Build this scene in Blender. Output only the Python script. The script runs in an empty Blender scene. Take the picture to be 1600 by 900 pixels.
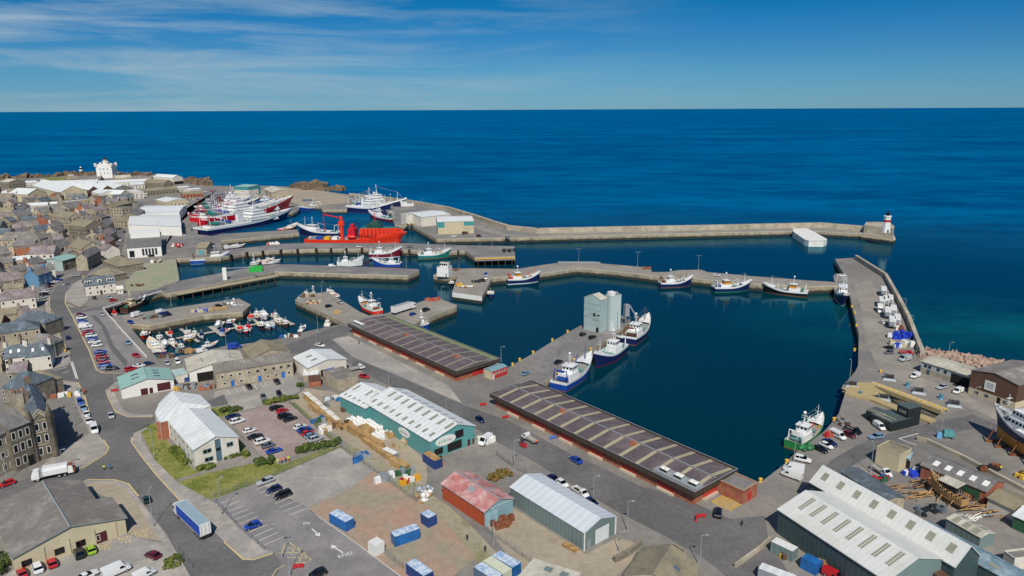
import bpy, bmesh, math, random
from mathutils import Vector, Matrix, noise
rnd = random.Random(7)
S = bpy.context.scene
COL = S.collection
# ---------------------------------------------------------------- camera, light, sky
CAM_H, FPX, PITCH, ROLL = 95.0, 1110.0, math.radians(14.1), math.radians(0.25)
WATER = -4.2
cd = bpy.data.cameras.new('camera'); cam = bpy.data.objects.new('camera', cd); COL.objects.link(cam)
cd.sensor_width = 36.0; cd.lens = 36.0 * FPX / 1600.0
cd.clip_start = 1.0; cd.clip_end = 900000.0
cam.location = (0, 0, CAM_H)
cam.rotation_euler = (Matrix.Rotation(math.pi / 2 - PITCH, 4, 'X') @ Matrix.Rotation(ROLL * -1, 4, 'Z')).to_euler()
S.camera = cam
SUN_EL, SUN_SIDE = math.radians(47), math.radians(4)      # the sun stands behind the camera, a little to its right
sd = bpy.data.lights.new('sun', 'SUN'); sun = bpy.data.objects.new('sun', sd); COL.objects.link(sun)
sd.energy = 4.4; sd.angle = math.radians(0.5); sd.color = (1.0, 0.95, 0.87)
sdir = Vector((math.sin(SUN_SIDE) * math.cos(SUN_EL), -math.cos(SUN_SIDE) * math.cos(SUN_EL), math.sin(SUN_EL)))
sun.rotation_euler = sdir.to_track_quat('Z', 'Y').to_euler(); sun.location = (0, -50, 300)
S.view_settings.view_transform = 'Standard'; S.view_settings.look = 'None'
S.view_settings.exposure = 0.0; S.view_settings.gamma = 1.0; S.view_settings.use_curve_mapping = False
W = bpy.data.worlds.new('World'); S.world = W; W.use_nodes = True
def build_world():
    nt = W.node_tree; N = nt.nodes; L = nt.links
    for n in list(N): N.remove(n)
    out = N.new('ShaderNodeOutputWorld'); bg = N.new('ShaderNodeBackground'); bg.inputs[1].default_value = 0.085
    sky = N.new('ShaderNodeTexSky'); sky.sky_type = 'NISHITA'; sky.sun_disc = False
    sky.sun_elevation = SUN_EL; sky.sun_rotation = math.pi - SUN_SIDE
    sky.altitude = 100; sky.air_density = 1.0; sky.dust_density = 0.2; sky.ozone_density = 3.0
    tc = N.new('ShaderNodeTexCoord'); sp = N.new('ShaderNodeSeparateXYZ'); L.new(tc.outputs['Generated'], sp.inputs[0])
    # deep polarised blue above, paler towards the horizon
    mr = N.new('ShaderNodeValToRGB'); L.new(sp.outputs['Z'], mr.inputs[0])
    e = mr.color_ramp.elements
    e[0].position = 0.0; e[0].color = (0.245, 0.54, 0.95, 1)
    e[1].position = 1.0; e[1].color = (0.42, 0.62, 0.85, 1)
    for p, c in ((0.029, (.203, .48, .843)), (0.051, (.164, .465, .79)), (0.074, (.117, .415, .75)), (0.1, (.079, .391, .733)), (0.127, (.025, .365, .67)), (0.155, (.0, .34, .655)), (0.35, (.1, .4, .75))):
        k = e.new(p); k.color = (*c, 1)
    mul = N.new('ShaderNodeMix'); mul.data_type = 'RGBA'; mul.blend_type = 'MULTIPLY'; mul.inputs[0].default_value = 1.0
    L.new(sky.outputs[0], mul.inputs[6]); L.new(mr.outputs[0], mul.inputs[7])
    # thin cirrus
    mp = N.new('ShaderNodeMapping'); mp.inputs['Scale'].default_value = (1.7, 1.7, 17.0); mp.inputs['Rotation'].default_value = (0, math.radians(5), 0)
    L.new(tc.outputs['Generated'], mp.inputs[0])
    nz = N.new('ShaderNodeTexNoise'); nz.inputs['Scale'].default_value = 2.2; nz.inputs['Detail'].default_value = 9; nz.inputs['Roughness'].default_value = 0.62; nz.inputs['Distortion'].default_value = 0.5
    L.new(mp.outputs[0], nz.inputs[0])
    cr = N.new('ShaderNodeValToRGB'); cr.color_ramp.elements[0].position = 0.41; cr.color_ramp.elements[1].position = 0.72
    L.new(nz.outputs[0], cr.inputs[0])
    side = N.new('ShaderNodeMapRange'); side.inputs[1].default_value = 0.28; side.inputs[2].default_value = -0.45; side.inputs[3].default_value = 0.0; side.inputs[4].default_value = 0.85
    L.new(sp.outputs['X'], side.inputs[0])
    cm = N.new('ShaderNodeMath'); cm.operation = 'MULTIPLY'; L.new(cr.outputs[0], cm.inputs[0]); L.new(side.outputs[0], cm.inputs[1])
    cl = N.new('ShaderNodeMix'); cl.data_type = 'RGBA'; cl.inputs[7].default_value = (4.2, 5.6, 6.6, 1)
    L.new(cm.outputs[0], cl.inputs[0]); L.new(mul.outputs[2], cl.inputs[6])
    L.new(cl.outputs[2], bg.inputs[0]); L.new(bg.outputs[0], out.inputs[0])
build_world()

# ---------------------------------------------------------------- pixel of the survey photograph -> point on a level plane
def G(x, y, z=0.0):
    a, b = (x - 800) / FPX, -(y - 450) / FPX
    c, s = math.cos(ROLL), math.sin(ROLL)
    a, b = a * c + b * s, -a * s + b * c
    cp, sp = math.cos(PITCH), math.sin(PITCH)
    r = Vector((a, cp + b * sp, -sp + b * cp))
    t = (z - CAM_H) / r.z
    return Vector((r.x * t, r.y * t, z))
def head(a, b): d = b - a; return math.atan2(d.y, d.x)

# ---------------------------------------------------------------- materials
def srgb(h):
    if isinstance(h, str):
        h = h.lstrip('#'); v = [int(h[i:i + 2], 16) / 255 for i in (0, 2, 4)]
        return tuple(((c / 12.92) if c <= 0.04045 else ((c + 0.055) / 1.055) ** 2.4) for c in v)
    return tuple(h)
MATS = {}
GROUND = dict(quay_concrete=.16, pier_asphalt=.09, yard_ground=.08, road_asphalt=.1, car_park_asphalt=.12, pale_hardstanding=.12, tan_yard=.12, pavement=.6, market_roof_felt=.25, fibre_cement_roof=.5, block_paving=.3)
def mat(name, col=(0.5, 0.5, 0.5), rough=0.7, var=0.18, scale=0.6, metal=0.0, col2=None, mask=(0.45, 0.62), mscale=0.25, bump=0.0, bscale=3.0, wave=None, emit=None, coat=0.0, stretch=None, spec=None):
    """base colour with small noise variation, an optional second weathering colour, optional corrugation imitated by darker stripes in the colour (wave=(scale, axis, amount))"""
    if name in MATS: return MATS[name]
    m = bpy.data.materials.new(name); m.use_nodes = True; nt = m.node_tree; N = nt.nodes; L = nt.links
    b = N['Principled BSDF']; c = srgb(col)
    b.inputs['Roughness'].default_value = rough; b.inputs['Metallic'].default_value = metal
    if spec is not None: b.inputs['Specular IOR Level'].default_value = spec
    if coat: b.inputs['Coat Weight'].default_value = coat
    geo = N.new('ShaderNodeNewGeometry')
    pos = geo.outputs['Position']
    if stretch:
        mp = N.new('ShaderNodeMapping'); mp.inputs['Scale'].default_value = stretch; L.new(pos, mp.inputs[0]); pos = mp.outputs[0]
    nz = N.new('ShaderNodeTexNoise'); nz.inputs['Scale'].default_value = scale; nz.inputs['Detail'].default_value = 6; nz.inputs['Roughness'].default_value = 0.65
    L.new(pos, nz.inputs['Vector'])
    mr = N.new('ShaderNodeMapRange'); mr.inputs[1].default_value = 0.3; mr.inputs[2].default_value = 0.7; mr.inputs[3].default_value = 1 - var; mr.inputs[4].default_value = 1 + var
    L.new(nz.outputs[0], mr.inputs[0])
    base = N.new('ShaderNodeRGB'); base.outputs[0].default_value = (*c, 1); cur = base.outputs[0]
    if col2 is not None:
        n2 = N.new('ShaderNodeTexNoise'); n2.inputs['Scale'].default_value = mscale; n2.inputs['Detail'].default_value = 7; n2.inputs['Roughness'].default_value = 0.7
        L.new(pos, n2.inputs['Vector'])
        r2 = N.new('ShaderNodeMapRange'); r2.inputs[1].default_value = mask[0]; r2.inputs[2].default_value = mask[1]; L.new(n2.outputs[0], r2.inputs[0])
        mx = N.new('ShaderNodeMix'); mx.data_type = 'RGBA'; L.new(r2.outputs[0], mx.inputs[0]); L.new(cur, mx.inputs[6]); mx.inputs[7].default_value = (*srgb(col2), 1); cur = mx.outputs[2]
    mu = N.new('ShaderNodeMix'); mu.data_type = 'RGBA'; mu.blend_type = 'MULTIPLY'; mu.inputs[0].default_value = 1
    L.new(cur, mu.inputs[6]); L.new(mr.outputs[0], mu.inputs[7]); cur = mu.outputs[2]
    if name in GROUND:
        vz = N.new('ShaderNodeTexVoronoi'); vz.distance = 'CHEBYCHEV'; vz.inputs['Scale'].default_value = GROUND[name]; L.new(geo.outputs['Position'], vz.inputs['Vector'])
        sp = N.new('ShaderNodeSeparateColor'); L.new(vz.outputs['Color'], sp.inputs[0])
        f3 = N.new('ShaderNodeTexNoise'); f3.inputs['Scale'].default_value = 0.02; f3.inputs['Detail'].default_value = 10; f3.inputs['Roughness'].default_value = .75; L.new(geo.outputs['Position'], f3.inputs['Vector'])
        ad = N.new('ShaderNodeMath'); ad.operation = 'MULTIPLY_ADD'; L.new(sp.outputs[0], ad.inputs[0]); ad.inputs[1].default_value = .16; L.new(f3.outputs[0], ad.inputs[2])
        r3 = N.new('ShaderNodeMapRange'); r3.inputs[1].default_value = .3; r3.inputs[2].default_value = .88; r3.inputs[3].default_value = .8; r3.inputs[4].default_value = 1.16; L.new(ad.outputs[0], r3.inputs[0])
        m3 = N.new('ShaderNodeMix'); m3.data_type = 'RGBA'; m3.blend_type = 'MULTIPLY'; m3.inputs[0].default_value = 1; L.new(cur, m3.inputs[6]); L.new(r3.outputs[0], m3.inputs[7]); cur = m3.outputs[2]
    if wave:  # corrugation drawn as sine stripes in the base colour, without relief
        tc = N.new('ShaderNodeTexCoord'); sx = N.new('ShaderNodeSeparateXYZ'); L.new(tc.outputs['Object'], sx.inputs[0])
        wm = N.new('ShaderNodeMath'); wm.operation = 'MULTIPLY'; L.new(sx.outputs[wave[1]], wm.inputs[0]); wm.inputs[1].default_value = wave[0] * 2 * math.pi
        wsn = N.new('ShaderNodeMath'); wsn.operation = 'SINE'; L.new(wm.outputs[0], wsn.inputs[0])
        wr = N.new('ShaderNodeMapRange'); wr.inputs[1].default_value = -1; wr.inputs[3].default_value = 1 - wave[2]; wr.inputs[4].default_value = 1 + wave[2] * 0.4; L.new(wsn.outputs[0], wr.inputs[0])
        m2 = N.new('ShaderNodeMix'); m2.data_type = 'RGBA'; m2.blend_type = 'MULTIPLY'; m2.inputs[0].default_value = 1
        L.new(cur, m2.inputs[6]); L.new(wr.outputs[0], m2.inputs[7]); cur = m2.outputs[2]
    if bump:
        nb = N.new('ShaderNodeTexNoise'); nb.inputs['Scale'].default_value = bscale; nb.inputs['Detail'].default_value = 5; L.new(pos, nb.inputs['Vector'])
        bp = N.new('ShaderNodeBump'); bp.inputs['Strength'].default_value = bump; bp.inputs['Distance'].default_value = 0.3; L.new(nb.outputs[0], bp.inputs['Height']); L.new(bp.outputs[0], b.inputs['Normal'])
    L.new(cur, b.inputs['Base Color'])
    MATS[name] = m; return m

# ---------------------------------------------------------------- mesh builder
class MB:
    def __init__(s): s.v = []; s.f = []; s.m = []; s.ms = []; s.sm = []
    def mi(s, m):
        if m not in s.ms: s.ms.append(m)
        return s.ms.index(m)
    def face(s, pts, m, smooth=False):
        i = len(s.v); s.v += [tuple(p) for p in pts]; s.f.append(tuple(range(i, i + len(pts)))); s.m.append(s.mi(m)); s.sm.append(smooth)
    def mesh(s, vs, fs, m, smooth=False):
        i = len(s.v); s.v += [tuple(p) for p in vs]; k = s.mi(m)
        for f in fs: s.f.append(tuple(i + j for j in f)); s.m.append(k); s.sm.append(smooth)
    def box(s, x0, x1, y0, y1, z0, z1, m, M=None, top=None, taper=0.0):
        vs = [(x0, y0, z0), (x1, y0, z0), (x1, y1, z0), (x0, y1, z0), (x0 + taper, y0 + taper, z1), (x1 - taper, y0 + taper, z1), (x1 - taper, y1 - taper, z1), (x0 + taper, y1 - taper, z1)]
        if M is not None: vs = [M @ Vector(v) for v in vs]
        s.mesh(vs, [(0, 3, 2, 1), (0, 1, 5, 4), (1, 2, 6, 5), (2, 3, 7, 6), (3, 0, 4, 7)], m)
        s.mesh(vs, [(4, 5, 6, 7)], top or m)
    def prism(s, poly, z0, z1, m, top=None, bottom=False):
        n = len(poly); vs = [(p[0], p[1], z0) for p in poly] + [(p[0], p[1], z1) for p in poly]
        s.mesh(vs, [(i, (i + 1) % n, n + (i + 1) % n, n + i) for i in range(n)], m)
        s.mesh([(p[0], p[1], z1) for p in poly], [tuple(range(n))], top or m)
        if bottom: s.mesh([(p[0], p[1], z0) for p in poly], [tuple(reversed(range(n)))], m)
    def extrude(s, prof, axis0, axis1, m, cap=True):
        """prof: points (a, b) in the plane (axis x=a, z=b) swept along y from axis0 to axis1"""
        n = len(prof); vs = [(a, axis0, b) for a, b in prof] + [(a, axis1, b) for a, b in prof]
        s.mesh(vs, [(i, (i + 1) % n, n + (i + 1) % n, n + i) for i in range(n)], m)
        if cap: s.mesh(vs, [tuple(reversed(range(n))), tuple(range(n, 2 * n))], m)
    def tube(s, p0, p1, r0, m, r1=None, n=6, cap=True, smooth=True):
        p0 = Vector(p0); p1 = Vector(p1); r1 = r0 if r1 is None else r1; d = (p1 - p0)
        if d.length < 1e-6: return
        q = d.to_track_quat('Z', 'Y'); vs = []
        for p, r in ((p0, r0), (p1, r1)):
            for i in range(n): a = 2 * math.pi * i / n; vs.append(p + q @ Vector((r * math.cos(a), r * math.sin(a), 0)))
        s.mesh(vs, [(i, (i + 1) % n, n + (i + 1) % n, n + i) for i in range(n)], m, smooth)
        if cap: s.mesh(vs, [tuple(reversed(range(n))), tuple(range(n, 2 * n))], m)
    def lathe(s, prof, m, c=(0, 0, 0), n=12, smooth=True):
        vs = []; k = len(prof)
        for r, z in prof:
            for i in range(n): a = 2 * math.pi * i / n; vs.append((c[0] + r * math.cos(a), c[1] + r * math.sin(a), c[2] + z))
        fs = [(j * n + i, j * n + (i + 1) % n, (j + 1) * n + (i + 1) % n, (j + 1) * n + i) for j in range(k - 1) for i in range(n)]
        s.mesh(vs, fs, m, smooth)
        s.mesh(vs[-n:], [tuple(range(n))], m)
    def ball(s, c, r, m, n=8, sq=(1, 1, 1)):
        k = max(4, n // 2 + 1); vs = []
        for j in range(k + 1):
            t = math.pi * j / k
            for i in range(n): a = 2 * math.pi * i / n; vs.append((c[0] + sq[0] * r * math.sin(t) * math.cos(a), c[1] + sq[1] * r * math.sin(t) * math.sin(a), c[2] + sq[2] * r * math.cos(t)))
        s.mesh(vs, [((j + 1) * n + i, (j + 1) * n + (i + 1) % n, j * n + (i + 1) % n, j * n + i) for j in range(k) for i in range(n)], m, True)
    def data(s, name):
        me = bpy.data.meshes.new(name); me.from_pydata(s.v, [], s.f)
        for m in s.ms: me.materials.append(m)
        me.polygons.foreach_set('material_index', s.m); me.polygons.foreach_set('use_smooth', s.sm); me.update(); return me
    def build(s, name, parent=None, label=None):
        o = bpy.data.objects.new(name, s.data(name)); COL.objects.link(o)
        if parent is not None: o.parent = parent
        if label: o['label'] = label
        return o
def tag(o, label=None, cat=None, group=None, kind=None):
    if label: o['label'] = label
    if cat: o['category'] = cat
    if group: o['group'] = group
    if kind: o['kind'] = kind
    return o
def empty(name, loc, rz, label, cat, group=None):
    o = bpy.data.objects.new(name, None); COL.objects.link(o); o.location = loc; o.rotation_euler = (0, 0, rz); o.empty_display_size = 0.5
    return tag(o, label, cat, group)
def part(name, me, parent, loc=(0, 0, 0), rz=0.0, mats=None):
    o = bpy.data.objects.new(name, me); COL.objects.link(o); o.parent = parent; o.location = loc; o.rotation_euler = (0, 0, rz)
    if mats:
        for i, m in mats.items(): o.material_slots[i].link = 'OBJECT'; o.material_slots[i].material = m
    return o
# ---------------------------------------------------------------- ground, quays, water
M_quaytop = mat('quay_concrete', '#938c80', 0.9, 0.16, 0.35, col2='#837d73', mscale=0.06, mask=(0.4, 0.65))
M_pierdark = mat('pier_asphalt', '#74716d', 0.9, 0.14, 0.4, col2='#898480', mscale=0.05)
M_yard = mat('yard_ground', '#74716c', 0.92, 0.15, 0.5, col2='#8d867b', mscale=0.035, mask=(0.4, 0.66))
M_road = mat('road_asphalt', '#5f5d5b', 0.9, 0.12, 0.8, col2='#6f6c69', mscale=0.05, mask=(0.42, 0.62))
M_pave = mat('pavement', '#928d85', 0.9, 0.12, 0.8, col2='#aaa297', mscale=0.15)
def quay_wall_mat():
    m = mat('quay_wall', '#a3967c', 0.92, 0.3, 0.5, col2='#847a68', mscale=0.18, stretch=(1, 1, 0.35), mask=(0.4, 0.65))
    nt = m.node_tree; N = nt.nodes; L = nt.links; b = N['Principled BSDF']
    src = b.inputs['Base Color'].links[0].from_socket
    g = N.new('ShaderNodeNewGeometry'); sp = N.new('ShaderNodeSeparateXYZ'); L.new(g.outputs['Position'], sp.inputs[0])
    nz = N.new('ShaderNodeTexNoise'); nz.inputs['Scale'].default_value = 0.35; L.new(g.outputs['Position'], nz.inputs['Vector'])
    ad = N.new('ShaderNodeMath'); ad.operation = 'MULTIPLY_ADD'; L.new(nz.outputs[0], ad.inputs[0]); ad.inputs[1].default_value = 1.3; L.new(sp.outputs['Z'], ad.inputs[2])
    mr = N.new('ShaderNodeMapRange'); mr.inputs[1].default_value = -1.3; mr.inputs[2].default_value = -2.3; L.new(ad.outputs[0], mr.inputs[0])
    mx = N.new('ShaderNodeMix'); mx.data_type = 'RGBA'; L.new(mr.outputs[0], mx.inputs[0]); L.new(src, mx.inputs[6]); mx.inputs[7].default_value = (0.028, 0.027, 0.018, 1)   # weed below the tide line
    L.new(mx.outputs[2], b.inputs['Base Color']); return m
M_wall = quay_wall_mat()
M_edge = mat('quay_coping', '#b5ab98', 0.9, 0.14, 0.6)
def px(pts, z=0.0): return [G(p[0], p[1], z) for p in pts]
def sheet(name, pts, m, z, kind='structure', label=None, pixels=True, skirt=0.0):
    P = [G(p[0], p[1], z) for p in pts] if pixels else [Vector((p[0], p[1], z)) for p in pts]
    b = MB(); b.face(P, m)
    if sum(P[i].x * P[(i + 1) % len(P)].y - P[(i + 1) % len(P)].x * P[i].y for i in range(len(P))) < 0: b.f[0] = tuple(reversed(b.f[0])); P = P[::-1]
    if skirt:
        n = len(P)
        for i in range(n):
            p, q = P[i], P[(i + 1) % n]; b.face([p - Vector((0, 0, skirt)), q - Vector((0, 0, skirt)), q, p], m)
    o = b.build(name); return tag(o, label, None, None, kind)
def quay(name, pts, top, z=0.0, label=None, cat=None, coping=0.5, wall=None, thing=False, raw=None, depth=-9.0):
    """a solid quay or pier: top sheet, coping stones and the wall down below the water"""
    P = raw or [G(p[0], p[1], z) for p in pts]
    if sum(P[i].x * P[(i + 1) % len(P)].y - P[(i + 1) % len(P)].x * P[i].y for i in range(len(P))) < 0: P = P[::-1]
    n = len(P); b = MB(); w = wall or M_wall
    b.face(P, top)
    for i in range(n):
        p, q = P[i], P[(i + 1) % n]; L_ = (q - p).length; k = max(1, int(L_ / 6))
        b.face([Vector((p.x, p.y, depth)), Vector((q.x, q.y, depth)), Vector((q.x, q.y, z - 0.5)), Vector((p.x, p.y, z - 0.5))], w)
        b.face([Vector((p.x, p.y, z - 0.5)), Vector((q.x, q.y, z - 0.5)), q, p], M_edge)
    o = b.build(name)
    if thing: tag(o, label, cat)
    else: tag(o, label, None, None, 'structure')
    return o
MAIN = [(-420, 1010), (-420, 292), (0, 279), (60, 278), (130, 272.5), (175, 271), (240, 273), (290, 279), (325, 290), (362, 291), (408, 290), (459, 292), (504, 298), (544, 304), (634, 315.5), (697, 327), (740, 340.5), (768, 350), (792, 356), (841, 364), (841, 370),
 (682, 373.3), (645, 353), (617, 351.5), (611, 333), (600, 326), (546, 317), (542, 327.5), (504, 327.5), (499, 322), (470, 321), (466, 329), (458, 333), (450, 331), (445, 314), (400, 310), (383, 318), (372, 316), (306, 317), (309, 366), (331, 369), (345, 365.5), (440, 360), (464, 358.5), (467, 364.5), (340, 376.5), (347, 378), (348, 391),
 (345, 402), (275, 404), (280.5, 438.5), (258, 457), (253, 455.6), (161, 482), (172, 495), (188, 491.5), (195, 503), (199, 506), (244, 559), (252, 560), (309, 552), (350, 540.6), (377, 538), (430, 530.6), (473.5, 519), (505.6, 511.7), (543, 505),
 (580, 492), (606, 489.5), (640, 505), (664, 517), (794, 574), (832, 553), (843, 605), (1172, 752), (1189, 753.5), (1226, 724.7), (1244.5, 706), (1286, 675.6), (1303, 656.7), (1311, 645), (1321, 612), (1366, 618), (1404, 633), (1460, 653), (1472, 645), (1410, 622), (1370, 605), (1317, 602), (1336, 581), (1341, 571), (1342, 522), (1334, 488), (1328, 462), (1322, 445),
 (1304, 440.5), (1302, 431), (1306, 427.5), (1318, 427), (1304.5, 404.5), (1337, 402.6), (1384, 433), (1401, 464), (1418, 498), (1431, 536), (1439, 556), (1470, 563), (1567, 574), (1625, 578), (2100, 600), (2100, 1010)]
quay('ground', MAIN, M_yard)
P1 = [(300, 399), (347, 391), (440, 381), (480, 379.5), (634, 380), (721, 383), (804.5, 384.5), (804.5, 400.5), (743, 402), (726, 391.5), (702, 393), (653, 391), (574, 388.5), (495, 389), (440, 390.5), (378, 395.5), (345, 401.5), (300, 403)]
quay('timber_fendered_pier', P1, M_pierdark, -0.012, 'long grey quay arm with black timber fenders, running out past the orange ship', 'pier', thing=True)
P2 = [(262, 452), (282, 438.6), (396, 416.5), (430, 412.5), (524, 415), (634, 419.5), (653, 420.5), (655, 423), (638, 430.5), (430, 424), (275, 456), (258, 458.5)]
quay('narrow_pier', P2, M_pierdark, -0.016, 'narrow straight asphalt topped pier between the small boat harbour and the fendered quay', 'pier', thing=True)
P3 = [(178, 494), (263, 482), (373, 466.3), (392, 476), (379, 487.5), (318, 491.5), (235, 508), (199, 506), (190, 500)]
quay('short_pier', P3, M_quaytop, -0.02, 'short sandy coloured stone pier with parked vans above the pontoons', 'pier', thing=True)
P4 = [(543, 506), (496, 483.5), (461, 468), (476, 461), (511, 455.5), (540, 473), (562, 487), (610, 507), (580, 520)]
quay('angled_pier', P4, M_quaytop, -0.024, 'stubby stone pier with a cut off corner beside the first fish market', 'pier', thing=True)
P5 = [(585, 496), (606, 488.8), (672, 466.5), (681, 464.5), (713.5, 476.5), (713.5, 479), (660, 498.8), (640, 510)]
quay('market_spur_pier', P5, M_quaytop, -0.028, 'grey spur pier with a white lorry, beyond the far end of the first fish market', 'pier', thing=True)
P6 = [(820, 560), (832, 553), (862.5, 533.5), (906, 509), (940, 490), (958, 486), (986, 501), (972, 514.5), (923, 546), (870, 582), (838, 604), (800, 590)]
quay('ice_plant_pier', P6, M_pierdark, -0.032, 'dark asphalt jetty carrying the pale green ice plant tower', 'pier', thing=True)
P7 = [(677, 430), (690, 420.5), (740, 419), (812, 420.3), (846, 414.2), (873, 410.6), (926, 410.6), (980, 415), (1016, 418.5), (1019, 425), (1043, 425), (1060, 422), (1096, 421.5), (1105, 425), (1170, 431), (1260, 438), (1310, 441), (1310, 446), (1260, 448), (1187, 443.5), (1117, 438), (1081, 434), (1032, 432), (960, 423), (903, 418.5), (844, 427), (769, 434), (753, 463), (706.5, 456.5), (716, 429), (701, 432.5)]
quay('curved_middle_pier', P7, M_quaytop, -0.036, 'long curved stone pier dividing the dark basin from the harbour channel', 'pier', thing=True)
# breakwater: walkway, parapet, round head
BW = [(838, 364), (838, 370), (1238, 360.6), (1276, 361), (1347, 365), (1370, 368), (1396, 371.5), (1396.5, 364), (1350, 359.5), (1283, 355.5), (1238, 355.8), (1100, 358.8)]
bwp = quay('breakwater', BW, M_quaytop, -0.008, 'long sea breakwater with a high parapet and raised round head', 'breakwater', thing=True)
M_conc = mat('old_concrete', '#b0a590', 0.92, 0.2, 0.25, col2='#8d8574', mscale=0.12, mask=(0.42, 0.66))
def wall_line(name, pts, h, t, m, parent=None, label=None, cat=None, kind=None, z0=0.0, pixels=True, side=1.0):
    """wall of thickness t behind the line pts (base front, pixels), height h (number or list)"""
    P = [G(p[0], p[1], z0) for p in pts] if pixels else [Vector((*p[:2], z0)) for p in pts]
    n = len(P); H = h if isinstance(h, (list, tuple)) else [h] * n; b = MB(); off = []
    for i in range(n):
        d = (P[min(i + 1, n - 1)] - P[max(i - 1, 0)]); d.z = 0; d.normalize(); off.append(Vector((-d.y, d.x, 0)) * t * side)
    for i in range(n - 1):
        a, c = P[i], P[i + 1]; a2, c2 = a + off[i], c + off[i + 1]; ua, uc = Vector((0, 0, H[i])), Vector((0, 0, H[i + 1]))
        b.face([a, c, c + uc, a + ua], m); b.face([a + ua, c + uc, c2 + uc, a2 + ua], m); b.face([c2, a2, a2 + ua, c2 + uc], m)
        if i == 0: b.face([a, a + ua, a2 + ua, a2], m)
        if i == n - 2: b.face([c, c2, c2 + uc, c + uc], m)
    o = b.build(name, parent); return tag(o, label, cat, None, kind)
BWL = [(545, 304.8), (600, 311), (634, 316.2), (697, 328), (740, 342), (768, 352), (792, 359.5), (840, 364.6), (960, 362), (1100, 359.6), (1200, 357.3), (1283, 355.6), (1347, 361)]
par = wall_line('parapet', BWL[7:], 3.8, 3.4, M_conc, bwp, z0=-0.02)
wall_line('sea_wall', BWL[:8], [2.0, 2.4, 2.8, 3.2, 3.6, 3.8, 3.8, 3.8], 3.0, M_conc, None, 'curving concrete sea wall from the rocks to the start of the breakwater', 'sea wall', z0=-0.02)
hd = MB(); hp = [(1349, 364), (1372, 367), (1394, 370), (1396, 366), (1390, 360.5), (1372, 358.5), (1352, 358.8)]
hd.prism([G(a, c) for a, c in hp], -8.0, 6.2, M_conc, top=M_conc); hd.build('breakwater_head', bwp)
hp2 = MB(); hp2.prism([G(a, c) for a, c in [(1345, 365.5), (1372, 369), (1396, 372.5), (1400, 370), (1396, 362), (1345, 359)]], -9, -1.6, M_wall, top=M_edge); hp2.build('plinth', bwp)
M_whitewash = mat('whitewash', '#d9d8d0', 0.8, 0.1, 0.4, col2='#b3afa3', mscale=0.2, mask=(0.5, 0.75))
JT = [(1239, 361.5), (1239, 356.8), (1262, 356.8), (1292.5, 373.5), (1287, 376.2), (1264, 376), (1257, 374)]
jt = quay('white_jetty', JT, M_whitewash, 0.3, 'short whitewashed jetty leaning out from the breakwater near its lighthouse end', 'jetty', wall=M_whitewash, thing=True)
# white painted end of the middle pier
b = MB(); a0, a1 = G(706.5, 456.5), G(753, 463); d = (a1 - a0).normalized(); nn = Vector((d.y, -d.x, 0)) * 0.03
if nn.y > 0: nn = -nn
b.face([a0 + nn + Vector((0, 0, -2.6)), a1 + nn + Vector((0, 0, -2.6)), a1 + nn, a0 + nn], M_whitewash)
tag(b.build('pier_paint'), 'white painted band on the blunt end of the curved middle pier', 'paint band')
# outer pier parapet (right)
wall_line('harbour_parapet', [(1335, 404.5), (1381, 434), (1399, 467), (1416, 501), (1429, 537), (1437, 557)], 2.6, 1.6, M_conc, None, 'concrete parapet along the seaward edge of the lorry pier', 'sea wall')
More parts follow.
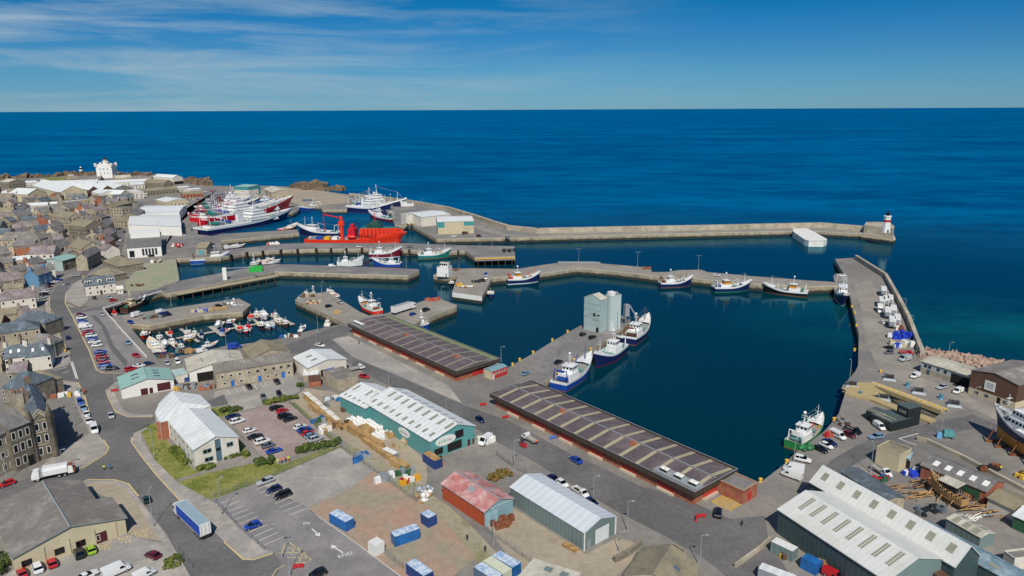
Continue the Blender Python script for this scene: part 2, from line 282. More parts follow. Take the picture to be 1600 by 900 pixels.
# ---- water
def sea():
    m = bpy.data.materials.new('sea_water'); m.use_nodes = True; nt = m.node_tree; N = nt.nodes; L = nt.links; b = N['Principled BSDF']
    geo = N.new('ShaderNodeNewGeometry'); P = geo.outputs['Position']
    def mapped(sx, sy): q = N.new('ShaderNodeMapping'); q.inputs['Scale'].default_value = (sx, sy, 1); L.new(P, q.inputs[0]); return q.outputs[0]
    def ns(v, sc, det=4, ro=0.6): q = N.new('ShaderNodeTexNoise'); q.inputs['Scale'].default_value = sc; q.inputs['Detail'].default_value = det; q.inputs['Roughness'].default_value = ro; L.new(v, q.inputs['Vector']); return q.outputs[0]
    def mr(x, a, c, d=0., e=1., sm=False):
        q = N.new('ShaderNodeMapRange'); q.inputs[1].default_value = a; q.inputs[2].default_value = c; q.inputs[3].default_value = d; q.inputs[4].default_value = e
        if sm: q.interpolation_type = 'SMOOTHSTEP'
        L.new(x, q.inputs[0]); return q.outputs[0]
    def mth(op, x, y=None, yv=0.):
        q = N.new('ShaderNodeMath'); q.operation = op; L.new(x, q.inputs[0])
        if y is not None: L.new(y, q.inputs[1])
        else: q.inputs[1].default_value = yv
        return q.outputs[0]
    # open = 0 inside the harbour, 1 on the open sea
    vd = N.new('ShaderNodeVectorMath'); vd.operation = 'DISTANCE'; L.new(mapped(0.72, 1.0), vd.inputs[0]); vd.inputs[1].default_value = (60, 330, 0)
    opn = mr(vd.outputs['Value'], 170, 480, 0, 1, True)
    streak = ns(mapped(0.0020, 0.0046), 1.0, 8, 0.68)
    patch = mr(mth('ADD', mth('MULTIPLY', streak, None, 0.55), mth('MULTIPLY', ns(mapped(0.013, 0.034), 1.0, 6, 0.7), None, 0.45)), 0.44, 0.58)
    def mix(f, c1, c2, isc=False):
        q = N.new('ShaderNodeMix'); q.data_type = 'RGBA'; L.new(f, q.inputs[0])
        for i, c in ((6, c1), (7, c2)):
            if isinstance(c, tuple): q.inputs[i].default_value = (*c, 1)
            else: L.new(c, q.inputs[i])
        return q.outputs[2]
    deep = mix(patch, (0.0, 0.048, 0.138), (0.0, 0.112, 0.248))
    col = mix(opn, (0.0002, 0.026, 0.0405), deep)
    # shallow bed beside the rock armour
    vs = N.new('ShaderNodeVectorMath'); vs.operation = 'DISTANCE'; L.new(mapped(0.55, 1.0), vs.inputs[0]); q = G(1530, 500, WATER); vs.inputs[1].default_value = (q.x * 0.55, q.y, WATER)
    sh = mth('MULTIPLY', mr(vs.outputs['Value'], 78, 5, 0, 1, True), mr(ns(mapped(0.012, 0.02), 1, 5), 0.35, 0.6))
    col = mix(sh, col, (0.002, 0.085, 0.092))
    df = N.new('ShaderNodeBsdfDiffuse'); L.new(col, df.inputs[0])
    gl = N.new('ShaderNodeBsdfGlossy'); L.new(mix(opn, (0.42, 0.8, 0.95), (0.0, 0.66, 1.0)), gl.inputs[0]); L.new(mr(opn, 0, 1, 0.07, 0.3), gl.inputs['Roughness'])
    fr = N.new('ShaderNodeFresnel'); fr.inputs[0].default_value = 1.33
    cap = mth('MULTIPLY', fr.outputs[0], mr(opn, 0, 1, 0.75, 0.34)); ms = N.new('ShaderNodeMixShader'); L.new(cap, ms.inputs[0]); L.new(df.outputs[0], ms.inputs[1]); L.new(gl.outputs[0], ms.inputs[2])
    N.remove(b); L.new(ms.outputs[0], N['Material Output'].inputs[0])
    w = mth('ADD', ns(mapped(0.55, 0.8), 1, 4), mth('MULTIPLY', ns(mapped(0.06, 0.12), 1, 3), None, 2.0))
    bp = N.new('ShaderNodeBump'); bp.inputs['Distance'].default_value = 0.5; L.new(w, bp.inputs['Height']); L.new(mr(opn, 0, 1, 0.085, 0.6), bp.inputs['Strength']); 
    for q in (df, gl, fr): L.new(bp.outputs[0], q.inputs['Normal'])
    mb = MB(); vs_ = []; fs = []; R = [60, 400, 1500, 6000, 30000, 130000, 420000]; n = 48
    mb.v = [(0, 300, WATER)] + [(r * math.cos(2 * math.pi * i / n), 300 + r * math.sin(2 * math.pi * i / n), WATER) for r in R for i in range(n)]
    for i in range(n): mb.f.append((0, 1 + i, 1 + (i + 1) % n))
    for k in range(len(R) - 1):
        for i in range(n): a, c = 1 + k * n + i, 1 + k * n + (i + 1) % n; mb.f.append((a, a + n, c + n, c))
    mb.m = [0] * len(mb.f); mb.sm = [False] * len(mb.f); mb.ms = [m]
    tag(mb.build('sea'), None, None, None, 'structure')
sea()
# ---------------------------------------------------------------- ground cover: roads, car parks, grass, kerbs, markings
M_lot = mat('car_park_asphalt', '#7c7876', 0.9, 0.1, 0.9, col2='#8a8580', mscale=0.08)
M_lot2 = mat('pale_hardstanding', '#918d86', 0.92, 0.12, 0.6, col2='#aaa397', mscale=0.06)
M_block = mat('block_paving', '#94827a', 0.92, 0.1, 1.5, col2='#a2928a', mscale=0.1)
M_pink = mat('bare_red_ground', '#a58672', 0.95, 0.16, 0.5, col2='#938a75', mscale=0.07, mask=(0.42, 0.6))
M_scrub = mat('scrub_ground', '#98907a', 0.95, 0.2, 0.7, col2='#7f7d56', mscale=0.12, mask=(0.45, 0.6))
M_tan = mat('tan_yard', '#a09480', 0.93, 0.14, 0.5, col2='#9a8d78', mscale=0.08)
M_grass = mat('grass', '#626c27', 0.95, 0.38, 1.6, col2='#878344', mscale=0.2, mask=(0.4, 0.6))
M_white = mat('white_marking', '#d8d6cc', 0.8, 0.12, 2.0)
M_yellow = mat('yellow_marking', '#c3b07c', 0.85, 0.15, 1.0)
M_yell2 = mat('bright_yellow_marking', '#d0a838', 0.8, 0.12, 1.0)
M_patch = mat('dark_patch', '#605f5e', 0.9, 0.1, 0.8)
M_kerb = mat('kerb_stone', '#aaa291', 0.9, 0.1, 1.0)
ROAD = [(300, 930), (262, 836), (215, 775), (200, 756), (178, 750), (136, 750), (123, 756), (60, 770), (-60, 800), (-60, 775), (0, 761), (60, 742), (125, 733.5), (164, 709), (169, 699.7), (160.6, 686.5), (143.6, 664), (132, 620), (121, 597), (85, 592), (50, 590), (50, 580), (75, 578), (108, 571), (111, 563.5), (108, 552), (92, 525), (89, 501), (76, 480), (77, 463), (88, 448), (100, 437), (118, 430), (140, 419), (160, 405), (168, 385), (166, 358), (176, 349), (200, 336), (218, 318), (226, 318), (213, 334), (203, 342), (194, 362), (194, 380), (190, 395), (150, 418), (128.5, 435), (113, 444), (103.5, 457), (102, 472.5), (112, 491), (140, 548), (151, 577), (161, 582), (194, 583), (195, 592), (181, 595.6), (166, 609), (170, 622), (181, 643), (200, 651), (240, 651), (250, 655), (234, 664), (209, 677), (206, 690), (219, 709), (246, 743), (286, 786), (357, 852), (380.5, 873), (395.6, 874), (428, 864), (440, 880), (420, 930)]
sheet('road', ROAD, M_road, 0.008)
sheet('harbour_road', [(420, 548), (458, 535), (533, 508), (552, 512), (543, 522), (518, 530), (552, 559), (618, 586), (720, 631), (794, 657), (886, 706), (950, 735), (1085, 800), (1120, 812), (1195, 806), (1200, 840), (1270, 960), (1170, 930), (1100, 872), (1040, 838), (960, 797), (820, 713), (773, 689), (735, 664), (605, 602), (577, 587), (541, 564), (500, 548), (460, 552)], M_road, 0.008)
sheet('market_apron', [(545, 525), (700, 602), (722, 630), (618, 585), (552, 558), (520, 530)], M_lot2, 0.012)
sheet('quayside_car_park', [(112, 491), (128, 480), (160, 487), (172, 498), (184, 512), (228, 560), (205, 576), (194, 582.5), (161, 581.5), (151, 576.5), (140, 547.5)], M_lot, 0.012)
sheet('asphalt_lane', [(151, 493), (166, 512), (178, 540), (200, 565), (196, 574), (172, 545), (158, 510), (140, 492)], M_patch, 0.016)
sheet('office_car_park', [(352, 652), (420, 632), (450, 628), (522, 688), (465, 708), (437, 722), (413, 716), (380, 680)], M_block, 0.012)
sheet('stone_office_forecourt', [(335, 612), (458, 587), (470, 596), (468, 612), (425, 630), (352, 648), (332, 640)], M_lot2, 0.012)
sheet('asphalt_ramp', [(322, 628), (350, 616), (357, 632), (334, 636)], M_patch, 0.016)
sheet('car_park', [(330, 782), (402, 754.5), (440, 772), (481, 794), (560, 850), (640, 912), (580, 990), (395, 990), (432, 905), (440, 880), (429, 863), (412, 858)], M_lot, 0.012)
sheet('pale_gravel', [(402, 755), (530, 699), (585, 735), (545, 765), (481, 793.5), (440, 771.5)], M_lot2, 0.012)
sheet('bare_ground', [(481, 794), (545, 764), (585, 736), (640, 775), (700, 808), (760, 860), (700, 905), (640, 912), (560, 850)], M_pink, 0.013)
sheet('scrub', [(530, 699), (545, 694), (620, 735), (700, 790), (745, 830), (800, 890), (780, 930), (740, 870), (690, 806), (640, 775), (585, 735)], M_scrub, 0.016)
sheet('lumber_yard_ground', [(452, 628), (478, 606), (520, 612), (575, 640), (665, 720), (668, 745), (660, 775), (600, 735), (545, 694)], M_tan, 0.012)
sheet('lower_yard_ground', [(760, 820), (805, 795), (915, 866), (965, 840), (1000, 850), (985, 880), (930, 930), (820, 930), (800, 880)], M_tan, 0.012)
sheet('forecourt', [(118, 758), (178, 753), (198, 760), (238, 815), (256, 845), (225, 842), (196, 832), (170, 778)], M_tan, 0.012)
sheet('warehouse_parking', [(196, 834), (225, 843), (262, 850), (300, 905), (250, 930), (-60, 990), (-60, 940), (22, 890)], M_lot2, 0.012)
sheet('lawn', [(221, 676), (236, 661), (247, 664), (262, 690), (303, 735), (342, 724), (300, 742), (271, 750), (242, 719)], M_grass, 0.03, skirt=0.03)
sheet('verge', [(277, 753), (320, 740), (405, 722), (430, 716), (440, 727), (525, 694), (531, 699), (402, 754), (330, 781), (307, 780)], M_grass, 0.03, skirt=0.03)
sheet('side_lawn', [(371, 683), (392, 712), (381, 717), (374, 706)], M_grass, 0.03, skirt=0.03)
sheet('car_park_strip', [(452, 629), (460, 628), (524, 686), (520, 690)], M_grass, 0.03, skirt=0.03)
sheet('island_lawn', [(330, 637), (357, 634), (378, 641), (352, 650), (338, 652)], M_grass, 0.03, skirt=0.03)
sheet('headland_grass', [(68, 281), (70, 277.5), (105, 277), (100, 283), (80, 284)], M_grass, 0.03, skirt=0.03)
sheet('pier_road', [(1335, 445), (1360, 438), (1384, 470), (1402, 520), (1415, 560), (1440, 590), (1500, 612), (1600, 660), (1600, 680), (1490, 622), (1420, 602), (1372, 575), (1352, 530), (1345, 480)], M_quaytop, 0.012)
sheet('shipyard_lane', [(1250, 770), (1300, 718), (1350, 690), (1420, 668), (1450, 662), (1520, 648), (1600, 680), (1600, 705), (1530, 668), (1450, 683), (1380, 700), (1320, 735), (1285, 760)], M_road, 0.012)
sheet('lane', [(1000, 760), (1050, 770), (1150, 815), (1095, 806)], M_patch, 0.016)
sheet('net_store_ground', [(196, 440), (222, 412), (274, 404), (280, 438), (240, 452), (196, 456)], mat('net_ground', '#9c937f', 0.95, 0.2, 0.6, col2='#86906f', mscale=0.1, mask=(0.4, 0.6)), 0.012)
sheet('quay_lane', [(190, 470), (260, 448), (262, 452), (205, 472), (160, 484), (110, 490), (104, 478), (130, 484), (160, 478)], M_road, 0.016)
sheet('pier_street', [(292, 398), (300, 380), (300, 345), (308, 320), (318, 321), (309, 345), (309, 366), (345, 372), (345, 390), (315, 399)], M_pierdark, 0.012)
sheet('north_quay_ground', [(450, 293), (504, 299), (545, 305.5), (545, 316), (500, 321.5), (470, 320.5), (448, 313), (400, 309), (408, 297)], M_tan, 0.012)
sheet('breakwater_apron', [(613, 332), (640, 321), (697, 331), (740, 346), (765, 356), (792, 363), (838, 366.5), (838, 369.5), (684, 372.6), (646, 352), (618, 350.8)], M_pierdark, 0.012)
sheet('breakwater_road', [(738, 350), (795, 366.5), (838, 367), (838, 368.6), (785, 369), (732, 354)], M_quaytop, 0.016)
sheet('factory_yard', [(288, 300), (340, 296), (400, 300), (372, 314), (308, 317), (284, 330), (286, 360), (300, 380), (254, 392), (252, 372), (285, 345)], M_pierdark, 0.008)
# pavements: raised slabs with kerb
def pavement(pts, label=None): sheet('pavement', pts, M_pave, 0.13, skirt=0.13)
pavement([(206, 690), (209, 677), (234, 664), (236, 661), (221, 676), (222, 688), (242, 719), (277, 753), (330, 782), (412, 858), (428, 862), (396, 873), (381, 872), (357, 851), (286, 785), (246, 742), (219, 708)])
pavement([(123, 757), (136, 751), (178, 751), (199, 757), (214, 776), (261, 837), (300, 905), (286, 905), (252, 845), (196, 762), (178, 755), (136, 755)])
pavement([(85, 593), (121, 598), (131, 620), (143, 664), (160, 687), (168, 700), (163, 709), (124, 733), (60, 742), (55, 738), (95, 700), (125, 688), (140, 676), (126, 650), (112, 612), (84, 600)])
pavement([(60, 580), (75, 577), (107, 570.5), (110, 563.5), (107, 552), (91, 525), (88, 501), (75, 480), (76, 463), (70, 470), (73, 490), (84, 520), (93, 553), (86, 574)])
pavement([(166, 609.5), (181, 596.5), (190, 596), (178, 610), (192, 640), (205, 647), (240, 648), (240, 650), (200, 650), (181, 642.5), (170, 622)])
pavement([(103, 457), (113, 444.5), (128, 436), (135, 440), (138, 470), (128, 478), (110, 480), (103, 472)])
def line(pts, w, m, z, name, closed=False):
    P = [G(a, c, z) for a, c in pts]; n = len(P); b = MB(); off = []
    for i in range(n):
        d = (P[min(i + 1, n - 1)] - P[max(i - 1, 0)]); d.z = 0; d.normalize(); off.append(Vector((-d.y, d.x, 0)) * w / 2)
    for i in range(n - 1): b.face([P[i] - off[i], P[i + 1] - off[i + 1], P[i + 1] + off[i + 1], P[i] + off[i]], m)
    return b
def marks(name, lines, m, z, w=0.15):
    b = MB()
    for pts in lines:
        q = line(pts, w, m, z, name); b.mesh(q.v, q.f, m)
    tag(b.build(name), None, None, None, 'structure')
marks('road_line', [[(77.5, 463), (76.7, 480), (89.7, 501), (92.7, 525), (108.5, 552)], [(103, 457.5), (101.5, 472.5), (111.5, 491), (139.5, 548), (150.5, 577.5), (161, 582.8), (192, 583.5)],
    [(121.5, 597.2), (132.5, 620), (144, 664)], [(161.3, 687), (169.6, 699.5), (164.3, 709.6), (125, 734)], [(125, 755), (136, 749.5), (178, 749.3), (200.5, 755.8), (216, 775)], [(166, 609.5), (170, 622), (181, 643.5), (200, 651.2), (238, 651.5)], [(206, 683), (205.5, 690), (218.5, 709), (245.5, 743), (285.5, 786)], [(350, 846), (380, 873.6), (396, 874.5), (426, 864.6)]], M_yellow, 0.02, 0.42)
marks('give_way_line', [[(110.5, 565), (119, 591)], [(113, 565), (121.5, 592)], [(108, 580), (98, 583)], [(104, 574), (84, 578)]], M_white, 0.02, 0.3)
q = lambda x, y: (260 + x / 7.965, 770 + y / 7.965)
bays = [[q(615, 152), q(835, 65)], [q(690, 190), q(910, 103)], [q(760, 236), q(968, 153)], [q(800, 290), q(1025, 197)], [q(850, 338), q(1080, 245)], [q(912, 387), q(1140, 292)], [q(970, 440), q(1200, 340)], [q(1028, 490), q(1265, 393)], [q(1090, 543), q(1325, 442)], [q(1152, 597), q(1390, 490)], [q(1215, 652), q(1455, 545)]]
q = lambda x, y: (200 + x / 5.293, 640 + y / 5.293)
bays += [[q(1055, 663), q(1195, 605)], [q(1095, 690), q(1250, 625)], [q(1130, 718), q(1300, 650)], [q(1212, 778), q(1350, 722)], [q(1252, 808), q(1385, 757)], [q(1295, 840), q(1430, 787)], [q(1335, 872), q(1472, 820)], [q(1490, 822), q(1600, 905)]]
bays += [[(480, 794.5), (560, 851), (632, 905)]]
q = lambda x, y: (200 + x / 5.293, 640 + y / 5.293)
bays += [[q(1145, 385), q(1290, 350)], [q(1310, 130), q(1400, 90)], [q(1370, 170), q(1440, 140)], [q(1480, 275), q(1588, 240)], [q(1000, 210), q(1060, 180)], [q(1060, 270), q(1130, 240)]]
q = lambda x, y: (150 + x / 5.293, 500 + y / 5.293)
bays += [[q(1085, 575), q(1110, 615)], [q(1150, 565), q(1180, 600)], [q(1215, 550), q(1240, 590)], [q(1310, 535), q(1330, 570)], [q(1360, 525), q(1390, 560)], [q(1395, 520), q(1410, 550)], [q(1540, 500), q(1555, 530)]]
marks('parking_bay_line', bays, M_white, 0.024, 0.14)
q = lambda x, y: (240 + x / 6.43, 760 + y / 6.43)
hx = [[q(1350, 550), q(1585, 740), q(1450, 800)], [q(1290, 620), q(1480, 620)], [q(1260, 665), q(1530, 665)], [q(1340, 715), q(1560, 715)], [q(1320, 570), q(1290, 660)], [q(1420, 590), q(1385, 690)], [q(1500, 660), q(1450, 800)], [q(1410, 765), q(1530, 765)], [q(1190, 900), q(1240, 830), q(1320, 790)]]
marks('yellow_hatching', hx, M_yellow, 0.024, 0.22)
q = lambda x, y: (x / 6.43, 760 + y / 6.43)
hx = []
for (x, y) in ((1050, 590), (1260, 520), (1420, 460)):
    for k in range(3): hx += [[q(x - 70 + 45 * k, y - 10), q(x - 35 + 45 * k, y + 50)], [q(x - 60 + 40 * k, y + 40 - 12 * k), q(x - 10 + 40 * k, y - 20 - 12 * k)]]
marks('bay_hatching', hx, M_yellow, 0.024, 0.2)
q = lambda x, y: (960 + x / 6.43, 760 + y / 6.43)
hx = [[q(980, 155), q(1110, 75), q(1320, 150), q(1160, 245), q(980, 155)]]
for k in range(1, 8): t = k / 8; hx.append([q(980 + (1110 - 980) * t, 155 - 80 * t), q(1160 + (1320 - 1160) * t, 245 - 95 * t)])
marks('loading_bay_hatching', hx, M_yell2, 0.024, 0.35)
# arrows and lettering in the lower car park
q = lambda x, y: (480 + x / 6.43, 760 + y / 6.43)
ar = MB()
for pts in ([q(48, 425), q(100, 475)], [q(362, 668), q(275, 612)]):
    l = line(pts, 0.3, M_white, 0.024, ''); ar.mesh(l.v, l.f, M_white); a, c = G(*pts[0], 0.024), G(*pts[1], 0.024); d = (c - a).normalized(); s = Vector((-d.y, d.x, 0))
    ar.face([c - s * 0.7, c + s * 0.7, c + d * 1.4], M_white)
tag(ar.build('arrow_marking'), kind='structure')
def text(name, body, loc, rot, size, m, parent=None, ext=0.0, sx=1.0):
    cu = bpy.data.curves.new(name, 'FONT'); cu.body = body; cu.size = size; cu.align_x = 'CENTER'; cu.align_y = 'CENTER'; cu.extrude = ext; cu.space_character = 1.05
    t = bpy.data.objects.new(name, cu); me = bpy.data.meshes.new_from_object(t); bpy.data.objects.remove(t); me.materials.clear(); me.materials.append(m)
    o = bpy.data.objects.new(name, me); COL.objects.link(o); o.location = loc; o.rotation_euler = rot; o.scale = (sx, 1, 1)
    if parent is not None: o.parent = parent
    return o
for wd, a, c in (('IN', (-60, 370), (45, 372)), ('END', (345, 700), (420, 675))):
    pa, pc = G(*q(*a), 0.024), G(*q(*c), 0.024); tag(text('word_marking', wd, (pa + pc) / 2, (0, 0, head(pa, pc)), 1.6, M_white), kind='structure')
q = lambda x, y: (1350 + x / 6.34, 600 + y / 6.34)
marks('lane_edge_line', [[q(345, 540), q(540, 490)], [q(345, 540), q(520, 605)], [(190, 462), (247, 450)]], M_white, 0.024, 0.3)
# ---------------------------------------------------------------- building kit
M_slate = mat('slate', '#6a6866', 0.75, 0.22, 0.8, col2='#87827a', mscale=0.3, mask=(0.45, 0.65))
M_slate2 = mat('blue_slate', '#515b60', 0.7, 0.2, 0.8, col2='#74808a', mscale=0.3, mask=(0.48, 0.66))
M_slate3 = mat('purple_slate', '#76696a', 0.75, 0.2, 0.8, col2='#8e8480', mscale=0.3)
M_tanroof = mat('lichen_roof', '#8a8068', 0.85, 0.18, 0.5, col2='#77705f', mscale=0.2)
M_stone = mat('granite', '#8b8270', 0.9, 0.25, 1.1, col2='#726b5d', mscale=0.5, mask=(0.4, 0.6))
M_stone2 = mat('pale_stone', '#ada18a', 0.9, 0.18, 1.1, col2='#918874', mscale=0.4)
M_harl = mat('white_harling', '#d2ccbe', 0.88, 0.08, 0.8, col2='#bdb5a4', mscale=0.25, mask=(0.5, 0.7))
M_cream = mat('cream_render', '#bfb393', 0.88, 0.1, 0.6, col2='#a89c80', mscale=0.15, mask=(0.48, 0.7))
M_brick = mat('red_brick', '#93553e', 0.9, 0.16, 1.4, col2='#a46a50', mscale=0.4)
M_obrick = mat('orange_brick', '#a9663f', 0.9, 0.14, 1.4)
M_whiteroof = mat('white_sheet_roof', '#d6d8d4', 0.55, 0.07, 0.3, col2='#c4c6c2', mscale=0.12, mask=(0.5, 0.75), wave=(0.5, 0, 0.10))
M_creamroof = mat('cream_sheet_roof', '#c4bfae', 0.7, 0.12, 0.4, col2='#a7a08c', mscale=0.15, mask=(0.42, 0.66), wave=(0.5, 0, 0.08))
M_greyroof = mat('fibre_cement_roof', '#7a746c', 0.85, 0.15, 0.6, col2='#9c968c', mscale=0.22, mask=(0.5, 0.7), wave=(0.9, 0, 0.14))
M_palegreen = mat('pale_green_sheet', '#a6bab5', 0.6, 0.08, 0.4, wave=(0.45, 0, 0.10), col2='#9aaba6', mscale=0.2)
M_greenroof = mat('green_sheet_roof', '#8fb3a8', 0.55, 0.1, 0.3, wave=(0.5, 0, 0.14))
M_teal = mat('teal_cladding', '#559390', 0.5, 0.06, 0.5, wave=(0.6, 0, 0.10))
M_greygreen = mat('grey_green_cladding', '#70827f', 0.5, 0.05, 0.5, wave=(0.8, 0, 0.14))
M_dkgreen = mat('dark_green_cladding', '#3f5253', 0.5, 0.06, 0.5, wave=(0.8, 0, 0.16))
M_brown = mat('brown_cladding', '#5d4334', 0.6, 0.08, 0.5, wave=(0.6, 0, 0.14))
M_redroof = mat('faded_red_roof', '#ad6a66', 0.7, 0.15, 0.4, col2='#c6a29a', mscale=0.25, mask=(0.42, 0.62), stretch=(1, 1, 1))
M_orange = mat('orange_cladding', '#ad4a26', 0.6, 0.08, 0.5, wave=(0.8, 0, 0.1))
M_bluegreen = mat('blue_green_cladding', '#7d9ca3', 0.5, 0.05, 0.5, wave=(0.8, 0, 0.1))
M_purplefelt = mat('market_roof_felt', '#594f51', 0.8, 0.12, 0.4, col2='#6d6262', mscale=0.12, wave=(1.0, 1, 0.08))
M_strip = mat('roof_light_strip', '#a59b7d', 0.6, 0.12, 0.5)
M_fascia = mat('dark_fascia', '#443c34', 0.6, 0.08, 0.6, wave=(0.8, 0, 0.10))
M_reddoor = mat('red_door', '#b4302b', 0.5, 0.06, 0.6)
M_sill = mat('concrete_sill', '#b9ad96', 0.85, 0.1, 0.8)
M_glass = mat('window_glass', '#10161b', 0.12, 0.1, 0.5)
M_frame = mat('white_frame', '#dcd9d0', 0.6, 0.05, 1.0)
M_sky = mat('roof_light', '#8d8c7a', 0.4, 0.14, 0.8)
M_door = mat('dark_opening', '#14110f', 0.9, 0.1, 1.0)
M_bluedoor = mat('blue_door', '#2467b0', 0.5, 0.05, 1.0)
M_maroon = mat('maroon_door', '#4a1a20', 0.6, 0.08, 1.0)
M_whitedoor = mat('white_door', '#ccd2cf', 0.6, 0.05, 1.0)
M_lead = mat('lead_ridge', '#8d9293', 0.6, 0.1, 1.0)
M_trim = mat('white_trim', '#dedcd4', 0.6, 0.05, 1.0)
M_pot = mat('terracotta', '#9a5a40', 0.85, 0.1, 2.0)
M_grn = mat('green_paint', '#2f5a3c', 0.6, 0.08, 1.0)
M_grey = mat('grey_paint', '#8a9092', 0.6, 0.06, 1.0)
M_steel = mat('galvanised_steel', '#9aa0a2', 0.45, 0.08, 1.0, metal=0.3)
M_bluepaint = mat('blue_house_paint', '#5d88a8', 0.75, 0.08, 1.0)
_wc = {}
def window_mesh(w, h, fm, kind):
    k = ('w', round(w, 2), round(h, 2), fm.name, kind)
    if k not in _wc:
        b = MB(); f = min(0.12, w * 0.12)
        b.box(-w / 2, w / 2, -0.05, 0.07, 0, f, fm); b.box(-w / 2, w / 2, -0.05, 0.07, h - f, h, fm); b.box(-w / 2, -w / 2 + f, -0.05, 0.07, f, h - f, fm); b.box(w / 2 - f, w / 2, -0.05, 0.07, f, h - f, fm)
        if w > 1.2: b.box(-f / 2, f / 2, -0.05, 0.06, f, h - f, fm)
        b.box(-w / 2 + f, w / 2 - f, -0.03, 0.03, f, h - f, M_glass); _wc[k] = b.data('window')
    return _wc[k]
def panel_mesh(w, h, m, t=0.06, name='door'):
    k = ('p', round(w, 2), round(h, 2), m.name, t, name)
    if k not in _wc: b = MB(); b.box(-w / 2, w / 2, -0.03, t, 0, h, m); _wc[k] = b.data(name)
    return _wc[k]
PLAN = []      # footprints already taken (for the infill houses)
def vec(p, z): return G(p[0], p[1], z) if not isinstance(p, Vector) else Vector((p.x, p.y, z))
class Bld: pass
def shed(name, label, cat, P0, P1, P2, eave, ridge, wm, rm, feats=(), rp=0.5, over=0.35, kind='gable', group=None, gm=None, wall2=None, chim=(), single=False, ridgecap=None, hip=(), lower=None, z0=0.0, skew=False):
    """P0-P1: long eave, P0-P2: end (pixels at eave height, or vectors; P2 may be a depth in metres)"""
    A, B = vec(P0, eave), vec(P1, eave); d = (B - A); L_ = d.length; dx = d.normalized(); nl = Vector((-dx.y, dx.x, 0))
    if isinstance(P2, (int, float)):
        s = 1 if nl.y * P2 > 0 else -1; Wd = abs(P2)      # positive depth goes away from the camera
    else:
        C = vec(P2, eave); w = (C - A).dot(nl); s = 1 if w > 0 else -1; Wd = abs(w)
    sh = (C - A).dot(dx) / Wd if skew else 0.0
    ctr = A + dx * (L_ / 2 + sh * Wd / 2) + nl * s * Wd / 2; rz = math.atan2(dx.y, dx.x)
    PLAN.append((ctr.x, ctr.y, rz, L_, Wd))
    K = Bld(); K.L, K.W, K.s, K.eave, K.ridge, K.rp, K.A, K.dx, K.nl = L_, Wd, s, eave, ridge, rp, A, dx, nl
    def X(u, v, z): return Vector((u - L_ / 2 + sh * (v - Wd / 2), s * (v - Wd / 2), z))
    K.X = X
    e = None
    if not single: e = empty(name, (ctr.x, ctr.y, z0), rz, label, cat, group)
    b = MB(); gm = gm or wm; rv = Wd * rp
    c = [X(0, 0, 0), X(L_, 0, 0), X(L_, Wd, 0), X(0, Wd, 0)]; t = [X(0, 0, eave), X(L_, 0, eave), X(L_, Wd, eave), X(0, Wd, eave)]
    def side(i, j, m):
        if lower: h = lower[0]; lo = Vector((0, 0, h)); b.face([c[i], c[j], c[j] + lo, c[i] + lo], lower[1]); b.face([c[i] + lo, c[j] + lo, t[j], t[i]], m)
        else: b.face([c[i], c[j], t[j], t[i]], m)
    side(0, 1, wm); side(2, 3, wm); side(1, 2, gm); side(3, 0, gm)
    r0, r1 = X(0, rv, ridge), X(L_, rv, ridge)
    if kind == 'gable':
        if 0 not in hip: b.face([t[3], t[0], r0], gm)
        if 1 not in hip: b.face([t[1], t[2], r1], gm)
    R = MB(); th = Vector((0, 0, 0.18))
    if kind == 'gable':
        o = over; sl0 = (ridge - eave) / max(rv, .1); sl1 = (ridge - eave) / max(Wd - rv, .1); hx = min(Wd * 0.5, L_ * 0.35)
        a0, a1 = (hx if 0 in hip else -o), (L_ - hx if 1 in hip else L_ + o)
        e0, e1 = -o, L_ + o
        q0, q1 = X(a0, rv, ridge + 0.05), X(a1, rv, ridge + 0.05)
        f0, f1 = X(e0, -o, eave - o * sl0 + 0.05), X(e1, -o, eave - o * sl0 + 0.05); g0, g1 = X(e0, Wd + o, eave - o * sl1 + 0.05), X(e1, Wd + o, eave - o * sl1 + 0.05)
        for p in ([f0, f1, q1, q0], [g1, g0, q0, q1]):
            R.face([v + th for v in p], rm)
        R.face([f0, f1, f1 + th, f0 + th], ridgecap or rm); R.face([g0, g1, g1 + th, g0 + th], rm)
        if 0 in hip: R.face([g0 + th, f0 + th, q0 + th], rm)
        else: R.face([f0, q0, q0 + th, f0 + th], ridgecap or rm); R.face([g0, q0, q0 + th, g0 + th], ridgecap or rm)
        if 1 in hip: R.face([f1 + th, g1 + th, q1 + th], rm)
        else: R.face([f1, q1, q1 + th, f1 + th], ridgecap or rm); R.face([g1, q1, q1 + th, g1 + th], ridgecap or rm)
        if ridgecap: R.tube(q0 + th, q1 + th, 0.22, ridgecap, n=5)
    elif kind == 'flat':
        R.box(-L_ / 2 + .15, L_ / 2 - .15, -Wd / 2 + .15, Wd / 2 - .15, eave - 0.4, eave - 0.25, rm)
        for (x0, x1, y0, y1) in ((-L_ / 2 - .05, L_ / 2 + .05, -Wd / 2 - .05, -Wd / 2 + .15), (-L_ / 2 - .05, L_ / 2 + .05, Wd / 2 - .15, Wd / 2 + .05), (-L_ / 2 - .05, -L_ / 2 + .15, -Wd / 2 + .15, Wd / 2 - .15), (L_ / 2 - .15, L_ / 2 + .05, -Wd / 2 + .15, Wd / 2 - .15)): R.box(x0, x1, y0, y1, eave + 0.004, eave + 0.12, ridgecap or gm)
    elif kind == 'mono':
        o = over; p = [X(-o, -o, eave), X(L_ + o, -o, eave), X(L_ + o, Wd + o, ridge), X(-o, Wd + o, ridge)]
        R.face([v + th for v in p], rm)
        for i in range(4): R.face([p[i], p[(i + 1) % 4], p[(i + 1) % 4] + th, p[i] + th], rm)
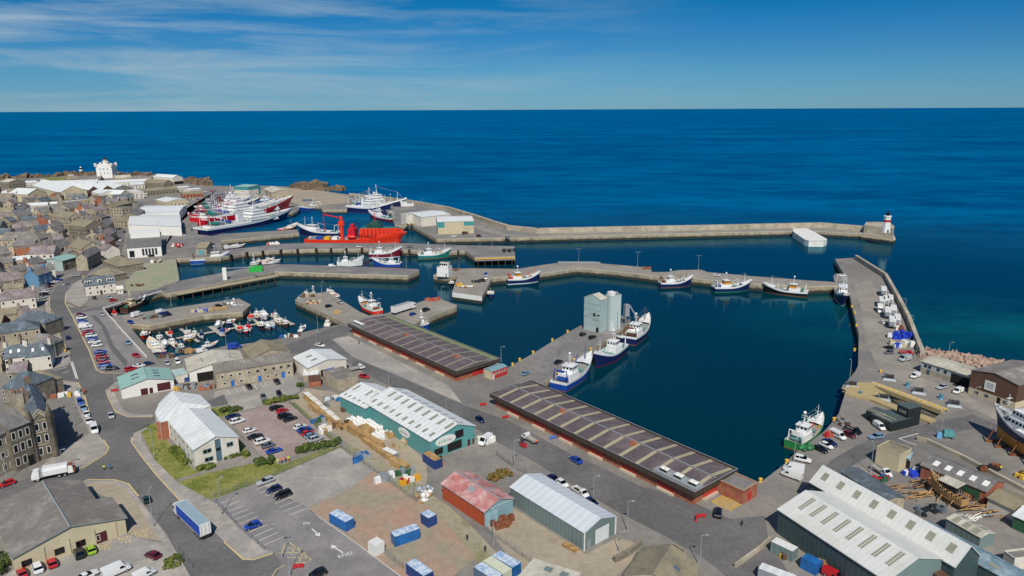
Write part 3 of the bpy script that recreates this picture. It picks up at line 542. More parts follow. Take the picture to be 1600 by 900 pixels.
        b.face([X(0, Wd, 0), X(L_, Wd, 0), X(L_, Wd, ridge), X(0, Wd, ridge)], wm); b.face([X(0, 0, eave), X(0, Wd, eave), X(0, Wd, ridge)], gm); b.face([X(L_, 0, eave), X(L_, Wd, eave), X(L_, Wd, ridge)], gm)
    elif kind == 'arch':
        n = 10; pr = [(Wd / 2 - Wd / 2 * math.cos(math.pi * i / n), eave + (ridge - eave) * math.sin(math.pi * i / n)) for i in range(n + 1)]
        for i in range(n):
            (v0, z0_), (v1, z1_) = pr[i], pr[i + 1]; R.face([X(-over, v0, z0_ + .1), X(L_ + over, v0, z0_ + .1), X(L_ + over, v1, z1_ + .1), X(-over, v1, z1_ + .1)], rm, True)
        b.face([X(0, v, z) for v, z in pr], gm); b.face([X(L_, v, z) for v, z in pr], gm)
    cm = []
    for (u, v) in chim:
        zb = eave + (ridge - eave) * (1 - abs(v - rp) / max(rp, 1 - rp)); q = MB(); p = X(u * L_, v * Wd, 0)
        q.box(p.x - 0.45, p.x + 0.45, p.y - 0.9, p.y + 0.9, zb - 0.8, ridge + 1.5, wall2 or gm)
        for k in (-0.55, 0, 0.55): q.lathe([(0.16, 0), (0.13, 0.5)], M_pot, (p.x, p.y + k, ridge + 1.5), 6)
        cm.append(q)
    if single:
        for i, j, n_ in ((0, 1, (0, -s, 0)), (3, 0, (-1, 0, 0)), (1, 2, (1, 0, 0)), (2, 3, (0, s, 0))):
            a_, c_ = c[i], c[j]; ln_ = (c_ - a_).length; k_ = int(ln_ / 3.4); of = Vector(n_) * .05
            for z_ in [z for z in (1.0, 3.7, 6.4, 9.1) if z + 1.6 < eave]:
                for q in range(k_ if eave < 16 else 0):
                    m_ = a_ + (c_ - a_) * ((q + .5) / k_) + of; d_ = (c_ - a_).normalized() * .55; h0, h1 = Vector((0, 0, z_)), Vector((0, 0, z_ + 1.35)); b.face([m_ - d_ + h0, m_ + d_ + h0, m_ + d_ + h1, m_ - d_ + h1], M_glass)
        for q in [R] + cm:
            for f, mm, sm in zip(q.f, q.m, q.sm): b.face([q.v[i] for i in f], q.ms[mm], sm)
        K.o = b.build(name); K.o.location = (ctr.x, ctr.y, z0); K.o.rotation_euler = (0, 0, rz); tag(K.o, label, cat, group); K.e = K.o
    else:
        K.e = e; K.wall = b.build('wall', e); K.roof = R.build('roof', e)
        for q in cm: q.build('chimney', K.roof)
    for f in feats: feature(K, *f)
    return K
def face_frame(K, face):
    """origin at the P0 side bottom of a face, direction u, outward rotation"""
    X, L_, W_, s = K.X, K.L, K.W, K.s
    if face == 'a': return X(0, 0, 0), X(L_, 0, 0), L_, Vector((0, -s, 0))
    if face == 'd': return X(0, W_, 0), X(L_, W_, 0), L_, Vector((0, s, 0))
    if face == 'b': return X(0, 0, 0), X(0, W_, 0), W_, Vector((-1, 0, 0))
    return X(L_, 0, 0), X(L_, W_, 0), W_, Vector((1, 0, 0))
def feature(K, kind, face, u, z, w, h, m=None, name=None, label=None):
    """window / door / panel on a wall; u in 0-1 along the face; skylight on a roof slope ('a' or 'd')"""
    if kind == 'sky':
        v0, v1 = z; X = K.X; rv = K.W * K.rp
        def rz_(v): return K.eave + (K.ridge - K.eave) * (v / rv if v <= rv else (K.W - v) / (K.W - rv)) + 0.27
        a, c = (v0 * rv, v1 * rv) if face == 'a' else (K.W - v0 * (K.W - rv), K.W - v1 * (K.W - rv))
        b = MB(); p = [X(u * K.L - w / 2, a, rz_(a)), X(u * K.L + w / 2, a, rz_(a)), X(u * K.L + w / 2, c, rz_(c)), X(u * K.L - w / 2, c, rz_(c))]
        b.face(p, m or M_sky); dn = Vector((0, 0, -0.1))
        for i in range(4): b.face([p[i] + dn, p[(i + 1) % 4] + dn, p[(i + 1) % 4], p[i]], m or M_sky)
        return b.build(name or 'skylight', K.roof)
    o, e_, ln, nrm = face_frame(K, face); p = o + (e_ - o) * u + Vector((0, 0, z)); rz = math.atan2(nrm.y, nrm.x) - math.pi / 2
    if kind == 'win': me = window_mesh(w, h, m or M_frame, 0)
    else: me = panel_mesh(w, h, m or M_door, 0.07 if kind == 'door' else 0.05, name or ('door' if kind == 'door' else 'panel'))
    r = part(name or {'win': 'window', 'door': 'door'}.get(kind, 'panel'), me, K.e if K.e.type == 'EMPTY' else K.e, p, rz)
    if label: r['label'] = label
    return r
def row(kind, face, n, z, w, h, m=None, u0=0.08, u1=0.92, name=None): return [(kind, face, u0 + (u1 - u0) * (i / (n - 1) if n > 1 else 0.5), z, w, h, m, name) for i in range(n)]
# ---------------------------------------------------------------- the harbour buildings
def upx(P0, P1, e, p): 
    a, c = G(*P0, e), G(*P1, e); d = c - a; q = G(*p, 0); return (q - a).dot(d) / d.length_squared
def market(label, P0, P1, P2, eave, doors, nstrip, vents, ac, name='fish_market', M_strip=M_strip):
    A, B, C = G(*P0, eave), G(*P1, eave), G(*P2, eave); dx = (B - A).normalized(); nl = Vector((-dx.y, dx.x, 0)); L_ = (B - A).length; W_ = (C - A).dot(nl)
    ctr = A + dx * L_ / 2 + nl * W_ / 2; e = empty(name, (ctr.x, ctr.y, 0), math.atan2(dx.y, dx.x), label, 'fish market'); PLAN.append((ctr.x, ctr.y, math.atan2(dx.y, dx.x), L_, W_))
    x0, x1, y0, y1 = -L_ / 2, L_ / 2, -W_ / 2, W_ / 2; ov = 1.2; f0 = eave - 1.5
    b = MB(); b.box(x0 + ov, x1 - ov, y0 + ov, y1 - ov, 0, f0 + 0.3, M_brick); b.build('wall', e)
    f = MB(); t = 0.25
    f.box(x0, x1, y0, y0 + t, f0, eave, M_fascia, top=M_trim if False else M_lead); f.box(x0, x1, y1 - t, y1, f0, eave + 0.05, M_fascia, top=M_lead); f.box(x0, x0 + t, y0 + t, y1 - t, f0, eave, M_fascia, top=M_lead); f.box(x1 - t, x1, y0 + t, y1 - t, f0, eave, M_fascia, top=M_lead); f.build('fascia', e)
    r = MB(); zr, ze = eave + 0.55, eave - 0.5; yr = y0 + W_ * 0.5
    r.face([(x0 + t, y0 + t, ze), (x1 - t, y0 + t, ze), (x1 - t, yr, zr), (x0 + t, yr, zr)], M_purplefelt); r.face([(x1 - t, y1 - t, ze), (x0 + t, y1 - t, ze), (x0 + t, yr, zr), (x1 - t, yr, zr)], M_purplefelt)
    r.face([(x0 + t, y0 + t, ze), (x0 + t, yr, zr), (x0 + t, y1 - t, ze)], M_fascia); r.face([(x1 - t, y0 + t, ze), (x1 - t, yr, zr), (x1 - t, y1 - t, ze)], M_fascia)
    ro = r.build('roof', e)
    for i in range(nstrip):
        x = x0 + L_ * (i + 0.7) / nstrip; w = 0.55
        for ya, yb in ((y0 + 0.5, yr - 0.4), (y1 - 0.5, yr + 0.3)):
            h = lambda y: ze + (zr - ze) * (1 - abs(y - yr) / (W_ / 2 - t)) + 0.06
            q = MB(); q.face([(x - w, ya, h(ya)), (x + w, ya, h(ya)), (x + w, yb, h(yb)), (x - w, yb, h(yb))], M_strip); q.face([(x - w, ya, h(ya) - .1), (x + w, ya, h(ya) - .1), (x + w, ya, h(ya)), (x - w, ya, h(ya))], M_strip); q.face([(x - w, ya, h(ya) - .1), (x - w, yb, h(yb) - .1), (x - w, yb, h(yb)), (x - w, ya, h(ya))], M_strip); q.face([(x + w, ya, h(ya) - .1), (x + w, yb, h(yb) - .1), (x + w, yb, h(yb)), (x + w, ya, h(ya))], M_strip)
            q.build('roof_light', ro)
    q = MB(); q.box(x0 + t, x1 - t, yr - 0.16, yr + 0.16, zr - 0.02, zr + 0.09, M_lead); q.build('ridge_cap', ro)
    for u in vents: q = MB(); q.box(x0 + L_ * u - 1, x0 + L_ * u + 1, yr - 2.4, yr - 0.8, zr - 0.6, zr + 0.6, M_brick, taper=0.2); q.build('roof_vent', ro)
    for u in doors:
        x = x0 + L_ * u; w, h = 5.0, 2.8
        d = MB(); d.box(x - w / 2, x + w / 2, y0 + ov - 0.12, y0 + ov + 0.05, 0.55, h, M_reddoor)
        for k in range(1, 5): d.box(x - w / 2, x + w / 2, y0 + ov - 0.16, y0 + ov - 0.12, 0.55 + k * 0.45, 0.6 + k * 0.45, M_maroon)
        d.build('door', e)
        s = MB(); s.box(x - w / 2 - .2, x + w / 2 + .2, y0 + ov - 0.9, y0 + ov - 0.003, 0, 0.55, M_sill); s.build('dock_sill', e)
        for k in (-1, 1): p = MB(); p.box(x + k * (w / 2 + .35) - .2, x + k * (w / 2 + .35) + .2, y0 + ov - 0.25, y0 + ov, 0, f0 + .2, M_brick); p.build('pier', e)
    if ac:
        ua, n = ac; a = MB(); xa = x0 + L_ * ua[0]; xb = x0 + L_ * ua[1]
        a.box(xa, xb, y0 + 0.8, y0 + 4.2, ze + 0.1, ze + 0.75, M_lead); pl = a.build('plant_deck', ro)
        for i in range(n):
            x = xa + (xb - xa) * (i + 0.6) / n; c = MB(); c.box(x - 1.2, x + 1.2, y0 + 1.7, y0 + 3.3, ze + 0.75, ze + 1.5, M_steel, top=M_frame); c.box(x - 1.1, x + 1.1, y0 + 1.66, y0 + 1.7, ze + 0.85, ze + 1.35, M_door)
            for k in (-0.7, 0.7): c.lathe([(0.6, 0), (0.6, 0.2), (0.5, 0.22)], M_frame, (x + k * .8, y0 + 2.5, ze + 1.5), 10)
            c.build('cooling_unit', pl)
    K = Bld(); K.e, K.L, K.W, K.roof = e, L_, W_, ro; return K, (x0, x1, y0, y1)
mk2, (x0, x1, y0, y1) = market('long brick fish market with striped purple grey roof, nearest the lower sheds', (765, 614), (1086, 769), (829, 593), 4.5,
    [upx((765, 614), (1086, 769), 4.5, p) for p in ((794.6, 652), (835, 672), (878.7, 693), (926, 716), (978, 741), (1037, 770))], 14, (0.33, 0.68), ((0.83, 0.995), 3))
d = MB(); d.box(x1 - 1.2, x1 - 1.02, y0 + 5.2, y0 + 10.5, 0.5, 2.8, M_reddoor); d.build('door', mk2.e)
d = MB(); d.box(x1 - 1.2, x1 - 0.4, y0 + 5, y0 + 10.7, 0, 0.5, M_sill); d.build('dock_sill', mk2.e)
d = MB(); d.box(x1 - 1.2, x1 - 1.04, y0 + 11.6, y0 + 12.8, 0.1, 2.6, M_reddoor); d.build('door', mk2.e)
d = MB(); d.box(x1 - 1.199, x1 + 6.5, y1 - 7.5, y1 - 1.2, 0, 3.6, M_brick, top=M_pierdark)
for a in ((x1 - 1.19, x1 + 6.6, y1 - 7.6, y1 - 7.3), (x1 + 6.3, x1 + 6.6, y1 - 7.3, y1 - 1.1), (x1 - 1.19, x1 + 6.3, y1 - 1.4, y1 - 1.1)): d.box(*a, 3.3, 3.9, M_brick, top=M_strip)
d.box(x1 + 6.5, x1 + 6.62, y1 - 5.2, y1 - 3.9, 0.1, 2.4, M_reddoor); d.build('annexe', mk2.e)
mk1, (x0, x1, y0, y1) = market('brick fish market with weathered purple roof behind the white roofed sheds', (543.4, 505), (713, 580), (605.7, 491), 4.6,
    [upx((543.4, 505), (713, 580), 4.6, p) for p in ((560, 525), (584, 536), (609, 547), (634, 558), (659, 570), (689, 584))], 13, (0.42, 0.86), ((0.015, 0.11), 3), M_strip=mat('faded_strip', '#857b6c', .7, .15, .5))
d = MB(); d.box(x1 - 1.2, x1 - 1.05, y0 + 8, y0 + 14, 0.5, 2.8, M_reddoor); d.build('door', mk1.e)
d = MB(); d.box(x0 + .3, x1 - .3, y1 - 2.4, y1 - 0.3, 4.3, 4.42, mat('moss_gutter', '#76805c', 0.9)); d.build('gutter', mk1.e)
# red hut beside the first market
K = shed('site_hut', 'small red panelled hut with grey roof at the end of the first fish market', 'hut', (769, 581.5), (792.5, 572.5), (760.5, 575.3), 3.0, 3.3, M_reddoor, M_bluegreen, [*row('win', 'a', 4, 1.5, 0.9, 0.8, u0=.25, u1=.85), ('door', 'a', .08, 0, .9, 2.1, M_whitedoor)], gm=M_cream, over=.1)
# ice plant
K = shed('ice_plant', 'tall pale green sheet clad ice plant tower with a shallow gabled roof', 'ice plant', (913, 464.5), Vector((0, 0, 0)) if False else G(913, 464.5, 14.8) + (G(953, 464.5, 14.8) - G(943.5, 468, 14.8)), (943.5, 468), 14.8, 16.6, M_palegreen, M_creamroof,
    [('door', 'b', .82, 0, 1.3, 2.3, M_door), ('panel', 'b', .62, 7.0, 1.2, 1.6, M_door), ('panel', 'b', .47, 7.6, 2.6, .5, M_grey), ('panel', 'b', .85, 7.5, 1.6, .6, M_door), ('panel', 'b', .72, 5.2, 3.6, .6, M_grey), ('panel', 'b', .15, 6.6, 1.0, .7, M_grey), ('panel', 'b', .13, 1.5, .25, 5, M_grey), ('panel', 'b', .62, 10.8, .5, .5, M_grey)], over=.15)
for z in (3.2, 6.2, 9.8, 12.4):
    q = MB(); q.box(-K.L / 2 - .06, -K.L / 2, -K.W / 2, K.W / 2, z, z + .18, M_grey); q.build('cladding_rail', K.e)
K = shed('ice_silo', 'narrow whitish green storage tower joined behind the ice plant', 'silo', (954, 463.5), (971, 460.5), (952, 459.5), 15.8, 16.2, mat('silo_panel', '#b4c0bb', .6, .07, .4), M_greyroof, [('door', 'a', .25, 0, 1.2, 4, M_whitedoor), ('panel', 'a', .7, 0.5, .4, 8, M_grey)], kind='flat', over=.1)
q = MB(); q.box(-2.4, 0.2, -1.2, 1.2, 15.6, 17.4, M_trim); q.box(.8, 2.2, -1, .8, 15.6, 16.9, M_grey); q.build('roof_plant', K.e)
e = empty('ice_chute', (*G(978, 507)[:2], 0), .4, 'grey steel tank and chute frame at the seaward foot of the ice silo', 'chute')
q = MB(); q.box(-1.1, 1.1, -1.0, 1.0, 4, 9.5, M_grey, taper=.1); q.build('tank', e)
for a, c in ((-1.3, -1.3), (1.3, -1.3), (1.3, 1.3), (-1.3, 1.3)): q = MB(); q.tube((a, c, 0), (a * .9, c * .9, 4), .15, M_steel); q.build('leg', e)
q = MB(); q.tube((1.5, 0, 9), (4.5, -2, 3), .35, M_steel); q.build('chute', e)
# timber merchant's blue sheds
vl = lambda a, c, e_: G(*c, e_) - G(*a, e_)
P0 = G(672.7, 690, 5.6)
L1 = vl((672.7, 690), (571, 629), 5.6)
K = shed('builders_merchant', 'teal clad merchant shed with a white roof and oval signs on gable and side', 'warehouse', P0, P0 + L1, (734, 661.4), 5.6, 8.0, M_teal, M_whiteroof,
    [('sky', 'a', u, v, 1.1, 0) for u in [.06 + .098 * i for i in range(10)] for v in ((.12, .32),)] + [('sky', 'a', u, (.62, .95), 1.1, 0) for u in [.03 + .107 * i for i in range(9)]] + [('sky', 'd', u, (.5, .9), 1.0, 0, M_lead) for u in [.04 + .1 * i for i in range(10)]] +
    [('panel', 'b', .17, .8, 2.9, 1.9, M_door, 'doorway'), ('panel', 'b', .53, .4, 5.0, 2.6, M_door, 'doorway'), ('panel', 'b', .64, 3.7, 3.0, 2.3, M_door, 'loft_opening'), ('panel', 'b', .86, 0, .9, 2, M_maroon, 'door'), ('panel', 'b', .965, 0, .8, 1.8, M_brown, 'door')], rp=.6, ridgecap=M_whiteroof)
emn = K
def oval(parent, p, rz, w, h, txt, sub, m1, m2):
    b = MB(); n = 28; b.face([(w * math.cos(2 * math.pi * i / n), -0.0, h * math.sin(2 * math.pi * i / n)) for i in range(n)], M_trim)
    for i in range(n):
        a, c = 2 * math.pi * i / n, 2 * math.pi * (i + 1) / n; b.face([(w * math.cos(a), 0, h * math.sin(a)), (w * math.cos(c), 0, h * math.sin(c)), (w * math.cos(c), .15, h * math.sin(c)), (w * math.cos(a), .15, h * math.sin(a))], M_trim)
    o = b.build('sign', parent); o.location = p; o.rotation_euler = (0, 0, rz)
    for (t, x, m) in ((txt, -w * .36, m1), (sub, w * .36, m2)): text('lettering', t, (x, -.03, 0), (math.pi / 2, 0, 0), h * 1.1, m, o)
    return o
M_gtxt = mat('green_lettering', '#4aa878', 0.6); M_mtxt = mat('maroon_lettering', '#8a2a60', 0.6)
X = K.X; s = K.s
oval(K.e, X(-.12, K.W * .33, 4.4), -math.pi / 2, 3.5, 1.45, 'emb', 'nu', M_gtxt, M_mtxt)
oval(K.e, X(K.L * .38, -.12, 3.4), math.pi if s < 0 else 0, 3.0, 1.3, 'emb', 'nu', M_gtxt, M_mtxt)
P0b = G(571.5, 638, 4.8)
K = shed('rear_store', 'lower teal store joined to the far end of the merchant shed', 'warehouse', P0b, G(531, 618.5, 4.8), (emn.W - 1.5), 4.8, 6.9, M_teal, M_whiteroof, [('sky', 'a', u, (.1, .22), .9, 0) for u in (.2, .38, .56, .74, .9)] + [('sky', 'a', u, (.5, .85), 1.0, 0) for u in (.2, .42, .9)], rp=.6)
# red roofed shed and green shed
K = shed('store_shed', 'orange sided shed with a faded red roof and blue green gable', 'shed', (757, 799.7), (691, 756), (803, 780), 4.1, 5.7, M_orange, M_redroof, [('panel', 'b', .24, 0, 3.6, 3.3, M_greygreen if False else mat('pale_roller_door', '#8fb0b6', 0.6), 'roller_door'), ('sky', 'a', .5, (.45, .8), 2.2, 0, M_lead), ('sky', 'd', .35, (.2, .6), 1.2, 0, M_lead), ('sky', 'd', .7, (.2, .6), 1.2, 0, M_lead)], gm=M_bluegreen, ridgecap=M_lead)
q = MB(); X = K.X; q.face([X(-.06, 0.1, 4.3), X(-.06, K.W - .1, 4.0), X(-.06, K.W - .1, 4.12), X(-.06, 0.1, 4.42)], M_trim); q.build('gable_trim', K.e)
K = shed('portal_shed', 'long grey green clad shed with a clean pale grey roof', 'shed', (913, 833), (797.5, 761.5), (962, 807.5), 4.4, 6.0, M_greygreen, mat('pale_grey_sheet', '#c9ced0', 0.55, 0.05, 0.3, wave=(0.5, 0, 0.08), col2='#b9c0c2', mscale=0.15, mask=(.5, .75)), [('panel', 'b', .57, 0, 4.4, 3.6, M_whitedoor, 'roller_door'), ('door', 'b', .15, 0, 1.0, 2.1, M_grey)], over=.2)
for f_, u in (('b', .0), ('b', 1.0)):
    p = K.X(-.1, u * K.W, 0); q = MB(); q.box(p.x - .12, p.x + .12, p.y - .12, p.y + .12, 0, 4.4, M_trim); q.build('corner_trim', K.e)
# office with white roof
K = shed('white_office', 'white rendered two storey office with a white sheet roof and blue glazed stair strip', 'office', (303, 703), (263, 657), (372, 683.5), 5.5, 7.6, M_harl, M_whiteroof,
    [('win', 'b', .28, 3.4, 2.3, 1.3, mat('blue_frame', '#7f98a3', 0.6)), ('win', 'b', .30, .9, 2.3, 1.3, MATS['blue_frame']), ('win', 'b', .8, 3.4, 1.8, 1.4, MATS['blue_frame']), ('panel', 'b', .53, .1, 1.5, 6.6, mat('stair_glazing', '#4f6a78', 0.3), 'stair_glazing'), ('panel', 'b', .53, 3.2, 1.3, .9, M_door, 'vent')] + row('win', 'a', 6, 3.6, .9, 1.1, MATS['blue_frame']) + row('win', 'a', 6, 1.0, .9, 1.1, MATS['blue_frame']), over=.3, ridgecap=M_whiteroof)
off = K
# rear apse of the office
ev = [G(a, c, 5.5) for a, c in ((262, 658), (250, 661), (242, 646.5), (247.5, 632), (257.5, 620.5), (268, 613), (313, 617.5), (330, 634.5))]; r0, r1 = G(283.5, 629.5, 7.3), G(269, 611, 7.1)
cx = sum((v for v in ev), Vector()) / len(ev); e = empty('apse_wing', (cx.x, cx.y, 0), 0, 'curved end wing of the office with white roof and red brick corner', 'office'); lo = lambda v, z=None: Vector((v.x - cx.x, v.y - cx.y, v.z if z is None else z))
b = MB()
for i in range(len(ev)): a, c = ev[i], ev[(i + 1) % len(ev)]; b.face([lo(a, 0), lo(c, 0), lo(c), lo(a)], M_brick if i in (0,) else M_harl)
b.build('wall', e); b = MB(); up = Vector((0, 0, .12))
rf = [lo(v) + up for v in ev]; R0, R1 = lo(r0) + up, lo(r1) + up
for i in range(5): b.face([rf[i], rf[i + 1], R1 if i >= 2 else R0], M_whiteroof)
b.face([rf[2], R1, R0], M_whiteroof); b.face([rf[5], rf[6], R1], M_whiteroof); b.face([rf[6], rf[7], R0, R1], M_whiteroof); b.face([rf[7], rf[0], R0], M_whiteroof); b.build('roof', e)
q = MB(); X = off.X; p = X(off.L + .02, 0, 0); a = G(247.5, 687); c = G(263.5, 684); d = (c - a).normalized(); n_ = Vector((d.y, -d.x, 0)); q.face([lo(a + n_ * .1), lo(c + n_ * .1), lo(c + n_ * .1, 5.6), lo(a + n_ * .1, 5.6)], M_brick); q.build('brick_panel', e)
# green roofed white shed
K = shed('white_shed', 'white walled shed with a pale green roof and maroon doors by the road bend', 'shed', (189, 608), (184, 590), (272, 594.6), 3.6, 5.6, M_trim, M_greenroof, [('panel', 'b', .42, 0, 2.2, 2.3, M_maroon, 'door'), ('panel', 'b', .55, .1, 1.1, 2.0, M_maroon, 'door'), ('panel', 'b', .80, .3, 4.2, 2.8, M_maroon, 'roller_door')] + [('sky', 'a', u, v, 1.3, 0, M_slate2) for u in (.35, .65) for v in ((.45, .75),)] + [('sky', 'd', u, (.45, .7), 1.3, 0, M_slate2) for u in (.25, .5, .75)], ridgecap=M_palegreen)
# cream roofed workshop, lean-to, stone offices and neighbours
K = shed('workshop', 'white gabled workshop with cream roof and a big dark doorway behind the green roofed shed', 'workshop', (295.5, 581), (289.5, 561.5), (380.5, 563), 4.4, 6.4, M_trim, M_creamroof, [('panel', 'b', .27, 0, 5.4, 3.4, M_door, 'doorway'), ('sky', 'a', .5, (.5, .56), 5, 0), ('sky', 'd', .5, (.4, .46), 5, 0)])
K = shed('lean_to', 'small pale grey lean-to store against the left side of the cream roofed workshop', 'store', (274, 588), (293, 584), 6, 2.8, 3.2, M_harl, M_palegreen, kind='mono', over=.1)
wn = [('win', 'a', u, 3.6, 1.1, 1.0, m) for u, m in ((.08, M_frame), (.19, M_frame), (.3, M_frame), (.42, M_frame), (.53, M_sky), (.63, M_sky), (.74, M_sky), (.84, M_sky), (.94, M_sky))] + [('win', 'a', u, 1.0, 1.1, 1.0, M_frame) for u in (.1, .31, .66, .77, .94)] + [('door', 'a', u, 0, 1.2, 2.2, M_bluedoor) for u in (.2, .55, .86)]
K = shed('stone_offices', 'long two storey tan stone office row with grey roof and blue doors', 'office', (336.5, 583), (457, 563.3), 9, 5.9, 7.9, M_stone2, M_greyroof, wn, over=.25)
K = shed('gabled_store', 'tan roofed stone store behind the long stone offices', 'store', (392, 561), (379, 545), (456, 552), 4.0, 6.4, M_stone2, M_tanroof, over=.2)
K = shed('white_store', 'pale cream shed with a blue sliding door at the end of the stone offices', 'shed', (481.4, 575), (458, 559), (542, 562), 4.6, 6.2, M_harl, M_whiteroof, [('panel', 'b', .55, 0, 3.8, 2.6, mat('strong_blue', '#1f5fb8', .5), 'sliding_door'), ('panel', 'b', .37, 0, 1.8, 2.6, M_door, 'doorway'), ('sky', 'a', .3, (.4, .7), 1.6, 0), ('sky', 'a', .62, (.4, .7), 1.6, 0)])
K = shed('annexe_store', 'low white roofed annexe in front of the pale cream shed', 'store', (474, 587), (497, 585), 5, 2.4, 2.9, M_stone2, M_whiteroof, kind='mono', over=.15)
K = shed('rubble_store', 'roofless looking concrete store with a dirty pale flat roof beside the merchant yard', 'store', (527, 595), (559, 587), 12, 4.0, 4.2, M_stone2, M_greyroof, kind='flat')
K = shed('timber_hut', 'small brick hut with rusty roof under the pale cream shed', 'hut', (483, 596), (501, 594), 4, 2.3, 2.8, M_brick, M_brown, kind='mono', over=.2)
# big corrugated warehouse bottom left
w = 4.0; R_ = vl((193, 806.6), (171, 777), w)
K = shed('corrugated_warehouse', 'cream walled warehouse under a weathered dark corrugated roof, at the street corner', 'warehouse', (20, 871), G(20, 871, w) + R_, (193, 806.6), w, 6.6, M_cream, M_greyroof, [('win', 'b', u, z, 1.9, 1.5, M_maroon) for u, z in ((.1, .9), (.38, .9), (.57, .9))] + [('panel', 'b', .76, .1, 2.3, 2.5, M_maroon, 'door'), ('win', 'b', .73, .7, .8, 1.5, M_frame)], rp=.5, over=.5, ridgecap=M_lead)
for v in (.25, .47, .7, .9): q = MB(); p = K.X(-.08, v * K.W, 0); q.box(p.x - .1, p.x + .1, p.y - .15, p.y + .15, 0, 3.9, M_cream); q.build('pilaster', K.e)
K2 = shed('rear_warehouse', 'dark corrugated rear half of the corner warehouse stepping back from the pavement', 'warehouse', G(20, 871, w) + R_ + R_.normalized() * .5, G(20, 871, w) + R_ * 2.3, -K.W * .86 if False else K.W * .86, w - .02, 6.55, M_cream, M_greyroof, rp=.58, over=.4, ridgecap=M_lead)
# ---- south east: boat builder's sheds
eS = 6.0; A = G(1217, 796.5, eS); d1 = vl((1217, 796.5), (1374, 900), eS)
rg = G(1241, 756.5, 8.6); dn = d1.normalized(); nv = Vector((-dn.y, dn.x, 0)); off_ = (rg - A).dot(nv)
L1 = d1 * 1.06
sk = [('sky', 'a', .10 + .115 * i, (.35, .9), .45, 0) for i in range(8)] + [('sky', 'a', .122 + .115 * i, (.35, .9), .45, 0) for i in range(8)]
K = shed('boat_shed', 'dark green boat shed with cream roof and narrow roof lights, nearest the quay corner', 'boat shed', A, A + L1, off_ * 2, eS, 8.6, M_dkgreen, mat('boat_shed_roof', '#cdcdc6', 0.6, 0.06, 0.3, wave=(0.8, 0, 0.04), col2='#bdbbac', mscale=0.1, mask=(.5, .75)), sk, lower=None, gm=M_greygreen)
s1 = K
rA, rB = G(1287, 728.5, 9.4), G(1513, 854, 9.4); dn2 = (rB - rA); W2 = abs((rA - A).dot(nv) - 2 * off_) * 2
base = A + nv * 2 * off_; st = (rA - base).dot(dn); P0 = base + dn * st + nv * (.06 if off_ > 0 else -.06); P0.z = eS
K = shed('boat_shed', 'dark green boat shed with cream roof and wider roof lights, beside the slate lean-to', 'boat shed', P0, P0 + dn * dn2.length, (W2 if off_ > 0 else -W2), eS, 9.4, M_dkgreen, MATS['boat_shed_roof'], [('sky', 'a', .06 + .125 * i, (.32, .72), 1.5, 0) for i in range(8)])
s2 = K
K = shed('slate_lean_to', 'blue grey slate roofed lean-to between the second boat shed and the timber stacks', 'store', (1314, 737), (1385, 783.5), (1339, 731), 3.6, 4.3, M_stone2, M_slate2, over=.2)
K = shed('long_lean_to', 'long weathered blue grey lean-to roof running along the second boat shed', 'store', (1426, 826), (1590, 915), (1445, 812), 3.4, 4.6, M_dkgreen, mat('weathered_blue_roof', '#68808a', 0.6, 0.18, 0.6, col2='#8b9ca2', mscale=.3), [('sky', 'a', .2 + .19 * i, (.3, .55), 2.2, 0) for i in range(4)], over=.2)
K = shed('striped_shed', 'low shed with a cream and grey striped roof below the wooden hull', 'shed', (1479, 811), (1532, 841), (1502, 805), 3.0, 3.6, M_greygreen, M_creamroof, [('sky', 'a', u, (.05, .9), 1.4, 0) for u in (.2, .5, .78)] + [('sky', 'd', u, (.05, .9), 1.4, 0) for u in (.2, .5, .78)], over=.15)
K = shed('slipway_shed', 'long dark roofed slipway shed with square white roof lights and green doors', 'shed', (1440, 727), (1541, 768.5), 9, 3.6, 5.2, M_brick, M_slate, [('sky', 'a', .16 + .19 * i, (.3, .7), 1.3, 0, M_trim) for i in range(5)] + [('panel', 'a', .58, 0, 3.4, 2.9, M_grn, 'door'), ('panel', 'a', .76, 0, 5.0, 3.0, M_grn, 'door')], over=.3)
K = shed('lower_slip_shed', 'low brown roofed shed stepping down from the slipway shed', 'shed', (1544, 778), (1592, 801), 8, 2.8, 4.0, M_harl, M_tanroof, over=.3)
K = shed('edge_shed', 'pale grey roofed green walled shed at the edge of the boatyard', 'shed', (1584, 806), (1640, 830), 9, 3.2, 4.2, M_grn, M_whiteroof, over=.3)
K = shed('yard_store', 'white yard store with a flat dark roof near the long lean-to', 'store', (1569, 861), (1586, 873), 9, 2.8, 3.0, M_harl, M_slate, [('panel', 'b', .5, .8, 1.6, 1.2, M_slate2, 'shutter')], kind='flat')
K = shed('tarred_store', 'dark brown felt roofed store at the foot of the second boat shed', 'store', (1470, 905), (1540, 880), 14, 3.0, 3.8, M_dkgreen, M_brown, over=.2)
K = shed('winch_house', 'plain beige concrete winch house with a stained flat roof', 'winch house', (1370, 698), (1406, 711.5), (1382.5, 686), 5.0, 5.2, M_cream, M_tanroof, [('panel', 'b', .5, 0, .1, .1, M_cream)], kind='flat')
K = shed('open_hut', 'small open fronted hut with a light blue roof next to the winch house', 'hut', (1410.5, 714.5), (1420, 717), 3.5, 2.8, 3.2, M_stone2, mat('light_blue_roof', '#7fa3b5', .6), [('panel', 'a', .5, .1, 2.4, 2.2, M_door, 'opening')], kind='mono')
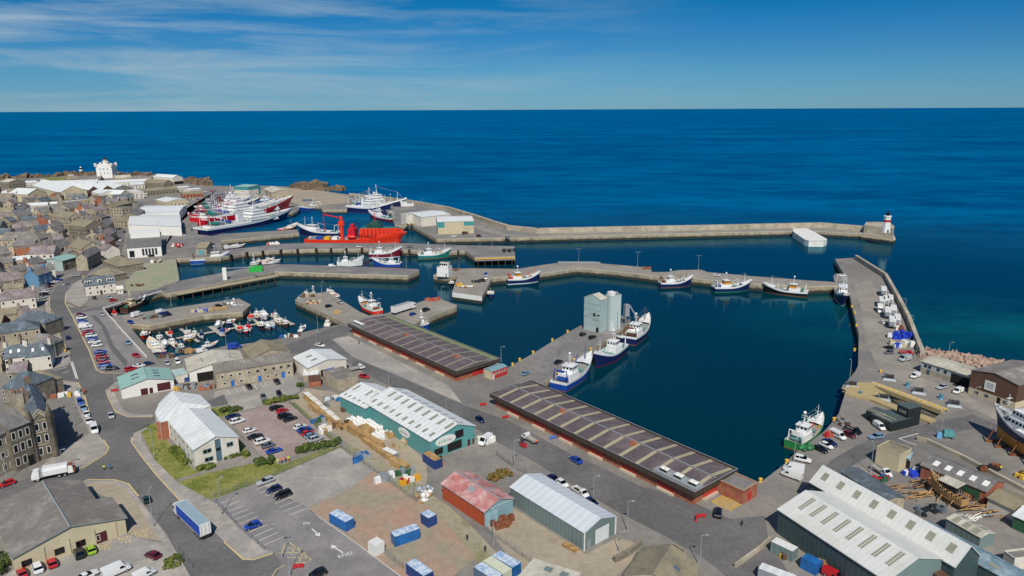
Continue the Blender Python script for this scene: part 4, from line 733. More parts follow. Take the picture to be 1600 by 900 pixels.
# site cabins (dark)
M_cabin = mat('dark_cabin', '#22292a', 0.5, 0.06, 0.5, wave=(1.0, 0, .12)); M_cabroof = mat('cabin_roof', '#4d5856', 0.6, 0.1, .5)
for i, (p0, p1, W_, h, lab) in enumerate((((1361, 647), (1393, 661.5), 5.2, 2.8, 'near dark green site cabin with pale roof strips beside a white van'), ((1353.5, 641.5), (1380, 651.5), 5, 2.79, 'rear dark green site cabin behind the near one, by the ship lift'))):
    K = shed('site_cabin', lab, 'cabin', p0, p1, W_ + 3.5 * (1 - i), h, h + .1, M_cabin, M_cabroof, [('sky', 'a', .5, (.2, .3), 5.5, 0, M_strip), ('sky', 'a', .5, (.6, .7), 5.5, 0, M_strip)], over=.02)
K = shed('cabin_tower', 'upper dark site cabin with white lettering, stacked above the low cabins', 'cabin', (1402.5, 632.5), (1420, 640), (1413.5, 624.5), 6.0, 6.1, M_cabin, M_cabroof, over=.02)
text('lettering', 'CKS', K.X(K.L * .5, -.05 , 4.6), (math.pi / 2, 0, 0 if K.s > 0 else math.pi), 1.3, M_trim, K.e)
# pier office, brown shed
K = shed('pier_office', 'grey and white two storey shed with blue windows beside the rock armour', 'office', (1440, 564.5), (1515, 588), (1455, 554.5), 4.3, 5.0, mat('pale_grey_cladding', '#aeb2ae', .6, .05, .5), M_creamroof, [('win', 'a', u, 2.5, 1.1, 1.1, mat('dark_blue_frame', '#3e5566', .5)) for u in (.1, .19, .37, .52)] + [('door', 'a', .17, 0, 1, 2.0, MATS['dark_blue_frame']), ('panel', 'a', .83, 0, 6.5, 3.5, M_door, 'doorway')], lower=(1.9, M_stone2), over=.3)
K = shed('brown_shed', 'brown clad gabled shed with a square white notice by the harbour entrance road', 'shed', (1518, 579), (1581, 563), (1590, 603), 8.2, 9.8, M_brown, M_greyroof, [('win', 'b', u, .7, 1.4, 1.1, M_grey) for u in (.18, .4, .8)] + [('panel', 'b', .66, 0, 1.1, 2.1, M_door, 'door')], lower=(2.3, M_cream), over=.25)
p = K.X(-.12, K.W * .44, 5.0); q = MB(); q.box(p.x - .05, p.x + .05, p.y - 1.7, p.y + 1.7, p.z - 1.6, p.z + 1.6, M_trim); sg = q.build('notice_board', K.e)
for k in range(4): q = MB(); q.box(p.x - .08, p.x - .05, p.y - 1.2, p.y + 1.2 - .3 * (k % 2), p.z + .7 - .5 * k, p.z + .85 - .5 * k, M_slate2); q.build('text_line', sg)
# sheds on the root of the breakwater
M_teal2 = mat('breakwater_teal', '#3f8d8c', .5, .06, .5, wave=(.6, 0, .08))
K = shed('net_shed', 'cream and teal banded net shed with a white roof on the breakwater root', 'shed', (684, 347), (740, 345.5), (667, 339), 9.8, 11.2, M_cream, M_whiteroof, [('panel', 'a', .08, 5.2, 6, 4.2, M_teal2, 'teal_panel'), ('panel', 'a', .87, 6.4, 8, 3.0, M_teal2, 'teal_panel'), ('panel', 'b', .45, 3.5, 16, 5.8, M_teal2, 'teal_panel')], over=.3)
K = shed('ice_store', 'long low cream store with a white roof behind the teal banded net shed', 'store', (658, 339.5), (704, 335), (645, 332), 8.0, 9.0, M_harl, M_whiteroof, over=.3)
K = shed('block_store', 'small square cream block store left of the long low store', 'store', (634, 336), (645, 335), 10, 8.5, 8.7, M_harl, M_creamroof, kind='flat')
# north quay buildings
K = shed('teal_ice_house', 'tall teal topped ice house with cream lower wall beyond the trawlers', 'ice house', (366, 291.5), (388, 292.5), 16, 12.5, 13.5, M_teal2, M_greenroof, lower=(9.0, M_harl), kind='mono')
q = MB(); 
K = shed('tiled_block', 'teal windowed block joined to the cream walled ice house', 'ice house', (387, 293), (407, 291), 14, 11.5, 12, M_teal2, M_greenroof, [('win', 'a', u, z, 1.8, 1.6, M_door) for u, z in ((.3, 8), (.3, 4.5), (.65, 8), (.65, 5))] , lower=(2.5, M_harl), kind='flat')
K = shed('quay_shed', 'pale tan shed with a low gabled roof behind the blue hulled trawler', 'shed', (411, 295), (425, 301), (447, 296), 6, 8.5, M_stone2, M_creamroof, [('panel', 'a', .5, 0, 6, 4, M_stone, 'door')])
K = shed('hangar', 'large white roofed fish processing shed with dark doors by the far shore', 'factory', (270, 278), (239, 276), (289, 276.8), 9, 12, M_harl, M_whiteroof, [('panel', 'b', u, 0, 5, 4, M_door, 'door') for u in (.25, .55, .85)], single=False)
# ice-white fish factory and clubhouse near the west quay
K = shed('fish_factory', 'broad white roofed fish factory beside the town street', 'factory', (200, 351), (283, 354), (206, 334), 7.5, 9.0, M_trim, M_whiteroof, over=.3, skew=True)
K = shed('factory_rear', 'stepped white rear bay of the fish factory', 'factory', (210, 332.5), (280, 331), (226, 322), 7.5, 8.6, M_trim, mat('bright_sheet', '#d5d8d6', .6, .06, .3, wave=(.5, 0, .08)), over=.2, skew=True)
K = shed('white_hall', 'white two storey modern hall with tall dark slot windows facing the harbour', 'hall', (198, 388), (251.5, 384.5), (203, 366), 6.8, 7.2, M_trim, M_slate, [('win', 'a', .46 + .095 * i, 1.2, 1.3, 4.6, M_slate2) for i in range(5)] + [('win', 'a', .13, .5, 3, 4.4, M_slate2)] + [('panel', 'a', .68, 0, 4, 1.6, M_door, 'porch')], skew=True)
q = MB(); X = K.X; q.mesh([X(K.L * u, K.W * v, z) for z in (6.5, 10.5) for u, v in ((.06, .6), (.99, .6), (.99, .99), (.06, .99))], [(0, 1, 5, 4), (1, 2, 6, 5), (2, 3, 7, 6), (3, 0, 4, 7), (4, 5, 6, 7)], M_trim); q.build('upper_storey', K.e)
# customs house: white, dormered
K = shed('harbour_house', 'white harled three storey harbour house with dormers, by the quay bend', 'house', (132.5, 447), (180, 441), 9, 5.6, 9.0, M_harl, M_slate2, row('win', 'a', 4, 3.4, .9, 1.3, M_frame, .15, .85) + row('win', 'a', 4, .8, .9, 1.3, M_frame, .15, .85) + [('door', 'a', .5, 0, 1.1, 2.2, M_maroon)], chim=((.02, .5), (.98, .5)), gm=M_stone2)
for u, w in ((.14, 3.6), (.5, 2.0), (.86, 3.6)):
    p = K.X(u * K.L, K.W * .14, 0); q = MB(); yy = sorted((K.X(0, K.W * .1, 0).y, K.X(0, K.W * .45, 0).y)); q.box(p.x - w / 2, p.x + w / 2, *yy, 5.9, 8.1, M_frame, top=M_slate2); dm = q.build('dormer', K.roof)
    fy = K.X(0, K.W * .1, 0).y
    for k in range(3 if w > 3 else 1): z = MB(); xx = p.x + (k - 1) * 1.1 if w > 3 else p.x; z.box(xx - .4, xx + .4, fy - .06 if K.s > 0 else fy - .02, fy + .02 if K.s > 0 else fy + .06, 6.5, 7.7, M_glass); z.build('pane', dm)
K = shed('gate_hut', 'tiny white gabled hut beside the white harbour house', 'hut', (183, 452.5), (192, 451.5), 4, 2.6, 4.0, M_harl, M_harl, [('win', 'a', .5, 1, .6, .7)])
K = shed('net_loft', 'tan pyramid roofed net loft behind the white harbour house', 'store', (160, 408), (186, 417), 14, 4.2, 7.5, M_stone, M_tanroof, hip=(0, 1))
K = shed('net_loft', 'second tan roofed net loft, between the first and the white harbour house', 'store', (143, 428), (170, 432), 11, 3.8, 7.0, M_stone, M_tanroof, hip=(0, 1))
K = shed('fishermens_store', 'little gabled stone store with a blue door at the root of the fendered pier', 'store', (306, 388), (322, 388), 14, 4.5, 7.5, M_stone2, M_tanroof, [('panel', 'a', .5, 0, 4, 3.4, mat('teal_door', '#5c93a0', .5), 'door')])
K = shed('harbour_office', 'white cube harbour office with a glazed lookout at the end of the curved pier', 'office', (682.5, 417.5), (700.5, 418.5), 6, 5.6, 6.0, M_trim, M_greyroof, [('door', 'a', .8, 0, 1, 2.1, M_grey)], kind='flat')
q = MB(); q.box(-K.L * .3, K.L * .4, -1.8, 1.8, 5.5, 8.4, M_trim, top=M_slate); o = q.build('lookout', K.e)
for i in range(4): q = MB(); x = K.L * (-.24 + .17 * i); q.box(x - .5, x + .5, -1.9, -1.8, 6.6, 7.8, M_glass); q.build('pane', o)
# ---------------------------------------------------------------- vehicles
PAINT = {k: mat('car_paint_' + n, c, 0.3, 0.02, 1, coat=0.5) for k, n, c in (('w', 'white', '#dcdcd8'), ('k', 'black', '#15171a'), ('s', 'silver', '#a3a8ab'), ('g', 'grey', '#5c6369'), ('n', 'navy', '#15204a'), ('b', 'blue', '#1c3f9a'), ('r', 'red', '#b01a22'), ('m', 'maroon', '#5e1020'), ('t', 'dark_green', '#12312f'), ('l', 'lime', '#8cb02a'), ('y', 'yellow', '#d8a01e'), ('c', 'pale_blue', '#6f8ea6'), ('o', 'orange', '#d8602a'))}
CN = dict(w='white', k='black', s='silver', g='grey', n='navy', b='blue', r='red', m='maroon', t='dark green', l='lime green', y='yellow', c='pale blue', o='orange')
M_tyre = mat('tyre', '#161616', 0.9, 0.1, 3); M_cglass = mat('car_glass', '#0b0f14', 0.08, 0.05, 1); M_plastic = mat('black_plastic', '#1c1c1c', 0.7, .1, 2); M_lamp = mat('headlamp', '#d8dcdc', .2, .02, 1); M_tail = mat('tail_lamp', '#7a1212', .3, .02, 1); M_bed = mat('truck_bed', '#a39a8a', .8, .1, 1)
def loft_body(st, m, mlow, glassmat=None):
    """st: (x, halfwidth, z_low, z_waist, z_top, top_halfwidth)"""
    b = MB(); R = []
    for x, hw, z0, z1, z2, tw in st: R.append([(x, -hw * .94, z0), (x, -hw, z0 + .18), (x, -hw, z1), (x, -tw, z2), (x, tw, z2), (x, hw, z1), (x, hw, z0 + .18), (x, hw * .94, z0)])
    for i in range(len(R) - 1):
        for j in range(7):
            b.mesh([R[i][j], R[i + 1][j], R[i + 1][j + 1], R[i][j + 1]], [(0, 1, 2, 3)], mlow if j in (0, 6) else m)
    b.face(R[0], m); b.face(R[-1], m); return b
_CAR = {}
def wheel_data(r=.31, w=.2):
    b = MB(); b.tube((0, -w / 2, 0), (0, w / 2, 0), r, M_tyre, n=12); b.tube((0, -w / 2 - .01, 0), (0, w / 2 + .01, 0), r * .6, M_steel, n=8); return b.data('wheel')
def car_kind(t):
    if t in _CAR: return _CAR[t]
    P = PAINT['w']; parts = []; 
    dims = dict(hatch=(4.0, .87, 1.45, -1.75, .95, -1.45, .1), saloon=(4.6, .9, 1.42, -1.6, .95, -.95, .05), estate=(4.7, .9, 1.47, -2.15, 1.0, -1.9, .1), suv=(4.6, .95, 1.72, -2.1, 1.1, -1.85, .2), mpv=(4.5, .92, 1.68, -2.05, 1.5, -1.85, .6))
    if t in dims:
        L_, hw, H, gx0, gx1, tx0, tx1 = dims[t]; h = L_ / 2; wz = .95 if H < 1.6 else 1.08
        body = loft_body([(-h, hw * .8, .32, wz * .72, wz * .8, hw * .72), (-h + .18, hw * .96, .25, wz * .85, wz, hw * .9), (gx0, hw, .22, wz * .88, wz, hw * .93), (.2, hw, .2, wz * .88, wz, hw * .93), (gx1, hw, .22, wz * .86, wz * .98, hw * .92), (h - .45, hw * .95, .22, wz * .76, wz * .84, hw * .8), (h - .08, hw * .82, .28, wz * .62, wz * .68, hw * .66), (h, hw * .7, .34, wz * .55, wz * .6, hw * .6)], P, M_plastic)
        g = MB(); z0 = wz - .01; a = [(gx0, -hw * .9, z0), (gx1, -hw * .88, z0 - .02), (gx1, hw * .88, z0 - .02), (gx0, hw * .9, z0)]; c = [(tx0, -hw * .74, H - .05), (tx1, -hw * .72, H - .05), (tx1, hw * .72, H - .05), (tx0, hw * .74, H - .05)]
        for i in range(4): g.face([a[i], a[(i + 1) % 4], c[(i + 1) % 4], c[i]], M_cglass)
        r = MB(); mid = (tx0 + tx1) / 2; r.mesh([(p[0] * 1.0, p[1] * 1.02, p[2]) for p in c] + [(tx0 + .12, -hw * .6, H), (tx1 - .1, -hw * .6, H), (tx1 - .1, hw * .6, H), (tx0 + .12, hw * .6, H)], [(0, 1, 5, 4), (1, 2, 6, 5), (2, 3, 7, 6), (3, 0, 4, 7), (4, 5, 6, 7)], P)
        for y in (-1, 1):
            for (ax, bx, tx_, ux) in ((gx0, gx0 + .25, tx0, tx0 + .2), ((gx0 + gx1) / 2 - .1, (gx0 + gx1) / 2, mid - .05, mid + .05)): r.face([(ax, y * hw * .905, z0), (bx, y * hw * .905, z0), (ux, y * hw * .745, H - .04), (tx_, y * hw * .745, H - .04)], P)
        parts = [('body', body, 1), ('window_glass', g, 0), ('roof', r, 1)]; wb = L_ * .3; wr = .33
        for y in (-1, 1):
            q = MB(); q.box(h - .22, h - .03, y * hw * .62 - .16, y * hw * .62 + .16, wz * .6, wz * .72, M_lamp); parts.append(('headlight', q, 0))
    elif t in ('van', 'minivan', 'minibus'):
        L_, hw, H = dict(van=(5.4, 1.0, 2.35), minivan=(4.4, .9, 1.85), minibus=(5.2, .98, 2.0))[t]; h = L_ / 2
        body = loft_body([(-h, hw * .96, .35, H * .55, H * .96, hw * .84), (-h + .1, hw, .3, H * .55, H, hw * .88), (h - 1.9, hw, .3, H * .55, H, hw * .88), (h - 1.45, hw, .3, H * .52, H * .97, hw * .84), (h - .75, hw, .3, H * .48, H * .56, hw * .86), (h - .1, hw * .9, .32, H * .36, H * .42, hw * .75), (h, hw * .8, .4, H * .3, H * .33, hw * .7)], P, M_plastic)
        g = MB(); g.face([(h - 1.42, -hw * .8, H * .95), (h - 1.42, hw * .8, H * .95), (h - .78, hw * .82, H * .58), (h - .78, -hw * .82, H * .58)], M_cglass); g.v = [(x + .02, y, z + .02) for x, y, z in g.v]
        for y in (-1, 1):
            g.face([(h - 2.2, y * (hw * .935 + .02), H * .78), (h - 1.6, y * (hw * .935 + .02), H * .78), (h - 1.0, y * (hw + .01), H * .55), (h - 2.2, y * (hw + .01), H * .55)], M_cglass)
            if t == 'minibus': g.face([(-h + .4, y * (hw * .94 + .02), H * .78), (h - 2.4, y * (hw * .94 + .02), H * .78), (h - 2.4, y * (hw + .01), H * .56), (-h + .4, y * (hw + .01), H * .56)], M_cglass)
        parts = [('body', body, 1), ('window_glass', g, 0)]; wb = L_ * .31; wr = .36
        for y in (-1, 1): q = MB(); q.box(h - .15, h - .02, y * hw * .6 - .15, y * hw * .6 + .15, H * .3, H * .38, M_lamp); parts.append(('headlight', q, 0))
    elif t in ('flatbed', 'pickup', 'boxtruck'):
        L_, hw, H = dict(flatbed=(6.0, 1.0, 2.2), pickup=(5.2, .95, 1.75), boxtruck=(7.5, 1.2, 3.3))[t]; h = L_ / 2; cl = 1.9 if t != 'boxtruck' else 1.9; Hc = 2.2 if t == 'flatbed' else 1.75 if t == 'pickup' else 2.5
        body = loft_body([(h - cl - .3, hw * .94, .45, Hc * .55, Hc * .97, hw * .8), (h - cl + .2, hw * .95, .4, Hc * .55, Hc, hw * .82), (h - 1.3, hw * .95, .4, Hc * .55, Hc * .97, hw * .8), (h - .75, hw * .95, .4, Hc * .5, Hc * .6, hw * .85), (h - .1, hw * .88, .4, Hc * .4, Hc * .45, hw * .75), (h, hw * .8, .45, Hc * .34, Hc * .36, hw * .7)], P, M_plastic)
        g = MB(); g.face([(h - 1.26, -hw * .76, Hc * .95), (h - 1.26, hw * .76, Hc * .95), (h - .76, hw * .8, Hc * .63), (h - .76, -hw * .8, Hc * .63)], M_cglass)
        for y in (-1, 1): g.face([(h - 2.0, y * (hw * .9 + .01), Hc * .82), (h - 1.4, y * (hw * .9 + .01), Hc * .82), (h - 1.0, y * (hw * .95 + .01), Hc * .58), (h - 2.0, y * (hw * .95 + .01), Hc * .58)], M_cglass)
        parts = [('cab', body, 1), ('window_glass', g, 0)]; q = MB(); x1 = h - cl - .35
        q.box(-h, x1, -.4, .4, .45, .75, M_plastic)
        if t == 'boxtruck': q.box(-h, x1, -hw, hw, .9, H, M_trim); parts.append(('box', q, 0))
        else:
            zf = .85 if t == 'flatbed' else .7; q.box(-h, x1, -hw, hw, zf - .1, zf, M_bed)
            for a in ((-h, x1, -hw, -hw + .06), (-h, x1, hw - .06, hw), (-h, -h + .06, -hw + .06, hw - .06), (x1 - .06, x1, -hw + .06, hw - .06)): q.box(*a, zf, zf + .45, M_steel if t == 'flatbed' else P)
            parts.append(('load_bed', q, 0 if t == 'flatbed' else 2))
        wb = L_ * .31; wr = .38
    _CAR[t] = ([(n, b.data(n), c) for n, b, c in parts], wb, hw, wr, wheel_data(wr))
    # one joined mesh for copies a few pixels long
    j = MB()
    for n, b, c in parts:
        for f, mm, sm in zip(b.f, b.m, b.sm): j.face([b.v[i] for i in f], b.ms[mm], sm)
    for x in (-wb, wb):
        for y in (-1, 1): j.tube((x, y * (hw - .2), wr), (x, y * hw, wr), wr, M_tyre, n=8)
    _CAR[t + '_far'] = j.data('car')
    return _CAR[t]
TN = dict(hatch='hatchback', saloon='saloon car', estate='estate car', suv='off-roader', mpv='people carrier', van='panel van', minivan='small van', minibus='minibus', flatbed='flatbed lorry', pickup='pickup', boxtruck='box lorry')
CT = dict(van='van', minivan='van', minibus='minibus', flatbed='lorry', pickup='pickup', boxtruck='lorry')
USED = {}
def vehicle(t, c, x, y, dx, dy, place, z=0.0, group=None):
    K = car_kind(t); p = G(x, y, z + .7); p.z = z + .03; q = G(x + dx, y + dy, z); rz = head(Vector((*G(x, y, z)[:2], 0)), Vector((*q[:2], 0)))
    lab = f"{CN[c]} {TN[t]} {place}"
    nm = {'van': 'van', 'minivan': 'van', 'minibus': 'minibus', 'flatbed': 'flatbed_lorry', 'pickup': 'pickup', 'boxtruck': 'box_lorry'}.get(t, 'car')
    pm = PAINT[c]
    if y < 500:
        o = bpy.data.objects.new(nm, _CAR[t + '_far']); COL.objects.link(o); o.location = p; o.rotation_euler = (0, 0, rz)
        for i, s in enumerate(o.material_slots):
            if s.material is PAINT['w']: s.link = 'OBJECT'; s.material = pm
        return tag(o, lab, CT.get(t, 'car'), group)
    e = empty(nm, p, rz, lab, CT.get(t, 'car'), group); parts, wb, hw, wr, wd = K
    for n, me, cc in parts:
        o = part(n, me, e)
        if cc:
            for s in o.material_slots:
                if s.material is PAINT['w']: s.link = 'OBJECT'; s.material = pm
    for xx in (-wb, wb):
        for yy in (-1, 1): part('wheel', wd, e, (xx, yy * (hw - .1), wr - .03))
    return e
ROWS = []
def carrow(spec, place, group, dx, dy):
    """spec: 'type colour x y' strings in order; the label names the neighbours"""
    L_ = [s.split() for s in spec.split(';')]
    for i, s in enumerate(L_):
        t, c, x, y = s[0], s[1], float(s[2]), float(s[3]); nb = []
        if i == 0: w = f"ending {place} at its far end"
        elif i == len(L_) - 1: w = f"ending {place} at its near end"
        else: w = f"between {CN[L_[i-1][1]]} and {CN[L_[i+1][1]]} in {place}"
        k = (t, c, w); USED[k] = USED.get(k, 0) + 1
        if USED[k] > 1: w = f"nearer the camera {w}"
        vehicle(t, c, x, y, dx, dy, w, group=group)
carrow('hatch m 126 491;mpv w 128 496;hatch b 129 501;estate w 131.5 505.5;van w 134 510;hatch s 137 513.5;hatch r 139.5 517.5;suv r 137 521.5;mpv w 143 524;hatch b 145 528.5;estate w 148 533.5;hatch w 151.5 539;saloon b 156.5 549;hatch n 158 553;suv r 159 557.5;saloon k 161 561;hatch r 162 565.5;estate b 164.5 570;hatch c 167 574;suv k 175.5 575.5', 'the main road kerb row', 'cars in the long kerbside row', 10, -1.2)
carrow('hatch b 92.5 437;saloon w 86 440;hatch n 80 443;hatch m 75.5 447.5;mpv s 74 451;hatch w 71.5 455;suv k 69 459.5;saloon s 66 465', 'the row by the blue house', 'cars below the blue fronted house', 8, -1.5)
carrow('estate b 125.5 627;hatch c 130 637;hatch w 135 647;saloon w 138.5 657.5', 'the line by the stone hall', 'cars beside the stone hall', 5, 10)
carrow('saloon n 364 649.5;suv w 371 657.5;hatch w 390 672;saloon k 399 681;suv w 410 689;hatch g 419 695;saloon b 428.5 703.5', 'the row by the white office', 'cars beside the white office', 24, -7)
carrow('estate k 432 636;hatch r 441 641;suv k 445 649;saloon k 453.5 653.5;hatch w 469 666;saloon b 475.5 670;saloon n 479 673;hatch r 481 676;hatch c 486.5 680;suv s 493.5 685', 'the row by the timber yard', 'cars along the lumber yard fence', 24, -8)
carrow('hatch k 436 614.5;hatch g 411.5 619.5', 'the pair facing the stone offices', 'cars facing the stone offices', 5, 9)
carrow('saloon k 432.5 595.5;saloon k 389 603.5', 'the bays by the stone offices', 'cars against the stone offices', 8, 8)
for s in '''estate s 415 751 -22 8 at the upper end of the lower car park
hatch n 428 763.5 -22 8 parked between an estate car and a big people carrier
mpv k 442 772.5 -22 8 beside the pale gravel edge of the lower car park
hatch b 394 820.5 -22 8 alone among the empty bays of the lower car park
hatch k 496 895 -20 8 at the bottom of the lower car park
hatch r 34 894 -5 -12 with a pale roof at the left end of the corner warehouse
mpv w 58 886 -5 -12 in front of the corner warehouse window
hatch r 81 878.5 -5 -12 under the middle window of the corner warehouse
suv k 123 863.5 -5 -12 next to the lime green car at the warehouse door
hatch l 142 857.5 -5 -12 by the maroon door of the corner warehouse
hatch m 238 866 -10 -4 at the gateway of the warehouse yard
van w 182 892 14 -6 with a long roof at the bottom edge of the warehouse yard
saloon w 136 899 10 -5 cut off at the bottom edge beside the long white van
minivan w 226 897 10 -5 in the fenced plot at the bottom edge
hatch r 10 755 -12 4 on the side street by the stone hall
minibus c 77 600 4 12 parked in the shadow of the stone hall
van w 147 671 4 12 last in line by the stone hall
hatch s 173.5 649 4 11 driving on the main road beside the white shed forecourt
hatch t 228.5 779 -5 -11 driving on the main road ahead of the blue trailer lorry
hatch n 106 527 -4 -10 driving on the main road past the yellow vans
van y 83.5 509 6 11 parked by the grey hipped roof house
van y 98 546 6 11 parked further down the kerb by the white walled house
saloon s 103.5 443 9 -3 driving round the bend by the harbour house
saloon s 118 430 9 -1 in front of the green roofed shop
hatch k 141.5 433 8 -3 beside the harbour house gable
saloon k 147.5 465 6 7 at the door of the white harbour house
hatch s 170.5 464 7 3 under the right windows of the white harbour house
hatch r 177.5 468.5 10 -2 driving past the white harbour house
hatch s 159.5 490.5 5 6 at the corner of the inner quay
hatch c 200.5 535 6 9 alone on the lot beside the white quay railing
hatch r 213 555 8 2 near the white quay railing end
suv r 205 576 12 -3 behind the green roofed white shed
saloon w 217 571 12 -2 half hidden behind the green roofed white shed
hatch n 232 567.5 12 -2 by the quay end behind the green roofed white shed
hatch s 261 567 6 8 left of the cream roofed workshop
mpv w 277 564.5 6 8 with dark windows beside the cream roofed workshop
minivan w 315.5 548 14 -3 on the quay behind the cream roofed workshop
van b 366.5 542 14 -2 on the quay behind the tan roofed store
saloon w 500 539 10 2 on the open asphalt behind the pale cream shed
flatbed w 558 575.5 14 -3 beside the pale cream shed
hatch r 569 587.5 12 2 tucked behind the merchant's white roof
hatch n 750 655 12 8 driving between the merchant shed and the market
van w 758.5 689 -13 9 parked outside the merchant shed gable
flatbed w 827.5 685.5 -13 -7 with teal sides unloading on the harbour road
saloon b 899.5 717.5 -13 -8 parked along the second market
saloon n 866 747.5 12 8 half hidden behind the pale grey shed roof
hatch w 878.5 754.5 12 8 behind the pale grey shed roof
pickup w 907 768.5 12 8 parked at the right side of the pale grey shed
hatch n 925 784 12 8 right of the pale grey shed near its door end
suv k 1122 800 1 -10 beside the yellow hatched loading bay
hatch k 911 521.5 9 -4 at the foot of the ice plant tower
estate k 926 526 9 -4 in front of the ice plant door
saloon k 873 564.5 10 -5 midway along the ice plant jetty
hatch c 822 582.5 10 -5 on the ice plant jetty near the red hut
hatch k 513.5 477.5 9 -3 on the angled pier
pickup s 531 472 8 4 on the angled pier beside a moored boat
suv k 666 483.5 8 -3 on the market spur pier beyond the lorry
hatch b 645 490 8 -3 on the market spur pier beside the lorry
pickup k 1333 672 15 6 beside the dark green site cabins
hatch m 1327.5 678.5 13 6 between the black pickup and a white minibus
minibus w 1309 680 14 7 in the quayside row by the green trawler
saloon n 1297 691 13 6 in the quayside row behind a white car
hatch w 1291.5 695.5 13 6 in the middle of the quayside row by the green trawler
saloon k 1282 701 13 6 nearest the green trawler in the quayside row
suv w 1254 717 13 3 alone on the quay edge by the green trawler
van w 1240 733 -14 -3 half hidden behind a bigger van at the quay corner
van w 1237 742.5 -14 -5 with a high roof at the quay corner
estate c 1369 681.5 -14 2 on the boatyard lane
minivan w 1374 666 10 7 against the dark green site cabins
flatbed w 1377 736.5 12 7 beside the beige winch house
boxtruck w 1375 485 2 10 among the white reefer trailers
hatch w 1378.5 503 -4 -2 below the white reefer trailers on the lorry pier
minivan w 1390 524 -1 -6 beside the blue tarpaulin stack
hatch k 1388 542.5 -6 -2 in front of the blue tarpaulin stack
hatch g 1389 550 -6 1 below another dark car on the lorry pier
pickup r 1417 551 10 1 by the end of the harbour parapet
saloon k 1415 556 -9 1 between the red pickup and a silver van
van s 1414 561 -9 2 by the end of the harbour parapet
minivan w 1430 587 -10 4 by the grey and white pier office
estate s 1472 604 -12 4 in the bays of the pier office
minivan w 1497 611 -10 4 outside the open doorway of the pier office
minivan r 1302 899 14 7 at the bottom edge beside the boat shed
van w 214 492 10 -3 on the short stone pier
minivan w 251 486.5 9 -2 on the short stone pier further out
van n 258.5 492 10 -2 on the middle of the short stone pier
hatch b 204 503 8 3 at the root of the short stone pier
suv k 342 478 9 -2 on the outer half of the short stone pier
hatch s 173 365.5 6 -5 in the old town street by the fish factory
hatch k 187 357 5 -5 driving away along the old town street
hatch n 194.5 362 5 -4 parked at the fish factory wall
hatch w 188 375 4 -5 in the street left of the white hall
hatch w 102 390 3 -5 in the lane beside the orange brick block
hatch w 287 367 6 1 on the street right of the fish factory
saloon g 300 359 1 -5 on the west quay by the trawler sterns
hatch w 709 369 9 0 outside the net shed
suv m 748.5 368.5 9 1 right of the net shed
hatch n 793 370.5 7 0 alone on the breakwater road
hatch w 561 385 8 0 on the timber fendered pier below the orange ship
minivan w 519.5 415.5 8 0 on the narrow pier by a moored boat
minivan b 759 429.5 -1 4 on the tarmac spur of the curved pier
minivan w 759.5 434 -1 4 below a blue van on the spur of the curved pier
hatch w 1120 429.5 8 1 on the curved middle pier between two trawlers
saloon g 640 385 8 0 on the fendered pier right of the orange ship
hatch w 15.5 325 3 -5 in the shadowed street at the far left
hatch s 10.5 331.5 3 -5 lower in the shadowed street at the far left
hatch w 21.5 320 3 -5 higher in the shadowed street at the far left
hatch r 280 385 6 1 by the red trucks near the white hall
hatch w 303 299.5 5 0 in the far shore car park, left end
hatch k 312 299.5 5 0 in the far shore car park
hatch w 321 299 5 0 in the far shore car park, next to a dark one
hatch r 331 298.8 5 0 in the far shore car park, right end'''.split('\n'):
    t, c, x, y, dx, dy, pl = s.split(' ', 6); vehicle(t, c, float(x), float(y), float(dx), float(dy), pl)
# articulated lorry on the main road
def artic(x, y, x1, y1, side, label, L_=13.6, roofm=None):
    a, c = G(x, y), G(x1, y1); rz = head(a, c); e = empty('articulated_lorry', ((a + c) / 2)[:2] + (0.03,) if False else ((a.x + c.x) / 2, (a.y + c.y) / 2, .03), rz, label, 'lorry')
    h = L_ / 2; b = MB(); b.box(-h, h, -1.27, 1.27, 1.2, 4.0, side, top=roofm or M_grey); b.box(-h - .02, -h + .12, -1.27, 1.27, 1.15, 4.02, M_trim)
    for k in (-.85, 0, .85): b.box(-h - .05, -h - .02, k - .05, k + .05, 1.3, 3.9, M_grey)
    for yy in (-1.29, 1.25): b.box(-h, h, yy, yy + .04, 3.88, 4.03, M_trim); b.box(-h, h, yy, yy + .04, 1.12, 1.2, M_trim)
    b.build('trailer', e)
    q = MB(); q.box(-h, h - .5, -.5, .5, .75, 1.15, M_plastic); q.box(-h - .02, -h + .1, -1.2, 1.2, .5, 1.1, M_plastic); q.build('chassis', e)
    c_ = loft_body([(h + .35, 1.22, .6, 2.2, 3.7, 1.1), (h + .7, 1.24, .5, 2.2, 3.75, 1.12), (h + 1.9, 1.24, .5, 1.9, 3.3, 1.1), (h + 2.45, 1.2, .5, 1.8, 2.9, 1.1), (h + 2.6, 1.15, .5, 1.5, 1.8, 1.1)], PAINT['w'], M_plastic); c_.build('cab', e)
    g = MB(); g.face([(h + 2.5, -1.05, 2.85), (h + 2.5, 1.05, 2.85), (h + 2.62, 1.05, 1.9), (h + 2.62, -1.05, 1.9)], M_cglass)
    for s in (-1, 1): g.face([(h + 1.2, s * 1.2, 2.6), (h + 2.2, s * 1.2, 2.6), (h + 2.3, s * 1.25, 1.9), (h + 1.2, s * 1.25, 1.9)], M_cglass)
    g.build('window_glass', e)
    wd = wheel_data(.5, .35)
    for xx in (-h + 1.2, -h + 2.5, -h + 3.8, h - .2, h + 1.9):
        for s in (-1, 1): part('wheel', wd, e, (xx, s * 1.08, .47))
    return e
M_curtain = mat('blue_curtain', '#1546a8', .5, .05, .8)
artic(323, 843, 285, 806.5, M_curtain, 'blue curtain sided articulated lorry with a white cab on the main road', roofm=mat('trailer_roof', '#8fa3ab', .5, .06, .5))
